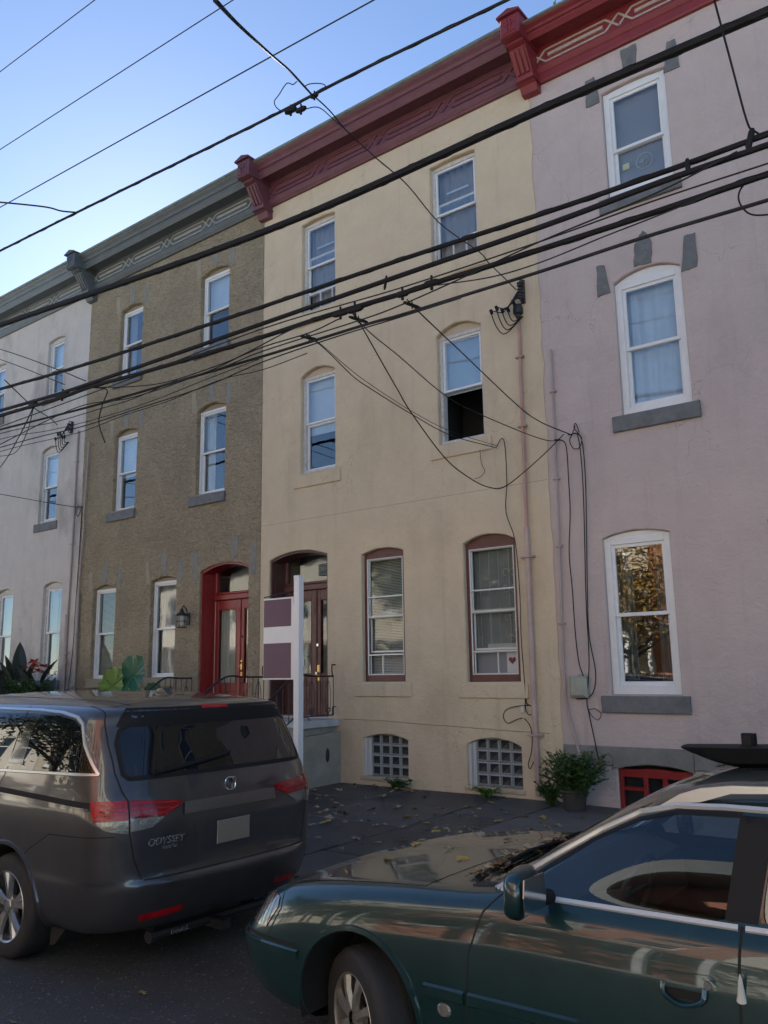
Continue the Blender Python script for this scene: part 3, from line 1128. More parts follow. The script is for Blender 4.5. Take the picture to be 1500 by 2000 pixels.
for o in ops[:2]:
    sill(H1, o[0] - .06, o[1] + .06, o[2] - .17, o[2] - .01, 'tan_smooth', .05)
for o in ops[:6]:
    xm, zt = (o[0] + o[1]) / 2, o[3] + o[4]
    for q, (dx, dz, ww, hh) in enumerate(((0, .04, .17, .40), (-.47, -.10, .13, .40), (.47, -.10, .13, .38))):
        s = 1 if dx >= 0 else -1
        if dx == 0:
            poly = [(xm - ww * .40, zt + dz), (xm + ww * .40, zt + dz), (xm + ww * .55, zt + dz + hh), (xm - ww * .55, zt + dz + hh)]
        else:
            poly = [(xm + dx - ww * .5, zt + dz), (xm + dx + ww * .5, zt + dz), (xm + dx + ww * (.5 + .25 * s), zt + dz + hh), (xm + dx - ww * (.5 - .3 * s) + 0, zt + dz + hh)]
        stone(H1, poly, 'tan_smooth' if q == 1 else 'worn_stone', .003)
o = ops[6]
xm = (o[0] + o[1]) / 2
stone(H1, [(xm + .18, 3.68), (xm + .34, 3.68), (xm + .37, 4.02), (xm + .16, 4.02)], 'worn_stone', .004)
stone(H1, [(o[0] - .17, 3.30), (o[0] - .03, 3.30), (o[0] - .10, 3.84), (o[0] - .28, 3.84)], 'worn_stone', .004)
stone(H1, [(o[1] + .01, 3.30), (o[1] + .16, 3.30), (o[1] + .20, 3.88), (o[1] + .07, 3.88)], 'worn_stone', .004)
cornice(H1, W1, 'slate_trim', 'slate_trim_light')
bracket(H1, 0, 'slate_trim')
conduit(H1, [(.24, -.045, 6.55), (.2, -.045, 5.4), (.19, -.045, 4.6), (.13, -.045, 3.3)], .018, 'pale_pipe', straps=[(.2, -.045, 5.4), (.15, -.045, 3.9)])
conduit(H1, [(.14, -.05, 3.3), (.15, -.05, .1)], .034, 'pale_pipe', 'downpipe')


def double_door(h, op, m, y, glass_lo, curtains, split=.5, dark=None):
    x0, x1, z0, z1, rise, _ = op
    t = .036
    zt = z1 - .52           # transom bar
    # transom frame + bar
    b = MB()
    b.bbox(x0 + t, x1 - t, y - .05, y + .06, zt, zt + .10, .012)
    b.bbox(x0 + t, x1 - t, y - .03, y + .06, zt + .10, zt + .145, .012)
    b.bbox(x0 + t, x0 + t + .06, y - .03, y + .06, zt + .145, z1 + .0, .01)
    b.bbox(x1 - t - .06, x1 - t, y - .03, y + .06, zt + .145, z1 + .0, .01)
    fr = b.build('transom_frame', m, h)
    MB().box(x0 + t, x1 - t, y + .02, y + .026, zt + .13, z1 + rise).build('transom_pane', 'pane_dirty', fr)
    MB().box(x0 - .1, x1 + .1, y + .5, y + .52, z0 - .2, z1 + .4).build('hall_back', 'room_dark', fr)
    xs_ = [x0 + t + .002, x0 + t + (x1 - x0 - 2 * t) * split, x1 - t - .002]
    for k in range(2):
        a, c = xs_[k] + (.001 if k else 0), xs_[k + 1]
        L = c - a
        s = .095
        hh = zt - z0 - .004
        gl0, gl1 = hh * glass_lo, hh - .16
        d = MB()
        d.bbox(0, s, 0, .05, 0, hh, .008)
        d.bbox(L - s, L, 0, .05, 0, hh, .008)
        d.bbox(s, L - s, .001, .05, gl1, hh, .008)
        d.bbox(s, L - s, .001, .05, gl0 - .14, gl0, .008)
        d.bbox(s, L - s, .001, .05, 0, .2, .008)
        d.box(s, L - s, .018, .04, .2, gl0 - .14)
        dr = d.build('door', m, h, (a, y, z0 + .002))
        # raised lower panel
        MB().bbox(s + .04, L - s - .04, .006, .02, .24, gl0 - .18, .01).build('door_panel', m, dr)
        q = MB()
        ring(q, s - .004, L - s + .004, gl0 - .004, gl1 + .004, .018, -.006, .02)
        q.build('glazing_bead', dark or m, dr)
        MB().box(s, L - s, .028, .033, gl0, gl1).build('door_pane', 'pane_dirty', dr)
        if curtains:
            me = curtain_mesh(L - 2 * s, gl1 - gl0, 5, .014, 'curtain_pale', k + 3)
            link('door_curtain', me, dr, (s, .075, gl0))
        else:
            me = curtain_mesh((L - 2 * s) * .55, gl1 - gl0, 4, .014, 'curtain_green', k + 3)
            link('door_curtain', me, dr, (s + (L - 2 * s) * .1, .085, gl0))
        if k == 0:      # meeting stile cover
            e_ = MB()
            e_.bbox(L - .03, L + .03, -.022, .0, .0, hh, .01)
            for zz in (.72, .74, .76, .78, .80, .82):
                e_.bbox(L - .032, L + .032, -.03, .0, hh * zz * 1.12, hh * zz * 1.12 + .02, .006)
            e_.build('astragal', m, dr)
        yield dr, L, hh


ds = list(double_door(H1, ops[6], 'red_door', .34, .30, True, .56))
door_surround(H1, ops[6], 'red_door', .40)
dr, L, hh = ds[1]
q = MB().tube(spline([(.06, -.012, 1.0), (.06, -.05, .97), (.06, -.055, .9), (.06, -.012, .84)], 4), .011, 6)
q.box(.04, .08, -.012, -.001, .76, 1.04)
q.build('door_handle', 'brass', dr)
MB().lathe([(.001, -.02), (.018, -.02), (.02, -.001)], 12, 'y', (.06, 0, 1.45)).build('deadbolt', 'iron', dr)
dr, L, hh = ds[0]
MB().bbox(.004, .02, -.012, .0, .0, hh, .004).build('weatherstrip', 'cream_trim', dr)

# ---- beige house (centre)
X2 = -10.38
W2 = 5.45
ops = rel(X2, [(-8.16, -7.36, 1.48, 3.41, .07, .15), (-6.31, -5.48, 1.47, 3.38, .11, .15), (-9.46, -8.69, 4.89, 6.58, .12, .15), (-6.66, -5.88, 4.90, 6.58, .14, .15),
               (-9.44, -8.67, 7.74, 9.40, .04, .15), (-6.70, -5.87, 7.74, 9.40, .03, .15), (-10.17, -8.87, .95, 3.50, .11, .42),
               (-8.17, -7.34, .12, .65, .08, .16), (-6.35, -5.51, .10, .64, .095, .16)])
H2 = house_base('beige_house', 'beige stucco row house with brown double door and glass block cellar windows', X2, W2, 'beige_stucco', ops, 3)
gw = dict(frame='brown_paint', sash='alu_white', fw=.062, bot=.10, top=.08, sw=.022, pane='pane_dirty', mid=.5)
sash_window(H2, ops[0], dict(gw, cover=('blind', .05), lift=.33, lower_top=.99, extras=[('storm', (.50, .655, .205)), ('screen', .41, (.38,))]))
sash_window(H2, ops[1], dict(gw, cover=('shade', .0, 'curtain_grey'), lift=.33, lower_top=.99, extras=[('storm', (.50, .655, .215)), ('screen', .41, (.55,)), ('grille',), ('fan', .43),
                                                                               ('card', .54, .12, .20, .27, 'paper'), ('heart', .625, .285, .055)]))
uw = dict(frame='weathered_white', sash='white_vinyl', fw=.05, sw=.036, head='beige_plinth')
sash_window(H2, ops[2], dict(uw, cover=('shade', .42), lower_top=.86, mid=.52, extras=[('lip',)]))
sash_window(H2, ops[3], dict(uw, cover=('shade', .48), lift=.75, lower_top=1.62, mid=.49, extras=[('lip',)]))
sash_window(H2, ops[4], dict(uw, cover=('curtain', 'curtain_grey', 6), lift=.30, lower_top=1.06, mid=.52, extras=[('screen', .36, (.45, .85)), ('lip',), ('card', .2, 1.22, .4, .03, 'shade_blue')]))
sash_window(H2, ops[5], dict(uw, cover=('curtain', 'curtain_grey', 6), lift=.30, lower_top=1.06, mid=.52, extras=[('screen', .36, (.40, .72)), ('lip',), ('card', .2, 1.22, .4, .03, 'shade_blue')]))
for i, o in enumerate(ops[:6]):
    dz = (.215, .215, .24, .22, .25, .25)[i]
    sill(H2, o[0] - .13, o[1] + .12, o[2] - dz, o[2] - .02, 'beige_stucco', .028, i)
for o in ops[7:9]:
    x0, x1, z0, z1, rise, dep = o
    w, h = x1 - x0, z1 + rise - z0
    b = MB()
    b.bbox(.004, .05, .03, .15, .004, h * .96, .006)
    b.bbox(.05, .10, .075, .15, .004, h * .98, .006)
    b.bbox(w - .02, w - .003, .06, .15, .004, h * .9, .006)
    b.box(.004, w - .004, .12, .16, .004, h + .02)
    win = b.build('cellar_window', 'mortar_white', H2, (x0, 0, z0))
    gw_, gh = (w - .125) / 4, (h + .015) / 4.2

    def blk():
        m = MB()
        a, c, e = gw_ - .007, gh - .007, .017
        m.cur = 0
        V = [(0, 0, 0), (a, 0, 0), (a, 0, c), (0, 0, c), (e, -.012, e), (a - e, -.012, e), (a - e, -.012, c - e), (e, -.012, c - e), (e * 1.25, .004, e * 1.25), (a - e * 1.25, .004, e * 1.25), (a - e * 1.25, .004, c - e * 1.25), (e * 1.25, .004, c - e * 1.25)]
        m.add(V, [(i, (i + 1) % 4, 4 + (i + 1) % 4, 4 + i) for i in range(4)] + [(4 + i, 4 + (i + 1) % 4, 8 + (i + 1) % 4, 8 + i) for i in range(4)])
        m.cur = 1
        m.add([V[8], V[9], V[10], V[11], ((a) / 2, .012, c / 2)], [(0, 1, 4), (1, 2, 4), (2, 3, 4), (3, 0, 4)])
        m.cur = 0
        m.box(0, a, .02, .05, 0, c)
        m.add([(0, 0, 0), (a, 0, 0), (a, 0, c), (0, 0, c), (0, .02, 0), (a, .02, 0), (a, .02, c), (0, .02, c)], [(i, 4 + i, 4 + (i + 1) % 4, (i + 1) % 4) for i in range(4)])
        return m.mesh('glass_block', ['block_rim', 'block_face'])
    me = cached(('blk', round(gw_, 3)), blk)
    for i in range(4):
        for j in range(5):
            if j == 4 and False:
                continue
            zz = .012 + j * gh
            if zz > h:
                continue
            ob = link('glass_block', me, win, (.104 + i * gw_, .10, zz))
    MB().bbox(-.05, w + .04, -.012, .14, -.06, .002, .012).build('cellar_sill', 'beige_plinth', win)
b = MB()
b.box(.02, W2 - .02, -.0018, .01, 4.113, 4.119)
b.build('render_joint', 'tan_smooth', H2)
b = MB()
pts = [(1.85, -.002, .935), (2.6, -.003, .93), (3.2, -.003, .90), (4.0, -.003, .875), (4.7, -.002, .845), (5.3, -.002, .835)]
b.tube(pts, .012, 6)
b.build('plinth_lip', 'beige_plinth', H2)
# ragged paint edge where the beige laps onto the pink neighbour
rr_ = random.Random(8)
edge = [(W2 + .01 + rr_.uniform(-.012, .022), z_ / 4) for z_ in range(0, 40)]
MB().prism([(W2 - .04, 0.0)] + edge + [(W2 - .04, 9.75)], -.0012, .014).build('paint_edge', 'beige_stucco', H2)
cornice(H2, W2, 'maroon_trim', 'maroon_trim')
bracket(H2, 0, 'maroon_trim')
bracket(H2, W2, 'red_trim')
ds = list(double_door(H2, ops[6], 'brown_paint', .36, .32, False, .57))
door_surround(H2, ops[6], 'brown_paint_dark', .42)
dr, L, hh = ds[1]
MB().lathe([(.001, -.05), (.022, -.048), (.03, -.035), (.022, -.02), (.012, -.001)], 14, 'y', (.045, 0, .66)).build('door_knob', 'steel', dr, smooth=True)
MB().bbox(.02, .085, -.008, .0, .54, .80, .004).build('push_plate', 'brass', dr)
MB().lathe([(.001, -.02), (.024, -.02), (.026, -.001)], 14, 'y', (.05, 0, 1.12)).build('deadbolt', 'steel', dr)
dr, L, hh = ds[0]
MB().bbox(L * .30, L * .62, -.006, .004, .55, .63, .004).build('letter_slot', 'brass', dr)
MB().box(L * .28, L * .60, .02, .024, .78, .90).build('door_notice', 'paper', dr)
# number plaque on the transom
o = ops[6]
cx, cz = o[1] - .36, o[3] - .20
pq = MB()
pq.bbox(-.13, .13, 0, .015, -.10, .10, .006)
plq = pq.build('number_plaque', 'plaque', H2, (cx, .34, cz))
q = MB()
ring(q, -.118, .118, -.088, .088, .008, -.003, .004)
q.build('plaque_border', 'plaque_edge', plq)
me = text_mesh('2014', .085, 'plaque_edge', .002)
link('plaque_number', me, plq, (0, -.004, .012), (R(90), 0, 0))
# pipes, meter bits
conduit(H2, [(5.15, -.04, 6.5), (5.13, -.04, 5.0), (5.12, -.04, 3.48)], .024, 'pink_pipe', straps=[(5.14, -.04, 5.9), (5.13, -.04, 4.9)])
conduit(H2, [(5.12, -.05, 3.5), (5.11, -.05, 1.6), (5.11, -.05, .05)], .038, 'pale_pink_pipe', 'downpipe', straps=[(5.12, -.05, 3.1), (5.11, -.05, .8)])
wh = MB()
wh.lathe([(.001, .16), (.05, .15), (.07, .09), (.07, .02), (.034, 0), (.028, -.06)], 12, 'z')
wh.build('weatherhead', 'iron', H2, (5.15, -.05, 6.52), smooth=True)
MB().bbox(-.02, .02, -.05, 0, -.05, .03, .005).build('junction_clip', 'alu_white', H2, (4.93, 0, 1.13))

# ---- pink house
X3 = -4.93
W3 = 5.46
ops = rel(X3, [(-4.24, -3.38, 1.31, 3.24, .07, .13), (-2.27, -1.41, 1.31, 3.24, .07, .13), (-3.86, -2.98, 4.79, 6.58, .12, .13), (-1.25, -.40, 4.79, 6.58, .12, .13),
               (-3.84, -2.97, 7.80, 9.37, .03, .13), (-1.25, -.40, 7.80, 9.37, .03, .13), (-.85, .35, .8, 3.4, .1, .38), (-4.23, -3.33, -.05, .44, .06, .12)])
H3 = house_base('pink_house', 'pale pink stucco row house with slate lintel stones and red cornice', X3, W3, 'pink_stucco', ops, 4, .012)
pw = dict(frame='white_vinyl', fw=.085, sw=.045, bot=.10)
sash_window(H3, ops[0], dict(pw, cover=('curtains_open', 'curtain_green'), mid=.5))
sash_window(H3, ops[1], dict(pw, cover=('curtain', 'curtain_pale', 6)))
sash_window(H3, ops[2], dict(pw, cover=('curtain', 'shade_blue', 5), mid=.49))
sash_window(H3, ops[3], dict(pw, cover=('shade', .5)))
sash_window(H3, ops[4], dict(pw, cover=('shade', .04, 'curtain_grey'), mid=.44, extras=[('disc', .47, .45, .11), ('card', .17, .42, .09, .09, 'paper_yellow')]))
sash_window(H3, ops[5], dict(pw, cover=('shade', .5)))
for o in ops[:6]:
    sill(H3, o[0] - .12, o[1] + .10, o[2] - .215, o[2] - .012, 'slate_stone', .05)
for (c, l, r_) in (([(-3.56, 6.73), (-3.33, 6.715), (-3.31, 7.0), (-3.35, 7.12), (-3.41, 7.18), (-3.47, 7.12), (-3.53, 7.02)], [(-4.08, 6.46), (-3.90, 6.48), (-3.96, 6.88), (-4.06, 6.90)], [(-2.97, 6.47), (-2.77, 6.48), (-2.76, 6.92), (-2.89, 6.93)]),
                  ([(-3.50, 9.52), (-3.34, 9.52), (-3.30, 9.875), (-3.53, 9.875)], [(-4.06, 9.25), (-3.86, 9.25), (-3.92, 9.67), (-4.05, 9.66)], [(-2.97, 9.26), (-2.77, 9.26), (-2.79, 9.68), (-2.91, 9.69)])):
    for pl in (c, l, r_):
        stone(H3, [(p[0] - X3, p[1]) for p in pl], 'slate_stone', .016)
        stone(H3, [(p[0] - X3 + 2.6, p[1]) for p in pl], 'slate_stone', .006)
cornice(H3, W3, 'red_trim', 'cream_trim', zbot=9.93, top=10.64)
bracket(H3, W3, 'red_trim')
door_surround(H3, ops[6], 'red_door', .38)
MB().bbox(ops[6][0] + .03, ops[6][1] - .03, .34, .40, .8, 3.4, .01).build('door', 'red_door', H3)
b = MB()
b.bbox(.02, ops[7][0] - .03, -.03, .05, .47, .70, .012)
b.bbox(ops[7][1] + .03, W3 - .02, -.03, .05, .47, .70, .012)
arc = opening_outline(ops[7][0] - .03, ops[7][1] + .03, .44, .44, .075)[2:]
b.prism(arc[::-1] + [(ops[7][1] + .03, .70), (ops[7][0] - .03, .70)], -.03, .05)
b.build('stone_band', 'stone_band', H3)
x0, x1, z0, z1, rise, dep = ops[7]
w = x1 - x0
b = MB()
ring(b, .003, w - .003, .0, .49, .05, .03, .10)
b.prism(opening_outline(.05, w - .05, .40, .455, .05)[2:] + [(.05, .40), (w - .05, .40)], .032, .09)
for fx in (.36, .62):
    b.bbox(w * fx - .028, w * fx + .028, .034, .09, .05, .42, .006)
b.bbox(.05, w * .36 - .028, .038, .09, .24, .285, .006)
b.bbox(w * .62 + .028, w - .05, .038, .09, .30, .345, .006)
cw = b.build('cellar_window', 'red_door', H3, (x0, 0, z0))
MB().box(.02, w - .02, .075, .079, .02, .44).build('cellar_pane', 'pane_dirty', cw)
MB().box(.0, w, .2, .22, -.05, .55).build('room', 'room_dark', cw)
conduit(H3, [(.15, -.03, 5.9), (.13, -.03, 4), (.09, -.03, 1.75), (.10, -.03, 1.2), (.17, -.03, .85), (.29, -.05, .45), (.33, -.05, .25)], .017, 'pale_pipe', straps=[(.15, -.03, 5.3), (.13, -.03, 4.1), (.12, -.03, 3.2), (.10, -.03, 2.2)])
mb = MB()
mb.bbox(-.115, .115, -.10, 0, -.13, .13, .02)
mb.bbox(-.095, .095, -.112, -.09, -.11, .11, .012)
box = mb.build('meter_box', 'grey_box', H3, (.295, 0, 1.405))
MB().lathe([(.03, .13), (.03, .16), (.001, .165)], 10, 'z', (.02, -.05, 0)).build('box_gland', 'grey_box', box)

# ---- unseen plain neighbours, added to keep the street shaded and close the row
for nm, xx, ww, m, tm, lb in (('unseen_left_house', -32.2, 10.88, 'white_stucco', 'slate_trim', 'unseen pale stucco house beyond the left edge, added to shade the street'),
                              ('unseen_right_house', .535, 10.9, 'tan_roughcast', 'slate_trim', 'unseen plain tan house added beyond the right end of the row')):
    ops_ = [(a, a + .8, z, z + 1.6, .08, .14) for a in (1.2, 3.7, 6.6, 9.2) for z in (1.5, 4.9, 7.8)]
    hh_ = house_base(nm, lb, xx, ww, m, ops_, 9)
    for o in ops_:
        b = MB()
        ring(b, .002, .798, .002, 1.598, .06, .06, .13)
        b.box(.05, .75, .06, .11, .78, .83)
        wn = b.build('window', 'white_vinyl', hh_, (o[0], 0, o[2]))
        MB().box(.05, .75, .11, .115, .05, 1.69).build('pane', 'privacy_glass', wn)
    cornice(hh_, ww, tm, tm)
# ------------------------------------------------------------------ stoops and railings
def stoop(name, label, x0, x1, zt, n, wall_side, landing=.85, run=.27):
    """x0..x1 world; landing top zt; steps run towards the street"""
    s = empty(name, ((x0 + x1) / 2, -.6, 0))
    tag(s, label, 'stoop', 'front stoops')
    w = (x1 - x0) / 2
    o = lambda y: y + .6
    b = MB()
    b.box(-w + .12, w - .12, o(-landing + .01), o(-.002), -.1, zt - .10)
    for k in range(n):
        zz = zt - (k + 1) * zt / (n + 1)
        b.box(-w + .13, w - .13, o(-landing - (k + 1) * run + .02), o(-landing - k * run + .02), -.1, zz - .055)
    b.build('core', 'cement', s)
    MB().bbox(-w + .06, w - .02, o(-landing - .03), o(-.0005), zt - .10, zt, .012).build('landing_slab', 'marble', s)
    for k in range(n):
        zz = zt - (k + 1) * zt / (n + 1)
        MB().bbox(-w + .1, w - .09, o(-landing - (k + 1) * run - .02), o(-landing - k * run + .018), zz - .055, zz, .012).build('step', 'marble', s)
    for sx in (-1, 1):
        prof = [(o(-.001), -.1), (o(-.001), zt - .18), (o(-landing + .1), zt - .22), (o(-landing - run), zt - .48), (o(-landing - n * run - .05), .16), (o(-landing - n * run - .05), -.1)]
        q = MB().prism(prof, sx * (w - .11), sx * w, 'x')
        q.build('cheek_wall', 'cement', s)
    return s


def railing(name, label, x, zl, top, flat, slope_end, drop, hook=True):
    """iron railing along y at x; zl landing height, top rail height"""
    r = empty(name, (x, -.05, zl))
    tag(r, label, 'railing', 'iron stoop railings')
    T, B = top - zl, .06
    y1 = -flat
    y2 = -slope_end
    rail = MB()
    rail.tube(spline([(0, 0, T), (0, y1 * .5, T + .003), (0, y1, T), (0, (y1 + y2) / 2, T - drop / 2), (0, y2, T - drop)], 5), .016, 6)
    rail.tube([(0, y2, T - drop), (0, y2 - .05, T - drop - .03), (0, y2 - .06, T - drop - .1)], .014, 6)
    rail.build('handrail', 'iron', r, smooth=True)
    bt = MB()
    bt.tube([(0, 0, B), (0, y1, B)], .010, 5)
    bt.tube([(0, y1, B), (0, y2, B - drop)], .010, 5)
    bt.build('bottom_rail', 'iron', r)
    n = max(3, int(slope_end / .115))
    for k in range(n + 1):
        y = -slope_end * k / n
        dz = 0 if y > y1 else drop * (y1 - y) / (y1 - y2)
        q = MB().tube([(0, y, B - dz), (0, y, T - dz)], .007, 5)
        if k % 3 == 1:
            zc = (T + B) / 2 - dz
            for sy in (-1, 1):
                q.tube(spline([(0, y + sy * .008, zc - .28), (0, y + sy * .06, zc - .1), (0, y + sy * .045, zc + .12), (0, y + sy * .012, zc + .22)], 5), .006, 4)
                q.tube(spline([(0, y + sy * .01, B - dz + .12), (0, y + sy * .05, B - dz + .05), (0, y + sy * .06, B - dz + .10), (0, y + sy * .035, B - dz + .10)], 4), .006, 4)
        q.build('baluster', 'iron', r)
    pn = MB()
    pn.tube([(0, y2, B - drop - .25), (0, y2, T - drop + .02)], .014, 6)
    if hook:
        pn.tube(spline([(0, .05, T + .17), (0, .0, T + .175), (0, -.03, T + .16), (0, -.03, T + .05), (0, 0, T)], 4), .011, 5)
        pn.tube([(0, .05, B + .12), (0, -.02, B + .12), (0, -.02, B)], .010, 5)
    pn.build('newel', 'iron', r)
    return r


stoop('stoop', 'cement sided stoop with marble steps before the brown double door', -10.32, -8.60, .93, 4, 1)
railing('stoop_railing', 'black iron railing beside the sign post, right of the brown door', -8.70, .93, 1.57, .86, 1.95, .66)
railing('stoop_railing', 'black iron railing on the left side of the brown door', -10.22, .93, 1.57, .86, 1.95, .66)
stoop('stoop', 'stoop of the red double door hidden behind the van', -12.15, -10.46, .80, 3, 1)
railing('stoop_railing', 'black iron railing left of the red double door', -12.04, .80, 1.56, .62, 1.5, .58, False)
b = MB()
b.bbox(-.028, .028, -.02, .02, -.085, .06, .012)
b.tube([(0, 0, .05), (-.05, 0, .16)], .006, 5)
tag(b.build('key_safe', 'grey_pipe', loc=(-8.70, -.62, .93), rot=(0, R(-38), 0)), 'small grey key safe hanging on the stoop railing', 'key box')
b = MB().lathe([(.001, .012), (.035, .012), (.05, .008), (.055, 0)], 14, 'x', (0, 0, 0))
d_ = b.build('drain_outlet', 'iron', loc=(-8.602, -.30, .42))
d_.scale = (1, .8, 1.9)
tag(d_, 'dark oval drain hole in the stoop side wall', 'drain')

# ------------------------------------------------------------------ sign post
sp = empty('sale_sign', (-7.40, -2.2, -.03))
tag(sp, 'white wooden sign post with purple and white hanging panel', 'sign')
MB().bbox(-.045, .045, -.045, .045, 0, 2.86, .006).build('post', 'sign_white', sp)
MB().bbox(-.049, .049, -.049, .049, 2.84, 2.885, .01).build('post_cap', 'sign_white', sp)
MB().bbox(-.062, -.047, -.03, .03, 2.52, 2.83, .004).build('hinge_plate', 'iron', sp)
MB().tube([(-.05, 0, 2.70), (-.62, 0, 2.64)], .008, 6).build('sign_arm', 'iron', sp)
pan = MB().bbox(-.615, -.055, -.014, .014, 1.58, 2.62, .004).build('sign_panel', 'sign_white', sp)
MB().box(-.605, -.115, -.0165, .0165, 2.25, 2.60).build('upper_field', 'sign_purple', pan)
MB().box(-.605, -.115, -.0165, .0165, 1.60, 2.04).build('lower_field', 'sign_purple', pan)

# ------------------------------------------------------------------ wall lantern
ln = empty('wall_lantern', (-12.21, -.02, 2.63))
tag(ln, 'iron cage wall lantern between window and red door', 'lantern')
b = MB()
for a in range(6):
    t = a * math.pi / 3
    b.tube([(.085 * math.cos(t), -.16 + .085 * math.sin(t), -.17), (.10 * math.cos(t), -.16 + .10 * math.sin(t), .05)], .006, 4)
for z, rr in ((-.17, .088), (-.06, .094), (.05, .104)):
    b.tube([(rr * math.cos(t * math.pi / 6), -.16 + rr * math.sin(t * math.pi / 6), z) for t in range(13)], .006, 4, caps=False)
b.build('cage', 'iron', ln)
MB().lathe([(.001, .17), (.025, .165), (.04, .11), (.11, .06), (.115, .045)], 12, 'z', (0, -.16, 0)).build('lantern_roof', 'iron', ln, smooth=True)
MB().lathe([(.001, -.13), (.05, -.13), (.055, .04), (.001, .045)], 10, 'z', (0, -.16, 0)).build('globe', 'curtain_pale', ln, smooth=True)
b = MB().tube(spline([(0, -.01, .02), (0, -.06, .16), (0, -.12, .22), (0, -.16, .17)], 4), .01, 6)
b.bbox(-.035, .035, -.015, .0, -.12, .10, .005)
b.build('wall_arm', 'iron', ln)

# ------------------------------------------------------------------ leaves and plants
def leaf_poly(L, w, n=6, curl=.0, tip=1.0, wav=0.0, seed=0):
    """flat leaf in xy along +x with midrib fold; returns verts, faces"""
    r = random.Random(seed)
    vs = []
    for i in range(n + 1):
        t = i / n
        hw = w / 2 * math.sin(math.pi * min(1, t ** .8)) ** .8 * (1 + wav * r.uniform(-1, 1))
        z = -curl * t * t
        vs += [(L * t, -hw, z + .12 * hw), (L * t, 0, z), (L * t, hw, z + .12 * hw)]
    fs = []
    for i in range(n):
        a = i * 3
        fs += [(a, a + 3, a + 4, a + 1), (a + 1, a + 4, a + 5, a + 2)]
    return vs, fs


def place(vs, M):
    return [tuple(M @ Vector(v)) for v in vs]


def orient(yaw, pitch, roll, loc, sc=1.0):
    return Matrix.Translation(loc) @ Matrix.Rotation(yaw, 4, 'Z') @ Matrix.Rotation(-pitch, 4, 'Y') @ Matrix.Rotation(roll, 4, 'X') @ Matrix.Scale(sc, 4)


def bushy(name, label, loc, h, spread, stems, leaves, m, leaf=.06, cat='plant', group=None, seed=0, parts=None, base_h=0.0):
    r = random.Random(seed)
    p = empty(name, loc)
    tag(p, label, cat, group)
    st_, lf = MB(), MB()
    for k in range(stems):
        a = r.uniform(0, 6.28)
        d = spread * r.uniform(.2, 1)
        tip = Vector((d * math.cos(a), d * math.sin(a) * .7, base_h + h * r.uniform(.5, 1)))
        mid = tip * .5 + Vector((0, 0, h * .12))
        mid.z += base_h * .4
        pts = spline([(0.1 * tip.x, .1 * tip.y, base_h), mid, tip], 5)
        st_.tube(pts, .006, 4)
        for q in range(leaves):
            t = r.uniform(.2, 1.02)
            i = min(len(pts) - 1, int(t * (len(pts) - 1)))
            c = pts[i]
            vs, fs = leaf_poly(leaf * r.uniform(.6, 1.3), leaf * .5, 3, .01)
            M = orient(r.uniform(0, 6.28), r.uniform(-.5, .7), r.uniform(-.6, .6), c + Vector((r.uniform(-.03, .03), r.uniform(-.03, .03), r.uniform(-.02, .02))))
            lf.add(place(vs, M), fs)
    st_.build('stems', 'leaf_green', p)
    lf.build('foliage', m, p)
    return p


pp = bushy('potted_plant', 'bushy green potted plant in front of the pink house corner', (-4.60, -.42, -.01), .60, .52, 95, 30, 'shrub_leaf', .065, seed=3, base_h=.08)
MB().lathe([(.001, .02), (.12, 0), (.15, .20), (.165, .21), (.165, .235), (.14, .235), (.135, .2), (.001, .2)], 22, 'z').build('pot', 'terracotta', pp, smooth=True)
bushy('wall_weed', 'green weed growing beside the left glass block window', (-7.45, -.10, -.01), .16, .30, 22, 9, 'leaf_green', .06, 'weed', 'weeds at the wall foot', 5)
bushy('wall_weed', 'bright green weed growing below the right glass block window', (-5.95, -.16, -.01), .15, .26, 18, 9, 'leaf_lime', .06, 'weed', 'weeds at the wall foot', 6)
bushy('wall_weed', 'small weed in the corner left of the potted plant', (-4.97, -.30, -.01), .32, .26, 34, 16, 'shrub_leaf', .06, 'weed', 'weeds at the wall foot', 7)

# large round-leaved plants before the roughcast house
def big_leaf(name, label, c, rad, m, tilt, seed, yaw=0.0):
    r = random.Random(seed)
    p = empty(name, (c[0], c[1], -.02))
    tag(p, label, 'plant', 'large leaved plants')
    n = 40
    vs = [(0, 0, 0)]
    for ring_ in (.35, .7, 1.0):
        for i in range(n):
            a = 2 * math.pi * i / n
            notch = 1 - .45 * math.exp(-((a - math.pi * 1.5) / .22) ** 2)
            sc = 1 + (.06 * math.sin(a * 13) if ring_ > .9 else 0) + r.uniform(-.02, .02)
            rr = rad * ring_ * sc * notch * (1 + .12 * math.cos(a * 2 - math.pi))
            vs.append((rr * math.cos(a), -.18 * rad * ring_ ** 2 + .09 * rad * math.sin(a * 7 + seed) * ring_ ** 2, rr * math.sin(a) * 1.12))
    fs = [(0, 1 + i, 1 + (i + 1) % n) for i in range(n)]
    for k in range(2):
        for i in range(n):
            a, b_ = 1 + k * n + i, 1 + k * n + (i + 1) % n
            fs.append((a, a + n, b_ + n, b_))
    M = Matrix.Translation((0, 0, c[2] + .02)) @ Matrix.Rotation(yaw, 4, 'Z') @ Matrix.Rotation(tilt, 4, 'X')
    bl = MB().add(place(vs, M), fs)
    for a in (math.pi * .5, math.pi * .2, math.pi * .8, -.3, math.pi + .3):
        pts = [M @ Vector((q * rad * .9 * math.cos(a), -.18 * rad * (q * .9) ** 2 - .006, q * rad * .9 * math.sin(a) * 1.12)) for q in (0, .25, .5, .75, 1)]
        bl.tube(pts, .005, 4)
    bl.build('leaf_blade', m, p, smooth=True)
    MB().tube(spline([(0, .05, 0), (.03, .08, c[2] * .6), (0, .02, c[2] + .02)], 5), .012, 5).build('stalk', 'leaf_green', p)
    return p


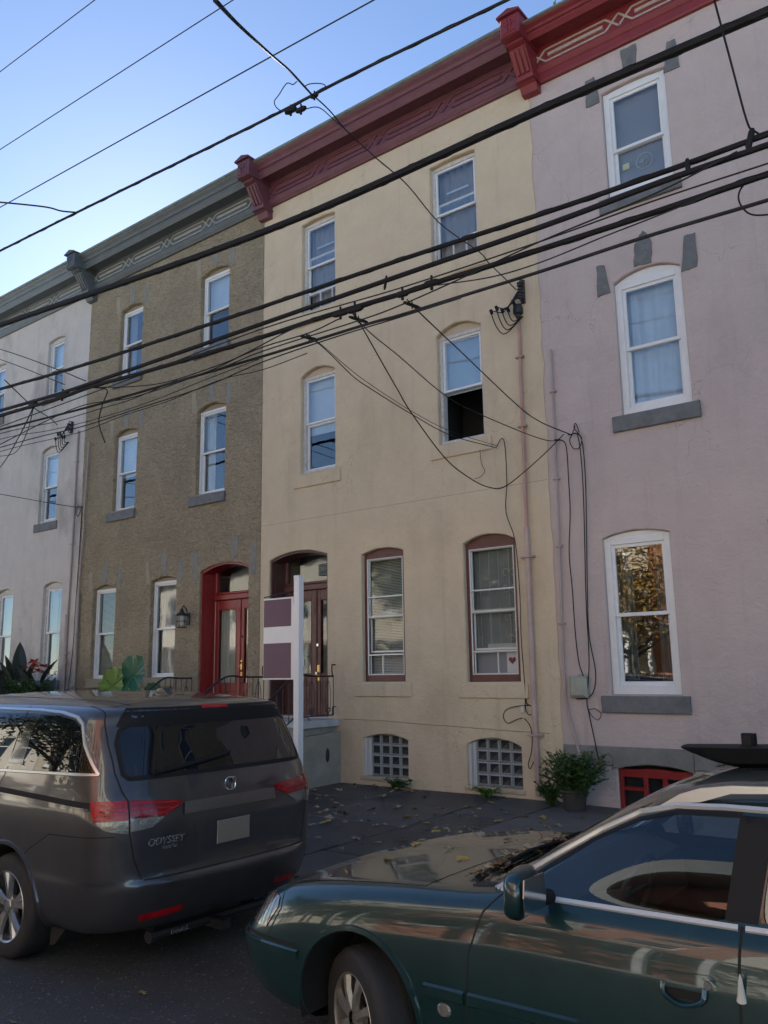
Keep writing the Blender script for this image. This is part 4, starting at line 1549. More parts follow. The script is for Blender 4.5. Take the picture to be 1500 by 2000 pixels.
big_leaf('broad_leaf_plant', 'broad dark teal-green leaf rising behind the van roof', (-12.72, -.80, 1.62), .30, 'leaf_teal', -.25, 1, .3)
big_leaf('broad_leaf_plant', 'broad lime-green leaf left of the teal one, behind the van roof', (-13.02, -1.0, 1.44), .27, 'leaf_lime', -.25, 2, .35)
big_leaf('broad_leaf_plant', 'narrow green leaf beside the railing behind the van roof', (-12.28, -.7, 1.32), .17, 'leaf_green', -.7, 3, .9)
# canna bed before the white house
cn = empty('canna_plant', (-16.7, -.8, -.02))
tag(cn, 'dark leaved canna with orange flowers before the white house', 'plant')
r = random.Random(4)
lf = MB()
for k in range(40):
    a = r.uniform(0, 6.28)
    base = Vector((r.uniform(-1.2, 1.2), r.uniform(-.4, .3), r.uniform(.8, 1.5)))
    vs, fs = leaf_poly(r.uniform(.5, .75), r.uniform(.2, .28), 7, r.uniform(.05, .2))
    lf.add(place(vs, orient(a, r.uniform(.5, 1.35), r.uniform(-.6, .6), base)), fs)
vs, fs = leaf_poly(.85, .30, 8, .04)
lf.add(place(vs, orient(2.6, 1.42, 0.4, Vector((.35, -.1, 1.52)))), fs)
lf.build('leaf_blades', 'leaf_purple', cn)
stt = MB()
for k in range(12):
    xx, yy = r.uniform(-.8, 1.1), r.uniform(-.3, .3)
    stt.tube([(xx, yy, 0), (xx + r.uniform(-.08, .08), yy, r.uniform(1.1, 1.6))], .014, 5)
stt.build('stalks', 'leaf_green', cn)

for k in range(8):
    c = Vector((r.uniform(.72, 1.3), r.uniform(-.2, .1), r.uniform(1.70, 1.95)))
    fl = MB()
    fl.v = [tuple(c)]
    for q in range(6):
        vs, fs = leaf_poly(r.uniform(.09, .15), .08, 3, .03)
        vs = place(vs, orient(q * 1.05 + r.uniform(-.2, .2), r.uniform(-.1, 1.0), r.uniform(-.5, .5), c))
        o_ = len(fl.v)
        fl.v += vs[3:]
        for f in fs:
            fl.f.append(tuple(0 if i < 3 else i - 3 + o_ for i in dict.fromkeys(f if min(f) > 2 else [i if i > 2 else 0 for i in f])))
            fl.mi.append(0)
    fl.build('flower', 'flower_red', cn)
bushy('flower_bed_shrub', 'small leaved green shrub below the orange flowers', (-15.85, -.95, -.02), .70, .60, 90, 30, 'leaf_green', .09, 'shrub', None, 9, base_h=.95)
bushy('flower_bed_shrub', 'dense low shrub at the far left behind the van', (-17.5, -.95, -.02), .85, .8, 100, 30, 'leaf_green', .10, 'shrub', None, 10, base_h=.95)


# ------------------------------------------------------------------ trees
def tree(name, label, loc, h, crown_r, m, nleaf=2600, leaf=.16, seed=0, group=None, trunk_r=.16, cz=.62, flat=1.0):
    r = random.Random(seed)
    t = empty(name, loc)
    tag(t, label, 'tree', group)
    wood, lf = MB(), MB()
    wood.tube(spline([(0, 0, -.2), (.05, .03, h * .2), (-.04, .06, h * .42), (.02, 0, h * .7)], 5), 0, 8, rad=[trunk_r * (1.25 - .06 * i) for i in range(16)])
    tips = []
    for k in range(16):
        a = k * 2.399 + r.uniform(-.3, .3)
        z0 = h * r.uniform(.3, .62)
        L = crown_r * r.uniform(.55, 1.0)
        end = Vector((L * math.cos(a), L * math.sin(a), z0 + L * r.uniform(.35, 1.0) * flat))
        mid = Vector((end.x * .5, end.y * .5, (z0 + end.z) / 2 - .1))
        pts = spline([(0, 0, z0), mid, end], 5)
        wood.tube(pts, 0, 5, rad=[trunk_r * .5 * (1 - .8 * i / 10) for i in range(11)])
        tips += [pts[6], pts[8], end]
        for q in range(3):
            e2 = end.lerp(mid, r.uniform(0, .6)) + Vector((r.uniform(-1, 1), r.uniform(-1, 1), r.uniform(-.2, .9))) * crown_r * .38
            wood.tube([pts[5 + q], e2], 0, 4, rad=[trunk_r * .16, .006])
            tips += [e2, e2.lerp(pts[5 + q], .3)]
    for q in range(10):
        tips.append(Vector((r.uniform(-.4, .4) * crown_r, r.uniform(-.4, .4) * crown_r, h * r.uniform(.75, .95))))
    for k in range(nleaf):
        c = r.choice(tips) + Vector((r.gauss(0, 1), r.gauss(0, 1), r.gauss(0, .8))) * crown_r * .17
        vs, fs = leaf_poly(leaf * r.uniform(.6, 1.3), leaf * .55, 2, .02)
        lf.add(place(vs, orient(r.uniform(0, 6.28), r.uniform(-.9, .6), r.uniform(-.8, .8), c)), fs)
    wood.build('trunk', 'bark', t, smooth=True)
    lf.build('crown', m, t)
    return t


tree('yard_tree', 'yellow-green tree top just showing above the red cornice', (-11.2, 14.2, -.1), 26.0, 3.2, 'leaf_lime', 3200, .24, 21, trunk_r=.3)
tree('street_tree', 'small yellow autumn tree across the street seen mirrored in the panes', (-9.3, -13.6, -.1), 6.2, 2.2, 'autumn_leaf', 6000, .14, 22, 'trees across the street', .11)
tree('street_tree', 'dark green tree across the street seen mirrored in the van', (-16.5, -14.0, -.1), 8.5, 3.0, 'leaf_green', 6500, .26, 23, 'trees across the street', .16)
tree('street_tree', 'golden tree across the street to the right, behind the viewer', (4.5, -14.0, -.1), 6.8, 2.1, 'autumn_leaf', 2400, .14, 24, 'trees across the street', .11)

# ------------------------------------------------------------------ houses across the street (seen mirrored; cream walls picked to bounce light)
for k, (xx, m, lb) in enumerate(((-37.6, 'cream_brick', 'cream house across the street, furthest down'), (-32.0, 'cream_brick', 'cream house across the street, second furthest'),
                                 (-26.4, 'cream_brick', 'cream house across the street, third furthest'), (-20.8, 'brick_tan', 'tan brick house across the street beside the dark tree'),
                                 (-15.2, 'brick_tan', 'tan brick house across the street behind the yellow tree'), (-9.6, 'brick_red', 'red brick house across the street next to the yellow tree'),
                                 (-4.0, 'cream_brick', 'cream house across the street opposite the pink house'), (1.6, 'cream_brick', 'cream house across the street at the right end'))):
    h = empty('opposite_house', (xx + 5.6, -16.0, -.08), (0, 0, math.pi))
    tag(h, lb, 'house', 'houses across the street')
    H = (6.3 if k < 4 else 9.3) + (k % 3) * .3
    opsx = [(a, a + .9, z, z + 1.5, .0, .12) for a in (.7, 2.4, 4.1) for z in ((1.3, 3.9) if k < 4 else (1.3, 3.9, 6.5))]
    b = wall_mesh(5.58, H, opsx, k, 9.0)
    b.build('wall', m, h)
    MB().bbox(0, 5.58, -.3, .1, H - .35, H, .03).build('cornice', ('blue_trim', 'slate_trim')[k % 2], h)
    for o in opsx:
        q = MB()
        ring(q, .003, .897, .003, 1.497, .07, .05, .12)
        q.bbox(.07, .83, .052, .1, .72, .78, .004)
        q.bbox(-.06, .96, -.05, .05, -.14, -.004, .01)
        wn = q.build('window', 'white_vinyl', h, (o[0], 0, o[2]))
        MB().box(.07, .83, .09, .094, .07, 1.43).build('pane', 'privacy_glass', wn)
    MB().bbox(.3, 5.3, -1.5, -.01, 2.75, 2.95, .03).build('porch_roof', 'cream_trim', h)
    for px in (.4, 2.8, 5.2):
        MB().bbox(px - .07, px + .07, -1.45, -1.31, 0, 2.75, .01).build('porch_post', 'white_vinyl', h)
WIRES = [
    ('overhead_wire', 'thin bare wire highest in the sky at upper left', 0.007, 'cable_grey', 0, [(-34, -4.2, 11.712), (-12.169, -4.2, 11.263), (-9.53, -4.2, 11.108), (11, -4.2, 10.686)]),
    ('overhead_wire', 'thin bare wire second from the top across the sky', 0.007, 'cable_grey', 0, [(-34, -4.2, 10.259), (-11.971, -4.2, 9.784), (-6.598, -4.2, 9.453), (11, -4.2, 9.074)]),
    ('overhead_wire', 'thin wire third from the top, crossing behind the drop line', 0.008, 'cable_grey', 0, [(-34, -4.2, 9.232), (-11.831, -4.2, 8.738), (-6.189, -4.2, 8.379), (-4.494, -4.2, 8.266), (11, -4.2, 7.904)]),
    ('overhead_wire', 'black spliced power cable crossing the sky above the cornices', 0.016, 'cable_grey', 1, [(-34, -4.0, 8.66), (-12.134, -4.0, 8.198), (-10.015, -4.0, 8.07), (-6.346, -4.0, 7.833), (-4.865, -4.0, 7.76), (-3.116, -4.0, 7.628), (11, -4.0, 7.255)]),
    ('overhead_cable', 'thickest lashed black cable across the third-floor windows', 0.038, 'cable_black', 1, [(-34, -4.0, 7.561), (-11.962, -4.0, 6.915), (-6.322, -4.0, 6.443), (-2.824, -4.0, 6.387), (-1.004, -4.0, 6.341), (11, -4.0, 6.235)]),
    ('overhead_cable', 'upper of the two lashed cables below the third-floor windows', 0.022, 'cable_black', 1, [(-34, -3.95, 6.438), (-11.919, -3.95, 5.896), (-10.18, -3.95, 5.774), (-8.627, -3.95, 5.691), (-6.295, -3.95, 5.589), (-4.425, -3.95, 5.524), (-2.873, -3.95, 5.45), (-1.889, -3.95, 5.421), (-1.103, -3.95, 5.413), (11, -3.95, 5.37)]),
    ('overhead_cable', 'lower of the two lashed cables below the third-floor windows', 0.024, 'cable_black', 0, [(-34, -4.02, 5.912), (-11.735, -4.02, 5.504), (-10.169, -4.02, 5.422), (-8.51, -4.02, 5.384), (-6.219, -4.02, 5.347), (-4.377, -4.02, 5.319), (-2.847, -4.02, 5.292), (-1.873, -4.02, 5.302), (-1.098, -4.02, 5.287), (11, -4.02, 5.205)]),
    ('overhead_cable', 'lashed cable bundle carrying the drop wire clamps', 0.025, 'cable_black', 1, [(-34, -4.0, 5.778), (-11.764, -4.0, 5.436), (-10.196, -4.0, 5.367), (-9.414, -4.0, 5.363), (-8.533, -4.0, 5.308), (-7.398, -4.0, 5.255), (-6.237, -4.0, 5.206), (-5.554, -4.0, 5.193), (-4.984, -4.0, 5.175), (-4.396, -4.0, 5.145), (-3.834, -4.0, 5.13), (-3.401, -4.0, 5.114), (-2.867, -4.0, 5.103), (-2.017, -4.0, 5.085), (-1.122, -4.0, 5.078), (11, -4.0, 5.045)]),
    ('overhead_cable', 'lowest smooth grey cable crossing above the second-floor windows', 0.015, 'cable_grey', 0, [(-34, -4.0, 5.656), (-11.735, -4.0, 5.218), (-9.601, -4.0, 5.098), (-8.516, -4.0, 5.058), (-6.234, -4.0, 4.984), (-4.83, -4.0, 4.955), (-4.401, -4.0, 4.934), (-3.668, -4.0, 4.921), (-2.878, -4.0, 4.908), (-2.031, -4.0, 4.909), (-1.141, -4.0, 4.882), (11, -4.0, 4.753)]),
    ('overhead_wire', 'thin slack wire hugging the lowest grey cable from below', 0.007, 'cable_grey', 0, [(-19.694, -4.05, 5.097), (-11.6, -4.05, 4.912), (-9.604, -4.05, 4.828), (-8.432, -4.05, 4.823), (-7.108, -4.05, 4.827), (-6.181, -4.05, 4.893), (-5.19, -4.05, 4.902), (-4.365, -4.05, 4.887), (-3.686, -4.05, 4.879)]),
    ('overhead_wire', 'thin wire running between the lashed cables and the bundle', 0.007, 'cable_grey', 0, [(-34, -4.0, 5.169), (-8.531, -4.0, 5.274), (-6.239, -4.0, 5.301), (-4.395, -4.0, 5.206), (-2.892, -4.0, 5.176), (-1.95, -4.0, 5.181), (-1.115, -4.0, 5.159), (11, -4.0, 5.047)]),
    ('overhead_wire', 'thin wire slanting from the lowest cable up to the lashed cables', 0.007, 'cable_grey', 0, [(-9.043, -4.08, 5.051), (-7.078, -4.08, 4.964), (-6.151, -4.08, 4.997), (-4.848, -4.08, 4.975), (-4.34, -4.08, 4.986), (-3.682, -4.08, 5.042), (-2.867, -4.08, 5.13), (-1.919, -4.08, 5.188), (-1.292, -4.08, 5.286)]),
    ('overhead_wire', 'thin wire leaving the bundle at a clamp towards the right', 0.006, 'cable_grey', 0, [(-3.944, -4.03, 5.088), (-3.379, -4.03, 4.99), (-2.902, -4.03, 4.973), (-2.345, -4.03, 5.01), (-1.97, -4.03, 5.028), (-1.47, -4.03, 5.059)]),
    ('overhead_wire', 'thin wire bowed below the bundle at left of the beige house', 0.007, 'cable_grey', 0, [(-9.366, -4.03, 5.327), (-8.48, -4.03, 5.141), (-7.78, -4.03, 5.047), (-6.88, -4.03, 5.039), (-6.204, -4.03, 5.072), (-5.526, -4.03, 5.053), (-5.112, -4.03, 5.093)]),
    ('overhead_wire', 'thin wire crossing below the bundle in front of the roughcast house', 0.007, 'cable_grey', 0, [(-11.509, -4.1, 4.931), (-10.224, -4.1, 5.051), (-9.364, -4.1, 5.079), (-8.372, -4.1, 4.961), (-7.054, -4.1, 4.965), (-6.39, -4.1, 5.028), (-5.778, -4.1, 5.109), (-5.42, -4.1, 5.122)]),
    ('service_drop', 'twisted service line entering the picture from the top edge', 0.011, 'cable_grey', 0, [(-2.386, -8.0, 4.403), (-3.433, -6.916, 5.567), (-4.446, -5.65, 6.685), (-4.9, -4.979, 7.185), (-5.243, -4.447, 7.531), (-5.513, -4.0, 7.793)]),
    ('service_drop', 'service line from the spliced cable down to the insulator rack', 0.008, 'cable_grey', 0, [(-5.498, -4.0, 7.785), (-5.527, -3.699, 7.784), (-5.577, -3.358, 7.752), (-5.574, -2.834, 7.682), (-5.541, -2.493, 7.623), (-5.516, -2.211, 7.556), (-5.492, -1.573, 7.335), (-5.307, -0.939, 7.144), (-5.275, -0.72, 7.043), (-5.22, -0.492, 6.941), (-5.155, -0.22, 6.811)]),
    ('splice_loop', 'small jumper loop hanging at the cable splice against the sky', 0.006, 'cable_grey', 0, [(-5.695, -4.05, 8.02), (-5.757, -4.05, 8.012), (-5.852, -4.05, 8.071), (-5.97, -4.05, 7.987), (-6.042, -4.05, 7.937), (-6.009, -4.05, 7.845), (-5.912, -4.05, 7.755), (-5.786, -4.05, 7.71)]),
    ('splice_loop', 'jumper wire arching over the spliced cable', 0.006, 'cable_grey', 0, [(-5.619, -4.0, 7.957), (-5.551, -4.0, 7.949), (-5.423, -4.0, 7.893), (-5.334, -4.0, 7.831), (-5.305, -4.0, 7.762)]),
    ('splice_loop', 'jumper wire arching below the splice onto the drop line', 0.006, 'cable_grey', 0, [(-5.634, -4.0, 7.674), (-5.595, -3.868, 7.763), (-5.568, -3.772, 7.774), (-5.561, -3.608, 7.749), (-5.542, -3.4, 7.713)]),
    ('drop_wire', 'paired drop wire reaching the hook beside the right window sill', 0.006, 'cable_black', 0, [(-5.651, -3.95, 5.095), (-5.732, -3.622, 5.093), (-5.821, -3.285, 5.063), (-5.927, -2.829, 4.997), (-5.961, -2.423, 4.949), (-5.959, -1.654, 4.837), (-5.875, -0.893, 4.709), (-5.65, -0.06, 4.662)]),
    ('drop_wire', 'thin drop wire running just above the paired one to the hook', 0.004, 'cable_black', 0, [(-5.651, -3.95, 5.106), (-5.744, -3.575, 5.105), (-5.917, -2.718, 5.02), (-5.95, -1.667, 4.872), (-5.863, -0.908, 4.76), (-5.649, -0.06, 4.691)]),
    ('drop_wire', 'long slack drop wire sagging under the sill to the pink house', 0.007, 'cable_black', 0, [(-5.006, -3.95, 5.166), (-5.021, -3.6, 4.883), (-5.108, -3.1, 4.601), (-5.141, -2.8, 4.411), (-5.19, -2.1, 4.057), (-5.183, -1.6, 3.906), (-5.133, -1.2, 3.839), (-5.056, -0.9, 3.903), (-4.822, -0.4, 4.324), (-4.641, -0.06, 4.672)]),
    ('drop_wire', 'middle drop wire crossing the open window to the pink house', 0.006, 'cable_black', 0, [(-5.039, -3.95, 5.175), (-5.146, -3.515, 5.122), (-5.2, -2.927, 5.044), (-5.219, -2.016, 4.84), (-5.115, -1.395, 4.727), (-4.816, -0.384, 4.573), (-4.675, -0.06, 4.595)]),
    ('drop_wire', 'rightmost drop wire from the bundle clamp to the pink house', 0.007, 'cable_black', 0, [(-4.322, -3.98, 5.078), (-4.384, -3.761, 5.084), (-4.531, -3.072, 5.076), (-4.592, -2.675, 5.05), (-4.704, -1.204, 4.812), (-4.666, -0.66, 4.708), (-4.541, -0.06, 4.647)]),
    ('drop_wire', 'black wire dropping from the top right onto the lashed cables', 0.008, 'cable_black', 0, [(-1.278, -4.6, 6.54), (-1.271, -4.4, 6.305), (-1.252, -4.2, 5.959), (-1.225, -4.0, 5.552), (-1.191, -3.97, 5.47), (-1.122, -3.95, 5.396)]),
    ('wire_loop', 'loose black cable loop hanging at the right edge', 0.007, 'cable_black', 0, [(-1.197, -3.97, 5.103), (-1.298, -3.97, 5.074), (-1.34, -3.97, 4.996), (-1.314, -3.97, 4.893), (-1.24, -3.97, 4.817), (-1.057, -3.97, 4.765)]),
    ('drop_wire', 'faint wire sloping down onto the cables before the white house', 0.008, 'cable_grey', 0, [(-21.947, -1.0, 10.577), (-15.131, -2.376, 7.829), (-11.386, -3.387, 6.252), (-9.655, -3.95, 5.506)]),
    ('drop_wire', 'faint lower wire sloping down before the white house', 0.007, 'cable_grey', 0, [(-21.905, -1.0, 10.354), (-14.686, -2.586, 7.45), (-10.16, -3.95, 5.57)]),
    ('drop_wire', 'wire hanging steeply from the cables at the far left', 0.009, 'cable_grey', 0, [(-10.935, -3.95, 5.402), (-13.32, -2.861, 5.629), (-16.067, -1.73, 5.76), (-20.217, -0.3, 5.897)]),
    ('drop_wire', 'slack wire bowing from the cables at the far left', 0.007, 'cable_grey', 0, [(-10.935, -3.95, 5.402), (-12.478, -3.166, 5.528), (-14.258, -2.379, 5.645), (-15.93, -1.816, 5.953), (-19.333, -0.8, 6.705)]),
    ('service_drop', 'service line to the insulator cluster on the white house', 0.009, 'cable_grey', 0, [(-11.704, -4.0, 5.978), (-14.688, -1.863, 6.692), (-15.844, -0.859, 6.954), (-16.482, -0.3, 7.048)]),
    ('drop_wire', 'short wire slanting onto the spliced cable at upper left', 0.012, 'cable_grey', 0, [(-11.594, -5.2, 8.35), (-10.886, -4.669, 8.248), (-10.378, -4.283, 8.163), (-10.194, -4.137, 8.098), (-10.015, -4.0, 8.07)]),
    ('dangling_wire', 'cut wire end dangling in front of the roughcast house', 0.008, 'cable_grey', 0, [(-9.491, -3.95, 5.376), (-9.152, -3.95, 5.265), (-9.239, -3.95, 5.09), (-9.299, -3.95, 4.854), (-9.142, -3.95, 4.558)]),
    ('drop_wire', 'wire ending in a coil at the corner of the white house', 0.008, 'cable_grey', 0, [(-19.631, -0.6, 6.019), (-18.477, -0.444, 5.757), (-16.741, -0.185, 5.346), (-15.917, -0.05, 5.167)]),
    ('overhead_wire', 'thin wire fanning out lowest before the white house', 0.006, 'cable_grey', 0, [(-15.048, -4.04, 5.244), (-11.648, -4.04, 5.131), (-10.183, -4.04, 5.021), (-9.098, -4.04, 4.99), (-8.456, -4.04, 4.975), (-7.625, -4.04, 5.028)]),
    ('overhead_wire', 'slack thin wire sagging between the lowest cables at left', 0.005, 'cable_grey', 0, [(-13.882, -4.12, 5.037), (-11.48, -4.12, 4.998), (-10.135, -4.12, 4.879), (-8.966, -4.12, 4.823), (-7.939, -4.12, 4.825), (-7.027, -4.12, 4.868), (-6.17, -4.12, 4.898)]),
    ('overhead_wire', 'thin wire sagging lowest across the roughcast house', 0.005, 'cable_grey', 0, [(-13.763, -4.15, 4.76), (-11.396, -4.15, 4.795), (-9.471, -4.15, 4.705), (-8.492, -4.15, 4.74), (-7.612, -4.15, 4.741), (-6.736, -4.15, 4.793), (-6.075, -4.15, 4.753), (-5.443, -4.15, 4.775)]),
]
FITTINGS = [('dark splice sleeve on the spliced cable, left one', (-5.835, -4.0, 7.755), (1, 0, -0.05), 0.032, 0.16), ('dark splice sleeve on the spliced cable, lower right one', (-5.68, -4.0, 7.696), (1, 0, -0.05), 0.03, 0.14), ('bolted clamp on the spliced cable where the drop line meets it', (-5.483, -4.0, 7.772), (1, 0, -0.05), 0.026, 0.1), ('clamp on the cable bundle above the second-floor right window', (-4.026, -4.0, 5.144), (1, 0, -0.05), 0.034, 0.16), ('clamp on the cable bundle holding the rightmost drop wire', (-4.36, -4.0, 5.139), (1, 0, -0.05), 0.032, 0.14), ('clamp on the cable bundle holding the middle drop wires', (-4.944, -4.0, 5.152), (1, 0, -0.05), 0.034, 0.2), ('clamp on the cable bundle left of the middle one', (-5.131, -4.0, 5.162), (1, 0, -0.05), 0.032, 0.2), ('wedge clamp at the start of the paired drop wire', (-5.647, -3.9, 5.07), (1, 0.9, -0.3), 0.018, 0.2), ('wedge clamp at the start of the middle drop wire', (-5.023, -3.85, 5.117), (1, 1, -0.4), 0.018, 0.2), ('wedge clamp at the start of the rightmost drop wire', (-4.357, -3.85, 5.077), (1, 1, -0.5), 0.018, 0.18), ('blue-grey tag clamp on the lower lashed cable', (-4.543, -4.02, 5.302), (0.2, 0, 1), 0.014, 0.14), ('cable clamp cluster before the white house', (-10.111, -4.0, 5.392), (1, 0, -0.05), 0.04, 0.3), ('cable clamp at the far left where slack wires hang', (-10.85, -4.0, 5.417), (1, 0, -0.05), 0.035, 0.2), ('spacer clip between the two lashed cables before the pink house', (-1.672, -3.98, 5.387), (0, 0, 1), 0.02, 0.1), ('bracket clamp joining the cables at the right edge', (-1.219, -3.98, 5.406), (0.3, 0, 1), 0.025, 0.16)]
# ------------------------------------------------------------------ overhead wires
def wire_obj(name, label, r_, m, lash, pts):
    b = MB()
    ends = abs(pts[0][0] + 34) < .01
    core = pts[1:-1] if ends else pts
    if len(core) > 2:
        P_ = spline(core, 6)
    else:
        P_ = [Vector(core[0]).lerp(Vector(core[1]), t / 4) for t in range(5)]
    if ends:
        a, c = Vector(pts[0]), Vector(pts[-1])
        P_ = [a] + P_ + [c]
    b.tube(P_, r_, 8 if r_ > .012 else 5)
    if lash:        # lashing wire wound round the cable
        L = 0.0
        hel = []
        ph = 0.0
        for p0, p1 in zip(P_[:-1], P_[1:]):
            d = (p1 - p0)
            if p1.x < -16 or p0.x > 2:
                continue
            st = max(1, int(d.length / .05))
            dn = d.normalized()
            u = dn.cross(Vector((0, 0, 1))).normalized()
            w = dn.cross(u)
            for k in range(st):
                ph += .05 / .38 * 2 * math.pi * .55
                hel.append(p0.lerp(p1, k / st) + (u * math.cos(ph) + w * math.sin(ph)) * (r_ + .002))
        if hel:
            b.tube(hel, .0035, 3)
    o = b.build(name, m, smooth=True)
    cat_ = name.split('_')[-1] if name.split('_')[-1] in ('wire', 'cable') else 'wire'
    tag(o, label, cat_, 'overhead utility lines')
    return o


for (nm_, lb_, r_, m_, ls_, pt_) in WIRES:
    wire_obj(nm_, lb_, r_, m_, ls_, pt_)

# clamps and splices on the cables
def fitting(name, label, p, d, r_, L, m='cable_black'):
    d = Vector(d).normalized()
    p = Vector(p)
    b = MB()
    b.tube([-d * L / 2, -d * L * .3, d * L * .3, d * L / 2], 0, 8, rad=[r_ * .6, r_, r_, r_ * .6])
    b.tube([(0, 0, r_ * .5), (0, 0, r_ * 2.2)], r_ * .35, 6)
    b.tube([(0, 0, -r_ * .5), (0, 0, -r_ * 1.9)], r_ * .45, 6)
    o = b.build(name, m, loc=p, smooth=True)
    tag(o, label, 'clamp', 'cable fittings')


for (lb, p, d, r_, L) in FITTINGS:
    fitting('cable_clamp', lb, p, d, r_, L)

# utility poles standing just outside the picture
for px, lb in ((-33.8, 'wooden utility pole down the street beyond the left edge'), (10.8, 'wooden utility pole up the street beyond the right edge')):
    pl = empty('utility_pole', (px, -4.1, -.1))
    tag(pl, lb, 'pole', 'utility poles')
    MB().tube([(0, 0, 0), (0, 0, 6), (0, 0, 12.4)], 0, 12, rad=[.17, .15, .12]).build('shaft', 'wood_pole', pl, smooth=True)
    MB().box(-.06, .06, -1.1, 1.1, 11.2, 11.32).build('crossarm', 'wood_pole', pl)


# wires stapled to the walls
def wall_wire(label, pts, r_=.006, y=-.03, group='wires stapled to the walls'):
    b = MB().tube(spline([(p[0], y + .008 * math.sin(p[1] * 5 + p[0] * 9), p[1]) for p in pts], 6), r_, 5)
    o = b.build('wall_wire', 'cable_black', smooth=True)
    tag(o, label, 'wire', group)


wall_wire('black wire running down beside the right windows of the beige house', [(-5.67, 4.69), (-5.59, 4.79), (-5.54, 4.69), (-5.54, 4.18), (-5.57, 3.75), (-5.45, 3.35), (-5.42, 2.69), (-5.42, 2.01), (-5.4, 1.29), (-5.38, 1.17)])
wall_wire('wide wire loop left of the small white junction clip', [(-5.38, 1.17), (-5.55, 1.155), (-5.69, 1.11), (-5.74, 1.02), (-5.68, .94), (-5.54, .99), (-5.46, 1.01)])
wall_wire('small wire loop above the white junction clip', [(-5.40, 1.2), (-5.31, 1.15), (-5.28, 1.09), (-5.36, 1.05), (-5.41, 1.12), (-5.41, 1.25)])
wall_wire('wire falling from the junction clip towards the pavement', [(-5.43, 1.01), (-5.35, .9), (-5.33, .74), (-5.35, .58), (-5.4, .44), (-5.38, .38), (-5.32, .47)])
wall_wire('loose wire end dangling below the open window sill', [(-5.94, 4.69), (-5.92, 4.49), (-5.87, 4.37), (-5.94, 4.3), (-6.04, 4.28)], .004, -.05)
wall_wire('black wire running down to the grey meter box', [(-4.79, 4.63), (-4.70, 4.61), (-4.64, 4.55), (-4.62, 4.40), (-4.62, 4.1), (-4.63, 3.63), (-4.67, 3.1), (-4.66, 2.63), (-4.65, 2.05), (-4.62, 1.7), (-4.57, 1.53)], .007)
wall_wire('black wire bowing right of the meter box', [(-4.60, 4.66), (-4.46, 4.65), (-4.4, 4.48), (-4.39, 3.87), (-4.45, 2.62), (-4.47, 2.04), (-4.41, 1.6), (-4.45, 1.35), (-4.56, 1.27), (-4.69, 1.26)], .007)
wall_wire('black wire continuing from the meter box down to the plant', [(-4.46, 4.66), (-4.43, 4.4), (-4.42, 3.8), (-4.47, 2.5), (-4.48, 1.73), (-4.54, 1.26), (-4.53, 1.11), (-4.48, .8), (-4.41, .38)], .007, -.045)
wall_wire('black wire coil hanging on the pink house wall', [(-4.48, 4.76), (-4.53, 4.66), (-4.57, 4.57), (-4.52, 4.46), (-4.44, 4.46), (-4.40, 4.57), (-4.45, 4.66), (-4.50, 4.74), (-4.47, 4.79), (-4.43, 4.66)], .006, -.05)
wall_wire('small wire coil below the slate sill corner', [(-4.54, 1.13), (-4.43, 1.14), (-4.36, 1.08), (-4.41, 1.01), (-4.49, 1.06), (-4.53, 1.13)], .005, -.05)
wall_wire('thin dark wire down the edge of the roughcast house', [(-15.86, 5.15), (-15.80, 5.0), (-15.83, 3.0), (-15.86, 2.2), (-15.98, 1.2)], .007)
wall_wire('wire coil at the corner of the white house', [(-15.93, 5.22), (-16.02, 5.1), (-15.95, 4.98), (-15.86, 5.08), (-15.92, 5.2)], .007)


def insulator(label, c, n, seed, side=1):
    """service rack: spool insulators on a bracket with drooping connector wires"""
    r = random.Random(seed)
    s = empty('insulator_rack', c)
    tag(s, label, 'insulator', 'service insulators')
    b = MB()
    for k in range(n):
        b.lathe([(.001, -.035), (.03, -.035), (.045, -.025), (.045, -.012), (.022, 0), (.045, .012), (.045, .025), (.03, .035), (.001, .035)], 12, 'z', (0, -.09, .09 * k))
    b.build('spools', 'porcelain', s, smooth=True)
    q = MB()
    q.bbox(-.03, .03, -.04, 0, -.08, .09 * n, .006)
    q.tube([(0, -.09, -.07), (0, -.09, .09 * n)], .009, 6)
    q.tube([(0, -.09, .09 * n), (0, 0, .09 * n)], .009, 6)
    q.tube([(0, -.09, -.07), (0, 0, -.07)], .009, 6)
    q.build('bracket', 'iron', s)
    for k in range(5):
        e = Vector((-.10 - .09 * k * side, -.12, -.05 - .12 * r.random()))
        w = MB().tube(spline([(0, -.1, .03 * k), (e.x * .5, -.16, -.06 - .03 * k), e, (e.x * .6, -.14, -.3 - .05 * k), (.02, -.08, -.30)], 5), .008, 5)
        w.build('jumper', 'cable_black', s, smooth=True)
        cpt = e
        c_ = MB().tube([cpt + Vector((-.01, 0, .03)), cpt + Vector((.01, 0, -.03))], .024, 7)
        c_.build('connector', 'cable_black', s)


insulator('black insulator rack and jumpers by the right corner of the beige house', (-5.16, 0, 6.76), 3, 1)
insulator('insulator rack and jumpers at the corner of the white house', (-16.36, -.005, 6.98), 2, 2)

# ------------------------------------------------------------------ fallen leaves
def fallen_leaf_mesh(seed, m):
    r = random.Random(seed)
    n = 12
    b = MB()
    vs = [(0, 0, .006)]
    for i in range(n):
        a = 2 * math.pi * i / n
        lob = .035 * (1 + .45 * math.cos(a * r.choice((3, 5, 1)))) * r.uniform(.7, 1.2)
        vs.append((lob * math.cos(a) * 1.25, lob * math.sin(a), r.uniform(.0, .022)))
    b.add(vs, [(0, 1 + i, 1 + (i + 1) % n) for i in range(n)])
    b.tube([(.03, 0, .004), (.075, .01, .004)], .002, 3)
    return b.mesh('fallen_leaf', m)


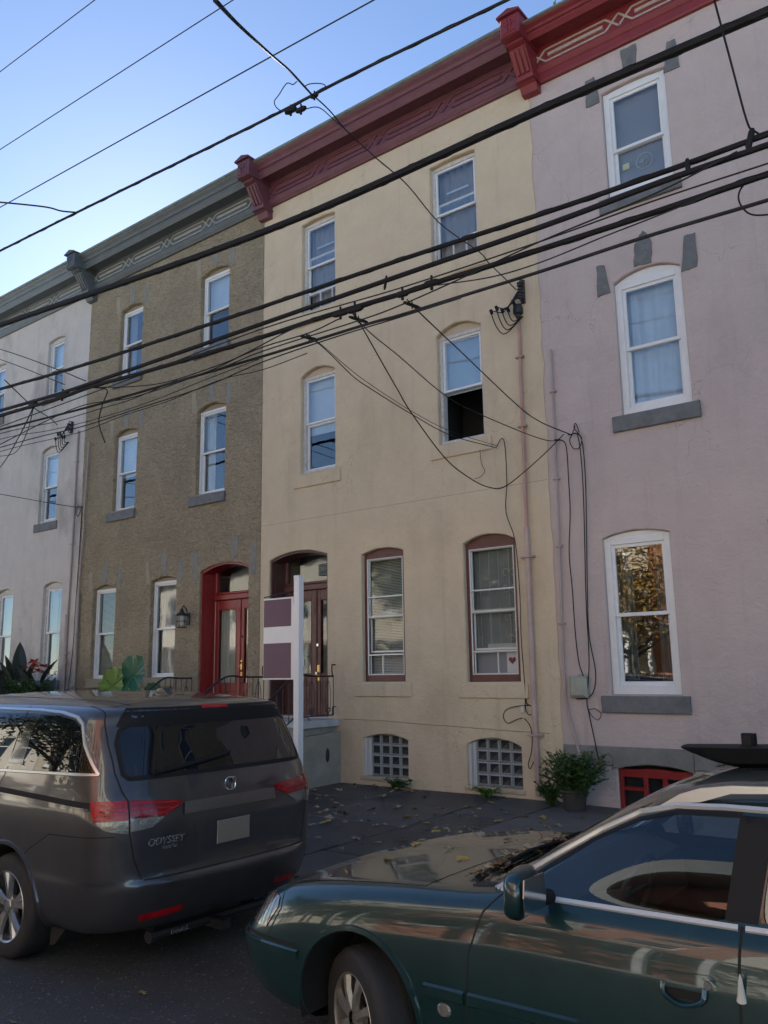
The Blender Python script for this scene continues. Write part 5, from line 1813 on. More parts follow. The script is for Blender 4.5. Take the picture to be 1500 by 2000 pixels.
LM = [fallen_leaf_mesh(i, m) for i, m in enumerate(('leaf_dry_yellow', 'leaf_dry_tan', 'leaf_dry_brown', 'leaf_dry_tan', 'leaf_dry_brown', 'leaf_dry_tan'))]
r = random.Random(77)


def put_leaf(x, y, z, label, group, sc=1.0):
    o = link('fallen_leaf', r.choice(LM), None, (x, y, z), (r.uniform(-.25, .25), r.uniform(-.25, .25), r.uniform(0, 6.28)))
    o.scale = (sc, sc, sc)
    tag(o, label, 'leaf', group)
    return o


for k in range(215):
    x = r.uniform(-8.4, -3.4)
    y = -abs(r.gauss(1.9, 1.05))
    if y < -4.4 or y > -.08:
        continue
    put_leaf(x, y, .004 + y * .015 + .004, 'small dry leaf lying on the dark slate pavement', 'fallen leaves on the pavement', r.uniform(.5, 1.2))
for k in range(26):
    put_leaf(-7.5 + r.gauss(0, .35), -.14 + r.uniform(-.08, .08), .005, 'dry leaf heaped at the foot of the beige wall', 'leaves drifted against the wall', r.uniform(.5, 1.0))
for (x, y) in ((-4.70, -7.28), (-4.05, -6.98), (-4.55, -7.75), (-3.9, -7.5), (-4.35, -7.1), (-5.0, -7.5), (-3.72, -7.2), (-4.2, -8.0), (-4.95, -7.9), (-3.75, -6.7), (-4.5, -6.6)):
    put_leaf(x, y, -.216, 'dry leaf lying on the asphalt beside the van', 'fallen leaves on the asphalt', r.uniform(.5, .9))
b = MB()
for k in range(500):
    x, y = r.uniform(-8.4, -3.3), -r.uniform(.03, 4.3)
    s = r.uniform(.006, .016)
    a = r.uniform(0, 6.28)
    vs, fs = leaf_poly(s * 2, s, 2, .002)
    b.add(place(vs, orient(a, r.uniform(-.2, .2), 0, Vector((x, y, .012 + y * .015)))), fs)
for k in range(260):
    x, y = r.uniform(-6.2, -3.2), r.uniform(-8.4, -6.0)
    s = r.uniform(.004, .010)
    vs, fs = leaf_poly(s * 2, s, 2, .002)
    b.add(place(vs, orient(r.uniform(0, 6.28), 0, 0, Vector((x, y, -.213)))), fs)
o = b.build('leaf_crumbs', 'leaf_dry_tan')
o['kind'] = 'stuff'
o['label'] = 'crumbs of dry leaf scattered over pavement and asphalt'
# ------------------------------------------------------------------ cars: smooth shells that are cut along panel outlines
class Shell:
    """closed smooth surface with cut-out panels; local axes: X forward, Y left, Z up"""

    def __init__(s, verts, faces, levels):
        me = bpy.data.meshes.new('cage')
        me.from_pydata(verts, [], faces)
        if levels:
            o = bpy.data.objects.new('cage', me)
            COL.objects.link(o)
            md = o.modifiers.new('s', 'SUBSURF')
            md.levels = levels
            md.render_levels = levels
            dg = bpy.context.evaluated_depsgraph_get()
            dg.update()
            m2 = bpy.data.meshes.new_from_object(o.evaluated_get(dg))
            bpy.data.objects.remove(o)
        else:
            m2 = me
        s.bm = bmesh.new()
        s.bm.from_mesh(m2)
        bmesh.ops.recalc_face_normals(s.bm, faces=s.bm.faces)
        s.bm.normal_update()
        ref = s.bm.copy()
        ref.verts.ensure_lookup_table()
        ref.faces.ensure_lookup_table()
        s.ref = ref
        s.tree = BVHTree.FromBMesh(ref)

    def normal(s, p):
        loc, n, idx, d = s.tree.find_nearest(p)
        f = s.ref.faces[idx]
        w = poly_3d_calc([v.co for v in f.verts], loc)
        nn = Vector()
        for v, k in zip(f.verts, w):
            nn += v.normal * k
        return nn.normalized()

    def cast(s, o, d):
        loc, n, i, dist = s.tree.ray_cast(Vector(o), Vector(d))
        return loc

    def cut(s, poly, axis, side, keep=True, lim=None):
        """convex 2d poly; axis 'y' uses (x,z), axis 'x' uses (y,z), axis 'z' uses (x,y); side filters face centres; returns new bmesh of the cut-out"""
        ia, ib = {'y': (0, 2), 'x': (1, 2), 'z': (0, 1)}[axis]
        area = sum(poly[i][0] * poly[(i + 1) % len(poly)][1] - poly[(i + 1) % len(poly)][0] * poly[i][1] for i in range(len(poly)))
        if area < 0:
            poly = poly[::-1]
        amin, amax = min(p[0] for p in poly) - .05, max(p[0] for p in poly) + .05
        bmin, bmax = min(p[1] for p in poly) - .05, max(p[1] for p in poly) + .05

        def near(f):
            c = f.calc_center_median()
            L = max(e.calc_length() for e in f.edges)
            return side(c) and amin - L < c[ia] < amax + L and bmin - L < c[ib] < bmax + L
        n = len(poly)
        for i in range(n):
            p, q = poly[i], poly[(i + 1) % n]
            dx, dz = q[0] - p[0], q[1] - p[1]
            if math.hypot(dx, dz) < 1e-6:
                continue
            no = [0, 0, 0]
            co = [0, 0, 0]
            no[ia], no[ib] = dz, -dx
            co[ia], co[ib] = p
            fs = [f for f in s.bm.faces if near(f)]
            ed = set(e for f in fs for e in f.edges)
            vs = set(v for f in fs for v in f.verts)
            bmesh.ops.bisect_plane(s.bm, geom=list(fs) + list(ed) + list(vs), dist=1e-5, plane_co=co, plane_no=no)
        ins = []
        for f in s.bm.faces:
            if not near(f):
                continue
            c = f.calc_center_median()
            ok = True
            for i in range(n):
                p, q = poly[i], poly[(i + 1) % n]
                if (q[0] - p[0]) * (c[ib] - p[1]) - (q[1] - p[1]) * (c[ia] - p[0]) < -1e-6:
                    ok = False
                    break
            if ok:
                ins.append(f)
        out = None
        if keep and ins:
            out = bmesh.new()
            vm = {}
            for f in ins:
                vs = []
                for v in f.verts:
                    if v not in vm:
                        vm[v] = out.verts.new(v.co)
                    vs.append(vm[v])
                try:
                    out.faces.new(vs)
                except ValueError:
                    pass
        bmesh.ops.delete(s.bm, geom=ins, context='FACES')
        return out

    def slice(s, co, no, flt):
        fs = [f for f in s.bm.faces if flt(f.calc_center_median())]
        ed = set(e for f in fs for e in f.edges)
        vs = set(v for f in fs for v in f.verts)
        bmesh.ops.bisect_plane(s.bm, geom=list(fs) + list(ed) + list(vs), dist=1e-5, plane_co=co, plane_no=no)

    def mesh(s, bm, name, m, offset=0.0, thick=0.0):
        bm.normal_update()
        nor = {}
        for v in bm.verts:
            nor[v] = s.normal(v.co)
        if offset:
            for v in bm.verts:
                v.co += nor[v] * offset
        bm.verts.index_update()
        nl = [nor[v] for v in bm.verts]
        # make faces point outward
        for f in bm.faces:
            f.normal_update()
            if f.normal.dot(nor[f.verts[0]]) < 0:
                f.normal_flip()
            f.smooth = True
        me = bpy.data.meshes.new(name)
        bm.to_mesh(me)
        me.materials.append(MATS[m])
        me.normals_split_custom_set_from_vertices([tuple(n) for n in nl])
        return me

    def pane(s, bm, name, m, parent, flat=.8):
        """glass cut-out: surface and normals eased towards one plane, rim kept on the body"""
        nn, cc = Vector(), Vector()
        for f in bm.faces:
            a = f.calc_area()
            nn += s.normal(f.calc_center_median()) * a
            cc += f.calc_center_median() * a
        cc /= sum(f.calc_area() for f in bm.faces)
        nn.normalize()
        nn = (nn - Vector((0, 0, .04))).normalized()
        me = s.mesh(bm, name, m)
        me.normals_split_custom_set_from_vertices([tuple((s.normal(v.co) * (1 - flat) + nn * flat).normalized()) for v in me.vertices])
        return link(name, me, parent)

    def part(s, bm, name, m, parent, offset=0.0):
        if bm is None or not bm.faces:
            print('EMPTY PART', name)
            return None
        return link(name, s.mesh(bm, name, m, offset), parent)

    def panel(s, poly, axis, sgn, name, m, parent, offset=.004, grid=.05, far=4.0, rim=True):
        """sheet draped over the shell: poly in the two other axes, projected along axis from side sgn"""
        ia, ib, ic = {'y': (0, 2, 1), 'x': (1, 2, 0), 'z': (0, 1, 2)}[axis]
        bm = bmesh.new()
        def mk(a, b, c=0.0):
            p = [0, 0, 0]
            p[ia], p[ib], p[ic] = a, b, c
            return p
        f = bm.faces.new([bm.verts.new(mk(*p)) for p in poly])
        for k, i in ((0, ia), (1, ib)):
            lo, hi = min(p[k] for p in poly), max(p[k] for p in poly)
            t = lo + grid
            while t < hi:
                co, no = [0, 0, 0], [0, 0, 0]
                co[i] = t
                no[i] = 1
                bmesh.ops.bisect_plane(bm, geom=list(bm.faces) + list(bm.edges) + list(bm.verts), plane_co=co, plane_no=no)
                t += grid
        d = [0, 0, 0]
        d[ic] = -sgn
        for v in bm.verts:
            o = list(v.co)
            o[ic] = sgn * far
            h = s.cast(o, d)
            if h is None:
                h, _, _, _ = s.tree.find_nearest(v.co)
            v.co = h
        if rim:
            bd = [e for e in bm.edges if e.is_boundary]
            ex = bmesh.ops.extrude_edge_only(bm, edges=bd)
            for g in ex['geom']:
                if isinstance(g, bmesh.types.BMVert):
                    g.co -= s.normal(g.co) * (offset + .004)
        me = s.mesh(bm, name, m, offset)
        return link(name, me, parent)

    def line(s, pts, axis, sgn, name, m, parent, width=.007, lift=.0012, far=4.0, dens=.02, raised=0.0):
        """strip following the shell along a 2d polyline"""
        ia, ib, ic = {'y': (0, 2, 1), 'x': (1, 2, 0), 'z': (0, 1, 2)}[axis]
        P = [Vector((p[0], p[1], 0)) for p in pts]
        D = []
        for a, b in zip(P[:-1], P[1:]):
            k = max(1, int((b - a).length / dens))
            for i in range(k):
                D.append(a.lerp(b, i / k))
        D.append(P[-1])
        d = [0, 0, 0]
        d[ic] = -sgn
        C = []
        for q in D:
            o = [0, 0, 0]
            o[ia], o[ib], o[ic] = q.x, q.y, sgn * far
            h = s.cast(o, d)
            if h is not None:
                C.append((h, s.normal(h)))
        b = MB()
        vs, fs = [], []
        for i, (p, n) in enumerate(C):
            t = (C[min(i + 1, len(C) - 1)][0] - C[max(i - 1, 0)][0])
            if t.length < 1e-7:
                t = Vector((1, 0, 0))
            t.normalize()
            u = n.cross(t).normalized() * width / 2
            if raised:
                vs += [p - u, p - u * .7 + n * raised, p + u * .7 + n * raised, p + u]
            else:
                vs += [p - u + n * lift, p + u + n * lift]
        k = 4 if raised else 2
        for i in range(len(C) - 1):
            for j in range(k - 1):
                a = i * k + j
                fs.append((a, a + 1, a + 1 + k, a + k))
        b.add(vs, fs)
        return b.build(name, m, parent, smooth=bool(raised))


def circle(cx, cz, r_, n=28):
    return [(cx + r_ * math.cos(2 * math.pi * i / n), cz + r_ * math.sin(2 * math.pi * i / n)) for i in range(n)]


def wheel(name, parent, loc, side, R_, rimR, width, style, nsp, seed=0, steer=0.0):
    """side +1: outer face looks +Y"""
    w = MB()
    hw = width / 2
    prof = [(rimR * .97, -hw), (R_ * .86, -hw * 1.02), (R_ * .95, -hw * .92), (R_ * .995, -hw * .70), (R_, -hw * .3), (R_, hw * .3), (R_ * .995, hw * .70), (R_ * .95, hw * .92), (R_ * .86, hw * 1.02), (rimR * 1.02, hw * .98), (rimR * .97, hw * .8)]
    w.lathe(prof, 48, 'y')
    for gy in (-.45, -.15, .15, .45):
        w.lathe([(R_ + .0015, hw * (gy - .05)), (R_ - .008, hw * gy), (R_ + .0015, hw * (gy + .05))], 40, 'y')
    ty = w.build('wheel', 'rubber', parent, loc, smooth=True)
    if side < 0:
        ty.rotation_euler = (0, 0, math.pi + steer)
    else:
        ty.rotation_euler = (0, 0, steer)
    rm = MB()
    rm.lathe([(rimR * 1.03, hw * .93), (rimR * 1.0, hw * 1.0), (rimR * .955, hw * .93), (rimR * .93, hw * .55), (rimR * .90, -hw * .4)], 48, 'y')
    m = 'alloy' if style != 'old' else 'alloy_old'
    rm.build('rim', m, ty, smooth=True)
    dk = MB().lathe([(.001, hw * .1), (rimR * .93, hw * .1)], 32, 'y')  # plain dark disc that backs the gaps between the spokes
    dk.build('backing_disc', 'underbody', ty)
    for k in range(nsp):
        a = 2 * math.pi * k / nsp + .3
        sp_ = MB()
        if style == 'twin':
            for off in (-1, 1):
                pts = []
                for t in (0.2, .45, .7, .97):
                    ang = a + off * (.05 + .16 * t)
                    pts.append((t * rimR * math.cos(ang), hw * (.80 - .16 * (1 - t)), t * rimR * math.sin(ang)))
                wd = [.034, .036, .042, .05]
                V, F_ = [], []
                for (p, ww) in zip(pts, wd):
                    tang = Vector((-math.sin(a), 0, math.cos(a))) * ww * .62
                    p = Vector(p)
                    V += [p - tang, p - tang * .55 + Vector((0, .018, 0)), p + tang * .55 + Vector((0, .018, 0)), p + tang, p + Vector((0, -.04, 0))]
                for i in range(3):
                    for j in range(5):
                        F_.append((i * 5 + j, i * 5 + (j + 1) % 5, i * 5 + 5 + (j + 1) % 5, i * 5 + 5 + j))
                sp_.add(V, F_)
        else:
            V, F_ = [], []
            for t, ww in ((.18, .05), (.4, .044), (.65, .040), (.97, .060)):
                ang = a
                p = Vector((t * rimR * math.cos(ang), hw * (.72 + .12 * math.sin(math.pi * t)), t * rimR * math.sin(ang)))
                tang = Vector((-math.sin(a), 0, math.cos(a))) * ww * .5
                V += [p - tang, p - tang * .6 + Vector((0, .02, 0)), p + tang * .6 + Vector((0, .02, 0)), p + tang, p + Vector((0, -.04, 0))]
            for i in range(3):
                for j in range(5):
                    F_.append((i * 5 + j, i * 5 + (j + 1) % 5, i * 5 + 5 + (j + 1) % 5, i * 5 + 5 + j))
            sp_.add(V, F_)
        sp_.build('spoke', m, ty, smooth=True)
    hb = MB().lathe([(.001, hw * .86), (rimR * .15, hw * .85), (rimR * .17, hw * .8), (rimR * .30, hw * .72), (rimR * .33, hw * .5)], 24, 'y')
    hb.build('hub_cap', m, ty, smooth=True)
    lg = MB()
    for k in range(5):
        a = 2 * math.pi * k / 5
        lg.lathe([(.001, hw * .80), (.013, hw * .79), (.014, hw * .6)], 8, 'y', (rimR * .24 * math.cos(a), 0, rimR * .24 * math.sin(a)))
    lg.build('lug_nuts', 'underbody' if style == 'old' else 'steel', ty)
    return ty


def wheel_well(parent, cx, cz, r_, y_in, y_out, sgn):
    b = MB()
    n = 20
    vs = []
    for i in range(n + 1):
        t = -.25 + (math.pi + .5) * i / n
        for y in (y_out, y_in):
            vs.append((cx + r_ * math.cos(t), sgn * y, cz + r_ * math.sin(t)))
    b.add(vs, [(2 * i, 2 * i + 2, 2 * i + 3, 2 * i + 1) for i in range(n)])
    b.add([(cx, sgn * y_in, cz)] + [(cx + r_ * math.cos(-.25 + (math.pi + .5) * i / n), sgn * y_in, cz + r_ * math.sin(-.25 + (math.pi + .5) * i / n)) for i in range(n + 1)],
          [(0, 1 + i, 2 + i) for i in range(n)])
    b.build('wheel_well', 'underbody', parent)


# ================================================================== grey van
def build_van():
    car = empty('parked_van', (-4.56, -5.79, -.22), (0, 0, math.pi))
    tag(car, 'dark grey minivan parked at the left, seen from behind', 'van')
    # horizontal slices: z, rear x, front x, half width, rear corner length, exponent
    SL = [(.24, .22, 4.90, .86, .45, 3.2), (.27, .14, 4.98, .92, .50, 3.2), (.33, .07, 5.05, .965, .55, 3.2), (.45, .02, 5.12, .99, .58, 3.2), (.54, .0, 5.14, 1.0, .58, 3.2), (.575, .005, 5.14, 1.0, .58, 3.2),
          (.592, .035, 5.13, .997, .52, 3.5), (.62, .05, 5.12, .995, .50, 3.7), (.78, .055, 5.06, 1.0, .48, 3.8), (.92, .055, 4.95, 1.005, .47, 3.9), (1.03, .07, 4.75, 1.003, .46, 3.9), (1.10, .095, 4.35, .992, .46, 3.9), (1.19, .13, 4.05, .97, .46, 3.9),
          (1.30, .17, 3.85, .945, .46, 3.9), (1.42, .215, 3.6, .915, .46, 3.9), (1.53, .262, 3.35, .882, .46, 3.8), (1.57, .258, 3.27, .868, .48, 3.7), (1.61, .252, 3.2, .850, .50, 3.6), (1.64, .27, 3.12, .83, .54, 3.4), (1.668, .33, 3.0, .785, .62, 3.0),
          (1.695, .50, 2.85, .70, .85, 2.5), (1.718, .80, 2.65, .58, .9, 2.3), (1.732, 1.15, 2.45, .42, .65, 2.1), (1.737, 1.5, 2.2, .22, .35, 2.0)]
    nr, ns, nf = 11, 12, 8
    V, F_ = [], []

    def outline(z, xr, xf, w, a, n):
        pts = []
        for i in range(nr):         # rear centre -> left side (Y+)
            t = math.pi / 2 * i / (nr - 1)
            pts.append((xr + a * (1 - max(0, math.cos(t)) ** (2 / n)), w * math.sin(t) ** (2 / n)))
        af = min(1.1, (xf - xr - a) * .8)
        xs0, xs1 = xr + a, xf - af
        for i in range(1, ns):
            t = i / ns
            pts.append((xs0 + (xs1 - xs0) * t, w * (1 - .012 * math.sin(math.pi * t) * -1)))
        for i in range(nf + 1):
            t = math.pi / 2 * (1 - i / nf)
            pts.append((xs1 + af * max(0, math.cos(t)) ** (2 / 2.6), w * max(0, math.sin(t)) ** (2 / 2.6)))
        return pts
    M_ = None
    for (z, xr, xf, w, a, n) in SL:
        o = outline(z, xr, xf, w, a, n)
        full = o + [(p[0], -p[1]) for p in o[-2:0:-1]]
        M_ = len(full)
        V += [(p[0], p[1], z) for p in full]
    K = len(SL)
    for k in range(K - 1):
        for i in range(M_):
            j = (i + 1) % M_
            F_.append((k * M_ + i, k * M_ + j, (k + 1) * M_ + j, (k + 1) * M_ + i))
    V.append((1.85, 0, 1.7385))
    V.append((2.5, 0, .24))
    for i in range(M_):
        j = (i + 1) % M_
        F_.append(((K - 1) * M_ + i, (K - 1) * M_ + j, len(V) - 2))
        F_.append((j, i, len(V) - 1))
    sh = Shell(V, F_, 1)
    left = lambda c: c.y > .45
    right = lambda c: c.y < -.45
    rear = lambda c: c.x < .75
    WX, WZ, AR = 1.22, .335, .395
    for sd in (left, right):
        for wx in (WX, WX + 3.0):
            sh.cut(circle(wx, WZ + .01, AR), 'y', sd, keep=False)
    # rear window and its black surround
    ringp = [(-.79, 1.205), (.77, 1.205), (.80, 1.235), (.795, 1.42), (.76, 1.50), (.70, 1.535), (-.74, 1.535), (-.79, 1.50), (-.825, 1.42), (-.83, 1.235)]
    g = sh.cut(ringp, 'x', lambda c: c.x < .62)
    hatch_glass = sh.part(g, 'rear_window', 'privacy_glass', car)
    # side glass (left and right)
    for sgn, sd in ((1, left), (-1, right)):
        q = [(.33, 1.25), (1.30, 1.225), (1.12, 1.60), (.86, 1.595), (.68, 1.565), (.60, 1.525)]
        gq = sh.cut(q, 'y', sd)
        sh.part(gq, 'quarter_window', 'privacy_glass', car)
        d = [(1.37, 1.225), (2.36, 1.20), (2.34, 1.60), (1.19, 1.605)]
        sh.part(sh.cut(d, 'y', sd), 'sliding_door_window', 'privacy_glass', car)
        f = [(2.46, 1.20), (3.5, 1.17), (3.0, 1.55), (2.44, 1.60)]
        sh.part(sh.cut(f, 'y', sd), 'front_window', 'privacy_glass', car)
    # tail lights: red above, clear below, split at the hatch line
    for sgn in (1, -1):
        sd = (lambda c: c.y > .2 and c.x < .6) if sgn > 0 else (lambda c: c.y < -.2 and c.x < .6)
        f = lambda P: [(p[0] * sgn, p[1]) for p in P]
        sh.slice((0, sgn * .81, 0), (0, 1, 0), lambda c: c.x < .6 and .8 < c.z < 1.15)
        so_ = (lambda c: c.y > .809) if sgn > 0 else (lambda c: c.y < -.809)
        red_o = sh.cut([(-.2, .965), (.262, .965), (.31, 1.082), (-.2, 1.082)], 'y', so_)
        clr_o = sh.cut([(-.2, .885), (.13, .885), (.20, .91), (.26, .961), (-.2, .961)], 'y', so_)
        red_i = sh.cut(f([(.80, .975), (.80, 1.082), (.42, 1.045), (.44, 1.015), (.56, .965)]), 'x', sd)
        clr_i = sh.cut(f([(.80, .892), (.80, .971), (.565, .961), (.66, .905)]), 'x', sd)
        tl = sh.part(red_o, 'tail_light', 'lens_red', car, .004)
        sh.part(red_i, 'tail_light_inner', 'lens_red_dark', tl, .004)
        sh.part(clr_o, 'reversing_lens', 'lens_clear', tl, .004)
        sh.part(clr_i, 'reversing_lens', 'lens_clear', tl, .004)
        sh.line([(p[0] * sgn, p[1]) for p in ((.46, 1.02), (.58, .985), (.79, .992))], 'x', -1, 'light_rib', 'lens_red', tl, .012, .006)
        sh.line([(p[0] * sgn, p[1]) for p in ((.47, 1.04), (.79, 1.062))], 'x', -1, 'light_rib', 'lens_red', tl, .010, .006)
        sh.line([(p[0] * sgn, p[1]) for p in ((.52, 1.012), (.79, 1.028))], 'x', -1, 'light_rib', 'lens_red', tl, .010, .006)
        sh.line([(p[0] * sgn, p[1]) for p in ((.82, 1.02), (.95, 1.02))], 'x', -1, 'light_rib', 'lens_red_dark', tl, .008, .006)
        for zz in (.982, .998, 1.04, 1.06):
            sh.line([(sgn * .82, zz), (sgn * .965, zz)], 'x', -1, 'light_rib', 'lens_red_dark', tl, .004, .0055)
        for yy in (.60, .64, .68, .72, .76):
            sh.line([(sgn * yy, .985), (sgn * yy, 1.06)], 'x', -1, 'light_rib', 'lens_red', tl, .003, .0055)
    bar = sh.cut([(-.425, .955), (.425, .955), (.415, 1.03), (-.415, 1.03)], 'x', lambda c: c.x < .3)
    sh.part(bar, 'chrome_bar', 'dark_chrome', car, .010)
    sh.part(sh.bm, 'body', 'van_paint', car)
    sh.line([(p[0] * 1.0, p[1]) for p in ringp + ringp[:1]], 'x', -1, 'window_seal', 'black_plastic', car, .030, .002)
    # spoiler brake lamp, wiper, badge, plate, reflectors
    sh.panel([(-.69, 1.54), (.69, 1.54), (.74, 1.51), (.77, 1.53), (.73, 1.60), (.68, 1.64), (-.68, 1.64), (-.73, 1.60), (-.77, 1.53), (-.74, 1.51)], 'x', -1, 'spoiler', 'black_plastic', car, .004)
    sh.panel([(-.12, 1.622), (.12, 1.622), (.115, 1.645), (-.115, 1.645)], 'x', -1, 'brake_lamp', 'lens_red', car, .006)
    wp = MB()
    p0 = sh.cast((-2, .62, 1.225), (1, 0, 0))
    p1 = sh.cast((-2, -.02, 1.30), (1, 0, 0))
    wp.tube([p0 + Vector((-.02, 0, 0)), p0.lerp(p1, .5) + Vector((-.035, 0, 0)), p1 + Vector((-.02, 0, 0))], .013, 6)
    wp.tube([p0.lerp(p1, .15) + Vector((-.012, 0, .012)), p1 + Vector((-.012, -.04, .012))], .008, 5)
    wp.build('rear_wiper', 'black_plastic', car)
    sh.panel([(.30, .64), (-.28, .64), (-.30, .66), (-.30, .90), (-.28, .925), (.30, .925), (.32, .90), (.32, .66)], 'x', -1, 'plate_recess', 'van_paint', car, .002)
    c = sh.cast((-2, 0.0, .80), (1, 0, 0))
    MB().bbox(-.15, .15, -.006, 0, -.075, .075, .004).build('licence_plate', 'plate_pale', car, (c.x - .008, c.y, .80), rot=(0, 0, R(-90)))
    # badge: rounded square ring with an H, standing proud on the hatch
    bd = MB()
    rim = []
    for i in range(25):
        t = 2 * math.pi * i / 24
        e = .55
        rim.append((.052 * (abs(math.cos(t)) ** e) * (1 if math.cos(t) >= 0 else -1) * (.88 + .12 * math.sin(t)), -.004, .042 * (abs(math.sin(t)) ** e) * (1 if math.sin(t) >= 0 else -1)))
    bd.tube(rim, .0055, 6, caps=False)
    for sx in (-1, 1):
        bd.prism([(sx * .018, -.036), (sx * .030, -.036), (sx * .037, .036), (sx * .020, .036), (sx * .016, .004)], -.01, 0)
    bd.prism([(-.018, -.012), (.018, -.012), (.015, .006), (-.015, .006)], -.009, 0)
    c = sh.cast((-2, 0.0, 1.10), (1, 0, 0))
    nrm = sh.normal(c)
    ob = bd.build('emblem', 'chrome', car, c + nrm * .006, smooth=True)
    ob.rotation_euler = (0, 0, R(-90))

    def lettering(txt, size, yc, zc, m, shear=0.0, bold=0.0, nm='model_badge'):
        me = text_mesh(txt, size, m, .002, shear, bold)
        c = sh.cast((-2, yc, zc), (1, 0, 0))
        n = sh.normal(c)
        z_ = n
        x_ = Vector((0, -1, 0))
        x_ = (x_ - z_ * x_.dot(z_)).normalized()
        y_ = z_.cross(x_)
        o = link(nm, me, car)
        o.matrix_local = Matrix.Translation(c + n * .004) @ Matrix((x_, y_, z_)).transposed().to_4x4()
        return o
    lettering('ODYSSEY', .064, .56, .812, 'text_silver', .18, .0)
    lettering('MARTIN', .030, .53, .768, 'text_silver', .0, .0, 'dealer_badge')
    sh.panel([(.42, .36), (.70, .345), (.70, .385), (.42, .40)], 'x', -1, 'reflector', 'lens_red', car, .005)
    sh.panel([(-.42, .36), (-.70, .345), (-.70, .385), (-.42, .40)], 'x', -1, 'reflector', 'lens_red', car, .005)
    # panel gaps
    sh.line([(.78, 1.655), (.815, 1.56), (.835, 1.42), (.84, 1.24), (.825, 1.13), (.806, 1.085), (.804, .88), (.77, .72), (.72, .60)], 'x', -1, 'hatch_gap', 'underbody', car, .009, .002)
    sh.line([(-.78, 1.655), (-.815, 1.56), (-.835, 1.42), (-.84, 1.24), (-.825, 1.13), (-.806, 1.085), (-.804, .88), (-.77, .72), (-.72, .60)], 'x', -1, 'hatch_gap', 'underbody', car, .009, .002)
    sh.line([(-.71, .597), (.71, .597)], 'x', -1, 'hatch_gap', 'underbody', car, .010, .002)
    for sgn in (1, -1):
        sh.line([(.16, .872), (.30, .868), (.70, .855), (.95, .73), (.99, .70)], 'y', sgn, 'bumper_gap', 'underbody', car, .007)
        sh.line([(1.345, 1.66), (1.30, 1.60), (1.33, 1.22), (1.42, 1.0), (1.66, .6)], 'y', sgn, 'door_gap', 'underbody', car, .008)
        sh.line([(2.42, 1.66), (2.42, .4)], 'y', sgn, 'door_gap', 'underbody', car, .008)
        # chrome round the glass
        sh.line([(2.4, 1.633), (1.15, 1.628), (.86, 1.615), (.67, 1.587), (.585, 1.545), (.50, 1.42), (.315, 1.236)], 'y', sgn, 'window_trim', 'satin_alu', car, .026, .003, raised=.006)
        sh.line([(2.4, 1.188), (1.35, 1.215), (.315, 1.238)], 'y', sgn, 'window_trim', 'satin_alu', car, .022, .003, raised=.006)
        # sliding door track
        sh.line([(.31, 1.055), (.9, 1.075), (1.75, 1.10)], 'y', sgn, 'door_track', 'underbody', car, .036, .002)
        sh.line([(.31, 1.032), (.9, 1.053), (1.75, 1.078)], 'y', sgn, 'door_track_lip', 'van_paint', car, .016, .003, raised=.006)
        sh.panel([(1.15, 1.26), (1.35, 1.24), (1.22, 1.60), (1.14, 1.60)], 'y', sgn, 'pillar_trim', 'black_gloss', car, .002)
        # fender lip round the wheel opening
        sh.line([(WX + (AR + .012) * math.cos(t), WZ + .01 + (AR + .012) * math.sin(t)) for t in [math.pi * (1.08 - 1.16 * i / 24) for i in range(25)]], 'y', sgn, 'wheel_lip', 'van_paint', car, .03, .002, raised=.012)
        for wx in (WX, WX + 3.0):
            wheel_well(car, wx, WZ + .01, AR + .002, .62, .985, sgn)
            wheel('wheel', car, (wx, sgn * .868, WZ), sgn, .337, .225, .235, 'twin', 5)
    # fin aerial, roof ditch lines
    MB().prism([(.0, 0), (.17, .0), (.12, .045), (.06, .05)], -.03, .03).build('roof_aerial', 'van_paint', car, (.78, 0, 1.712))
    sh.line([(.42, .62), (1.2, .66), (2.3, .62)], 'z', 1, 'roof_seam', 'underbody', car, .012)
    sh.line([(.42, -.62), (1.2, -.66), (2.3, -.62)], 'z', 1, 'roof_seam', 'underbody', car, .012)
    sh.line([(.47, .72), (.44, .4), (.43, 0), (.44, -.4), (.47, -.72)], 'z', 1, 'roof_gap', 'underbody', car, .008)
    # tow hitch
    h = MB()
    h.tube([(.26, .50, .19), (.26, -.50, .19)], .032, 8)
    h.tube([(.26, .50, .19), (.26, .53, .19)], .04, 8)
    h.box(.1, .3, -.035, .035, .145, .205)
    h.box(.3, .5, .35, .45, .2, .34)
    h.box(.3, .5, -.45, -.35, .2, .34)
    hb = h.build('tow_hitch', 'iron', car, smooth=False)
    me = text_mesh('U-HAUL', .042, 'text_silver', .001, .1, .001)
    o = link('hitch_label', me, hb, (.224, .30, .19), (R(90), 0, R(-90)))
    # mud guard and exhaust
    MB().prism([(.62, .31), (.80, .14), (.86, .12), (.85, .30)], .60, .86, 'y').build('mud_flap', 'rubber', car)
    MB().tube([(.30, -.62, .22), (.9, -.62, .24)], .035, 8).build('exhaust', 'steel', car)
    MB().box(.5, 4.6, -.7, .7, .2, .28).build('floor_pan', 'underbody', car)
    return car


build_van()


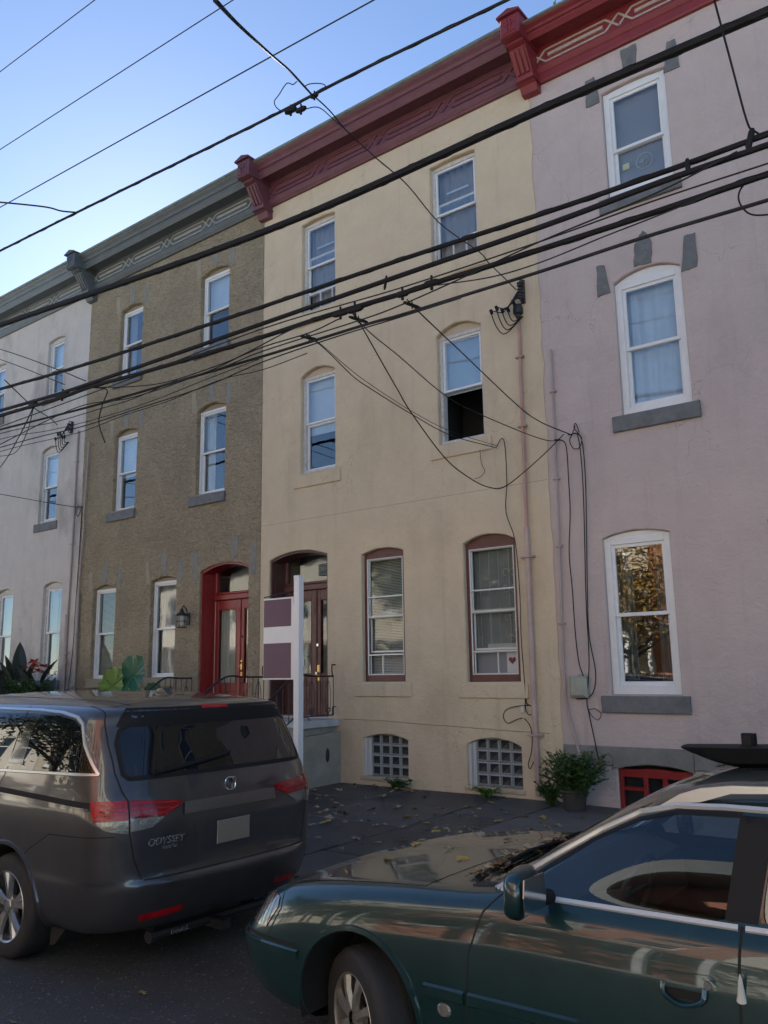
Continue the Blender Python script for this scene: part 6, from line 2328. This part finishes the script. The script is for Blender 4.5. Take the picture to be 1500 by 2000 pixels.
# ================================================================== green estate car
def build_estate():
    LEN = 4.80
    car = empty('parked_estate_car', (-3.65 + LEN, -5.91, -.22), (0, 0, math.pi))
    tag(car, 'dark green estate car parked in the right foreground', 'car')
    # stations: s from the front; rows (dx, y, z): bottom centre .. top centre
    def row(s, w, zb, belt, top, cab=None, dsx=None):
        """w half width; belt = fender/belt height; top = centre height of hood or roof; cab: list of (y,z) for r7..r10"""
        r_ = [(0, zb), (w - .12, zb), (w - .035, zb + .07), (w - .004, .42), (w, .56), (w - .008, .68), (w - .028, belt - .075), (w - .075, belt - .012)]
        if cab is None:
            r_ += [(w - .14, belt + .012), (w * .60, belt + (top - belt) * .62), (w * .30, belt + (top - belt) * .9), (0, top)]
        else:
            r_ += cab + [(0, top)]
        d = dsx or [0] * len(r_)
        return [(LEN - (s + dd), y, z) for (y, z), dd in zip(r_, d)]
    ST = []
    # nose: bumper leads, lamp face set back
    nose = [(0, .20), (.40, .20), (.52, .25), (.60, .38), (.62, .50), (.62, .545), (.60, .60), (.585, .70), (.56, .715), (.44, .728), (.22, .736), (0, .738)]
    dn = [.14, .14, .08, .015, .0, .05, .10, .15, .19, .17, .155, .15]
    ST.append([(LEN - d, y, z) for (y, z), d in zip(nose, dn)])
    n2 = [(0, .19), (.60, .19), (.73, .25), (.795, .38), (.81, .50), (.80, .55), (.785, .62), (.755, .73), (.70, .752), (.50, .768), (.26, .778), (0, .782)]
    d2 = [.2, .2, .16, .13, .12, .14, .20, .27, .30, .29, .28, .28]
    ST.append([(LEN - d, y, z) for (y, z), d in zip(n2, d2)])
    n3 = [(0, .18), (.70, .18), (.82, .25), (.865, .40), (.872, .52), (.868, .60), (.845, .68), (.80, .778), (.74, .796), (.52, .812), (.27, .822), (0, .826)]
    ST.append([(LEN - .40, y, z) for (y, z) in n3])
    ST.append(row(.62, .886, .19, .828, .865))
    ST.append(row(.85, .892, .19, .855, .893))
    ST.append(row(1.10, .892, .19, .88, .92))
    ST.append(row(1.35, .89, .19, .897, .942))
    ST.append(row(1.52, .89, .19, .91, .955, [(.75, .92), (.54, .94), (.27, .955)]))
    ST.append(row(1.68, .89, .19, .925, 1.03, [(.765, .935), (.56, .985), (.28, 1.02)]))
    ST.append(row(1.85, .89, .19, .93, 1.135, [(.77, .955), (.655, 1.06), (.33, 1.12)]))
    ST.append(row(2.05, .89, .19, .932, 1.255, [(.775, .96), (.635, 1.17), (.33, 1.235)]))
    ST.append(row(2.25, .89, .19, .934, 1.36, [(.78, .96), (.617, 1.275), (.33, 1.342)]))
    ST.append(row(2.42, .89, .19, .936, 1.415, [(.78, .96), (.602, 1.335), (.34, 1.398)]))
    ST.append(row(2.70, .89, .19, .938, 1.437, [(.782, .96), (.592, 1.362), (.34, 1.42)]))
    ST.append(row(3.20, .89, .19, .945, 1.44, [(.782, .965), (.592, 1.368), (.34, 1.424)]))
    ST.append(row(3.80, .885, .19, .955, 1.43, [(.775, .975), (.62, 1.36), (.34, 1.415)]))
    ST.append(row(4.30, .87, .2, .96, 1.40, [(.75, .98), (.60, 1.33), (.33, 1.385)]))
    ST.append(row(4.62, .84, .22, .955, 1.30, [(.72, .975), (.57, 1.23), (.32, 1.285)]))
    ST.append(row(4.76, .80, .25, .94, 1.02, [(.68, .955), (.52, .99), (.3, 1.01)]))
    for st in ST:       # keep the side glass flat between belt and roof
        a, b = Vector(st[8]), Vector(st[9])
        st[9:9] = [tuple(a.lerp(b, .25)), tuple(a.lerp(b, .75))]
    n = 14
    V, F_ = [], []
    ring_n = 2 * n - 2
    for st in ST:
        V += st + [(p[0], -p[1], p[2]) for p in st[-2:0:-1]]
    K = len(ST)
    for k in range(K - 1):
        for i in range(ring_n):
            j = (i + 1) % ring_n
            F_.append((k * ring_n + i, k * ring_n + j, (k + 1) * ring_n + j, (k + 1) * ring_n + i))
    for base in (0, (K - 1) * ring_n):      # caps: strips between left and right rows
        for i in range(n - 1):
            a, b = base + i, base + i + 1
            a2 = base + (ring_n - i) % ring_n
            b2 = base + (ring_n - i - 1) % ring_n
            q = []
            for t in (a, b, b2, a2):
                if t not in q:
                    q.append(t)
            if len(q) >= 3:
                F_.append(tuple(q))
    sh = Shell(V, F_, 3)
    S = lambda P: [(LEN - s, z) for (s, z) in P]
    left = lambda c: c.y > .45
    right = lambda c: c.y < -.45
    WS, WZ, AR = .97, .315, .352
    for sd in (left, right):
        for ws in (WS, WS + 2.69):
            sh.cut(circle(LEN - ws, WZ + .015, AR), 'y', sd, keep=False)
    parts = {}
    for sgn, sd in ((1, left), (-1, right)):
        fwin = S([(1.79, .958), (2.58, .958), (2.625, .968), (2.665, 1.298), (2.42, 1.288), (2.26, 1.246), (2.08, 1.160)])
        parts[(sgn, 'f')] = sh.cut(fwin, 'y', lambda c, sd=sd: sd(c) and c.z > .9)
        rwin = S([(2.745, .975), (3.5, .99), (3.56, 1.02), (3.45, 1.305), (2.79, 1.303)])
        parts[(sgn, 'r')] = sh.cut(rwin, 'y', lambda c, sd=sd: sd(c) and c.z > .9)
        qwin = S([(3.72, 1.0), (4.38, 1.02), (4.22, 1.29), (3.62, 1.31)])
        parts[(sgn, 'q')] = sh.cut(qwin, 'y', lambda c, sd=sd: sd(c) and c.z > .9)
    wsh = sh.cut([(LEN - 1.56, -.56), (LEN - 1.50, -.3), (LEN - 1.49, 0), (LEN - 1.50, .3), (LEN - 1.56, .56), (LEN - 1.78, .665), (LEN - 2.10, .625), (LEN - 2.27, .56), (LEN - 2.30, .3), (LEN - 2.31, 0), (LEN - 2.30, -.3), (LEN - 2.27, -.56), (LEN - 2.10, -.625), (LEN - 1.78, -.665)][::-1],
                 'z', lambda c: c.z > .90 and c.x > LEN - 2.5)
    # headlamp corner lenses
    for sgn in (1, -1):
        sd = (lambda c: c.y > .3 and c.x > LEN - .6) if sgn > 0 else (lambda c: c.y < -.3 and c.x > LEN - .6)
        lens = sh.cut(S([(.16, .595), (.36, .600), (.43, .70), (.42, .74), (.36, .755), (.20, .73)]), 'y', sd)
        tl = sh.part(lens, 'corner_lamp', 'lens_ribbed', car, .004)
        if tl:
            for k in range(7):
                s0 = .17 + k * .030
                sh.line(S([(s0 + .01, .605), (s0 + .045, .735)]), 'y', sgn, 'lens_rib', 'lens_clear', tl, .006, .007)
    hood = sh.cut([(LEN - .34, -.70), (LEN - .34, .70), (LEN - .45, .745), (LEN - 1.42, .765), (LEN - 1.50, .60), (LEN - 1.455, .3), (LEN - 1.445, 0), (LEN - 1.455, -.3), (LEN - 1.50, -.60), (LEN - 1.42, -.765), (LEN - .45, -.745)], 'z', lambda c: c.z > .70 and c.x > LEN - 1.6)
    sh.part(hood, 'hood', 'green_paint', car, .002)
    for sgn in (1, -1):
        sd = left if sgn > 0 else right
        door = sh.cut(S([(1.60, .30), (2.672, .30), (2.678, .945), (1.71, .93), (1.64, .86), (1.585, .70), (1.575, .5)]), 'y', sd)
        parts[(sgn, 'door')] = sh.part(door, 'front_door', 'green_paint', car)
        rd = sh.cut(S([(2.684, .30), (3.30, .30), (3.50, .62), (3.62, .95), (2.69, .945)]), 'y', sd)
        sh.part(rd, 'rear_door', 'green_paint', car)
    sh.part(sh.bm, 'body', 'green_paint', car)
    sh.part(wsh, 'windscreen', 'car_glass', car)
    for sgn in (1, -1):
        sh.pane(parts[(sgn, 'f')], 'front_window', 'car_glass', car)
        sh.pane(parts[(sgn, 'r')], 'rear_window', 'car_glass', car)
        sh.pane(parts[(sgn, 'q')], 'cargo_window', 'car_glass', car)
        # gaps
        sh.line(S([(1.715, .938), (1.645, .862), (1.588, .70), (1.577, .5), (1.60, .26)]), 'y', sgn, 'door_gap', 'underbody', car, .008)
        sh.line(S([(2.684, .955), (2.680, .7), (2.676, .28)]), 'y', sgn, 'door_gap', 'underbody', car, .010)
        sh.line(S([(3.625, .955), (3.50, .62), (3.30, .28)]), 'y', sgn, 'door_gap', 'underbody', car, .008)
        # bright belt strip, split at the door gap
        sh.line(S([(1.69, .940), (2.672, .950)]), 'y', sgn, 'belt_trim', 'bright_trim', car, .024, .003, raised=.008)
        sh.line(S([(2.697, .950), (3.66, .972), (4.4, .99)]), 'y', sgn, 'belt_trim', 'bright_trim', car, .024, .003, raised=.008)
        # bright strip round the door frames
        sh.line(S([(1.66, .935), (1.86, 1.06), (2.08, 1.192), (2.25, 1.275), (2.41, 1.314), (2.60, 1.325), (3.46, 1.332), (4.2, 1.31)]), 'y', sgn, 'drip_trim', 'bright_trim', car, .024, .003, raised=.012)
        # black frames
        sh.line(S([(1.76, .965), (2.08, 1.168), (2.26, 1.256), (2.42, 1.297), (2.67, 1.306)]), 'y', sgn, 'window_seal', 'black_plastic', car, .024, .0015)
        sh.line(S([(2.64, .965), (2.68, 1.305)]), 'y', sgn, 'window_seal', 'black_plastic', car, .035, .0015)
        sh.panel(S([(2.645, .968), (2.735, .968), (2.785, 1.305), (2.685, 1.305)]), 'y', sgn, 'pillar_cover', 'black_plastic', car, .003)
        sh.panel(S([(1.72, .955), (1.86, .962), (1.86, 1.03)]), 'y', sgn, 'mirror_triangle', 'black_plastic', car, .003)
        # rubbing strip and repeater
        sh.line(S([(1.36, .52), (1.565, .522)]), 'y', sgn, 'rubbing_strip', 'green_paint', car, .055, .003, raised=.012)
        sh.line(S([(1.585, .522), (2.655, .532)]), 'y', sgn, 'rubbing_strip', 'green_paint', car, .055, .003, raised=.012)
        sh.line(S([(2.69, .532), (3.25, .535)]), 'y', sgn, 'rubbing_strip', 'green_paint', car, .055, .003, raised=.012)
        p = sh.cast((LEN - 1.46, sgn * 4, .455), (0, -sgn, 0))
        if p:
            q = MB().lathe([(.001, .010), (.028, .008), (.036, .0)], 18, 'y')
            o = q.build('side_repeater', 'lens_clear', car, p, smooth=True)
            o.scale = (1, sgn, .82)
        # wheel arch lips
        sh.line([(LEN - WS + (AR + .012) * math.cos(t), WZ + .015 + (AR + .012) * math.sin(t)) for t in [math.pi * (1.05 - 1.1 * i / 24) for i in range(25)]], 'y', sgn, 'wheel_lip', 'green_paint', car, .030, .002, raised=.012)
        for k, ws in enumerate((WS, WS + 2.69)):
            wheel_well(car, LEN - ws, WZ + .015, AR + .002, .55, .872, sgn)
            wheel('wheel', car, (LEN - ws, sgn * .765, .296), sgn, .299, .192, .205, 'old', 8, 0, R(-24) * (1 - k))
        # bumper grooves
        sh.line(S([(.02, .545), (.12, .55), (.30, .556), (.60, .562)]), 'y', sgn, 'bumper_groove', 'underbody', car, .016, .002)
        sh.line(S([(.03, .505), (.13, .51), (.30, .515), (.61, .52)]), 'y', sgn, 'bumper_moulding', 'green_paint', car, .045, .003, raised=.012)
        sh.line(S([(.385, .575), (.455, .70), (.44, .765)]), 'y', sgn, 'lamp_gap', 'underbody', car, .007)
    # door handle on the visible door
    for sgn in (1, -1):
        plate = sh.panel(S([(2.415, .735), (2.59, .742), (2.602, .752), (2.60, .785), (2.585, .795), (2.415, .785), (2.405, .775), (2.405, .745)]), 'y', sgn, 'handle_plate', 'green_paint', car, .008)
        c = sh.cast((LEN - 2.49, sgn * 4, .732), (0, -sgn, 0))
        h = MB().tube(spline([(.075, sgn * .006, .02), (.065, sgn * .02, -.02), (0, sgn * .03, -.042), (-.065, sgn * .02, -.02), (-.075, sgn * .006, .02)], 5), .009, 6)
        h.build('handle_grip', 'green_paint', plate, c, smooth=True)
        sh.panel(S([(2.43, .705), (2.55, .705), (2.56, .735), (2.42, .735)]), 'y', sgn, 'handle_recess', 'black_plastic', plate, .002)
        c = sh.cast((LEN - 2.575, sgn * 4, .766), (0, -sgn, 0))
        o = MB().lathe([(.001, .012), (.014, .012), (.016, .0)], 14, 'y').build('lock_cylinder', 'steel', plate, c)
        o.scale = (1, sgn, 1)
    # mirrors
    for sgn in (1, -1):
        mb_ = bmesh.new()
        bmesh.ops.create_uvsphere(mb_, u_segments=20, v_segments=14, radius=1)
        for v in mb_.verts:
            x, y, z = v.co
            e = lambda t: (abs(t) ** .62) * (1 if t >= 0 else -1)
            v.co = Vector((e(x) * .07 if x > 0 else x * .03, e(y) * .10, e(z) * .090))
            v.co.z -= .012 * (v.co.y * sgn / .098)
            v.co.x += .012 * abs(v.co.z) / .08
        me = bpy.data.meshes.new('mirror_housing')
        mb_.to_mesh(me)
        me.materials.append(MATS['green_paint'])
        me.polygons.foreach_set('use_smooth', [True] * len(me.polygons))
        mh = link('wing_mirror', me, car, (LEN - 1.935, sgn * .985, 1.005))
        g = MB().prism([(-.085, -.062), (.085, -.062), (.09, .0), (.08, .065), (-.08, .065), (-.09, .0)], -.036, -.030, 'x')
        g.build('mirror_glass', 'chrome', mh)
        arm = MB().tube([(.0, -sgn * .07, -.045), (-.01, -sgn * .17, -.045)], .03, 8)
        arm.build('mirror_arm', 'black_plastic', mh)
    # roof rails
    for sgn in (1, -1):
        q = MB()
        prof = []
        z_at = lambda s: (sh.cast((LEN - s, sgn * .56, 3), (0, 0, -1)) or Vector((0, 0, 1.35))).z
        ss = [2.33, 2.42, 2.50, 2.62, 2.85, 3.2, 3.6, 4.0]
        topz = [.004, .036, .052, .060, .060, .058, .056, .052]
        botz = [.0, .0, .0, .030, .038, .036, .034, .03]
        poly = [(LEN - s, z_at(s) + t) for s, t in zip(ss, topz)] + [(LEN - s, z_at(s) + t) for s, t in zip(ss[::-1], botz[::-1])]
        q.prism(poly, sgn * .546, sgn * .574, 'y')
        q.build('roof_rail', 'satin_alu', car)
    # wipers and cowl
    cw = MB()
    cz = .985
    for y0, y1 in ((.52, .02), (-.05, -.5)):
        a = sh.cast((LEN - 1.52, y0, 3), (0, 0, -1)) or Vector((LEN - 1.52, y0, .95))
        b = sh.cast((LEN - 1.60, y1, 3), (0, 0, -1)) or Vector((LEN - 1.60, y1, 1.0))
        cw.tube([a + Vector((0, 0, .012)), a.lerp(b, .5) + Vector((0, 0, .03)), b + Vector((0, 0, .016))], .009, 5)
        cw.tube([a.lerp(b, .1) + Vector((0, 0, .01)), b + Vector((0, -.05, .01))], .006, 4)
    cw.build('wipers', 'black_plastic', car)
    sh.panel([(LEN - 1.455, -.6), (LEN - 1.43, 0), (LEN - 1.455, .6), (LEN - 1.52, .66), (LEN - 1.50, .3), (LEN - 1.49, 0), (LEN - 1.50, -.3), (LEN - 1.52, -.66)], 'z', 1, 'cowl', 'black_plastic', car, .004)
    # interior
    for y in (.36, -.36):
        st = bmesh.new()
        me = MB()
        seat = MB()
        def rb(x0, x1, y0, y1, z0, z1, e=.05):
            bb = bmesh.new()
            bmesh.ops.create_cube(bb, size=1)
            for v in bb.verts:
                v.co = Vector(((x0 + x1) / 2 + v.co.x * (x1 - x0), (y0 + y1) / 2 + v.co.y * (y1 - y0), (z0 + z1) / 2 + v.co.z * (z1 - z0)))
            bmesh.ops.bevel(bb, geom=list(bb.edges), offset=e, segments=3, affect='EDGES', profile=.6)
            bb.verts.index_update()
            seat.add([tuple(v.co) for v in bb.verts], [tuple(v.index for v in f.verts) for f in bb.faces])
            bb.free()
        xs0 = LEN - 2.75
        rb(xs0, xs0 + .52, y - .25, y + .25, .42, .58)
        rb(xs0 - .14, xs0 + .02, y - .25, y + .25, .5, 1.08)
        rb(xs0 - .15, xs0 - .05, y - .13, y + .13, 1.11, 1.27, .04)
        seat.build('seat', 'seat_cloth', car, smooth=True)
    MB().bbox(LEN - 3.8, LEN - 3.55, -.65, .65, .45, 1.05, .05).build('rear_seat', 'seat_cloth', car)
    MB().prism([(LEN - 1.5, .80), (LEN - 1.52, .93), (LEN - 1.75, .965), (LEN - 1.95, .90), (LEN - 1.98, .70)], -.72, .72, 'y').build('dashboard', 'seat_dark', car)
    w = MB().tube([(.03 * math.sin(t * .2617) * 0 + LEN - 2.12 - .06 * math.cos(t * math.pi / 12), .36 + .185 * math.sin(t * math.pi / 12), .90 + .165 * math.cos(t * math.pi / 12)) for t in range(25)], .014, 6, caps=False)
    w.tube([(LEN - 1.9, .36, .84), (LEN - 2.11, .36, .90)], .03, 6)
    w.tube([(LEN - 2.11, .18, .90), (LEN - 2.11, .54, .90)], .014, 5)
    w.build('steering_wheel', 'seat_dark', car)
    MB().box(.5, LEN - 1.4, -.70, .70, .22, .30).build('floor_pan', 'underbody', car)
    return car, sh


estate, esh = build_estate()
ELEN = 4.80


def on_estate(s, y, dz=0.0):
    """world point on top of the estate car: s from its nose, y to its left"""
    h = esh.cast((ELEN - s, y, 3), (0, 0, -1))
    return Vector((-3.65 + s, -5.91 - y, -.22 + h.z + dz))


# saddle carrier on the roof
sd = empty('roof_carrier', on_estate(2.50, -.02))
tag(sd, 'black curved saddle carrier standing on the green car roof', 'roof carrier')
b = MB()
V, F_ = [], []
NS = 16
for i in range(NS + 1):
    t = i / NS
    x = -.24 + .70 * t
    zt = .085 + .02 * t + .16 * max(0, t - .55) ** 1.5 * 4
    th = .012 + .085 * math.sin(math.pi * min(1, t * 1.05) ** .9) ** .9
    hw = .02 + .10 * math.sin(math.pi * min(1, .12 + t * .8)) ** .7
    for (yy, zz) in ((-hw, zt), (-hw * .5, zt + .006), (hw * .5, zt + .006), (hw, zt), (hw * .7, zt - th * .7), (0, zt - th), (-hw * .7, zt - th * .7)):
        V.append((x, yy, zz))
for i in range(NS):
    for j in range(7):
        F_.append((i * 7 + j, i * 7 + (j + 1) % 7, i * 7 + 7 + (j + 1) % 7, i * 7 + 7 + j))
F_ += [tuple(range(7)), tuple(range(NS * 7 + 6, NS * 7 - 1, -1))]
b.add(V, F_)
b.build('saddle', 'black_plastic', sd, smooth=True)
MB().bbox(.02, .075, -.03, .03, .07, .15, .01).build('strap_knob', 'black_plastic', sd)
MB().tube([(.06, 0, .05), (.06, 0, -.005)], 0, 8, rad=[.045, .028]).build('foot', 'black_plastic', sd)
# rolled leaflet in the door gap
h = esh.cast((ELEN - 2.685, 4, .80), (0, -1, 0))
lp = Vector((-3.65 + 2.685, -5.91 - h.y, -.22 + .80))
b = MB()
b.lathe([(.002, .055), (.007, .03), (.014, -.03), (.018, -.045)], 12, 'z')
o = b.build('rolled_leaflet', 'paper', loc=lp + Vector((.004, -.018, -.02)), rot=(R(18), R(6), 0))
tag(o, 'rolled paper leaflet tucked in the green car door gap', 'leaflet')
# leaves on the car
for (s, y, lb) in ((.75, .35, 0), (.95, .05, 0), (1.15, -.25, 0), (.62, -.1, 0), (1.2, .3, 0), (.85, -.5, 0)):
    p = on_estate(s, y, .004)
    put_leaf(p.x, p.y, p.z, 'dry leaf lying on the green car hood', 'leaves on the car hood', r.uniform(.5, .8))
for k in range(26):
    s = 1.485 + r.uniform(-.03, .06)
    y = r.uniform(-.2, .66)
    p = on_estate(s, y, .012)
    put_leaf(p.x, p.y, p.z, 'dead leaf caught at the base of the green car windscreen', 'leaves caught in the windscreen cowl', r.uniform(.6, 1.2))
for k in range(3):
    p = on_estate(2.38 + r.uniform(0, .12), r.uniform(-.3, .2), .006)
    put_leaf(p.x, p.y, p.z, 'dead leaf lying on the green car roof', 'leaves on the car roof', .7)
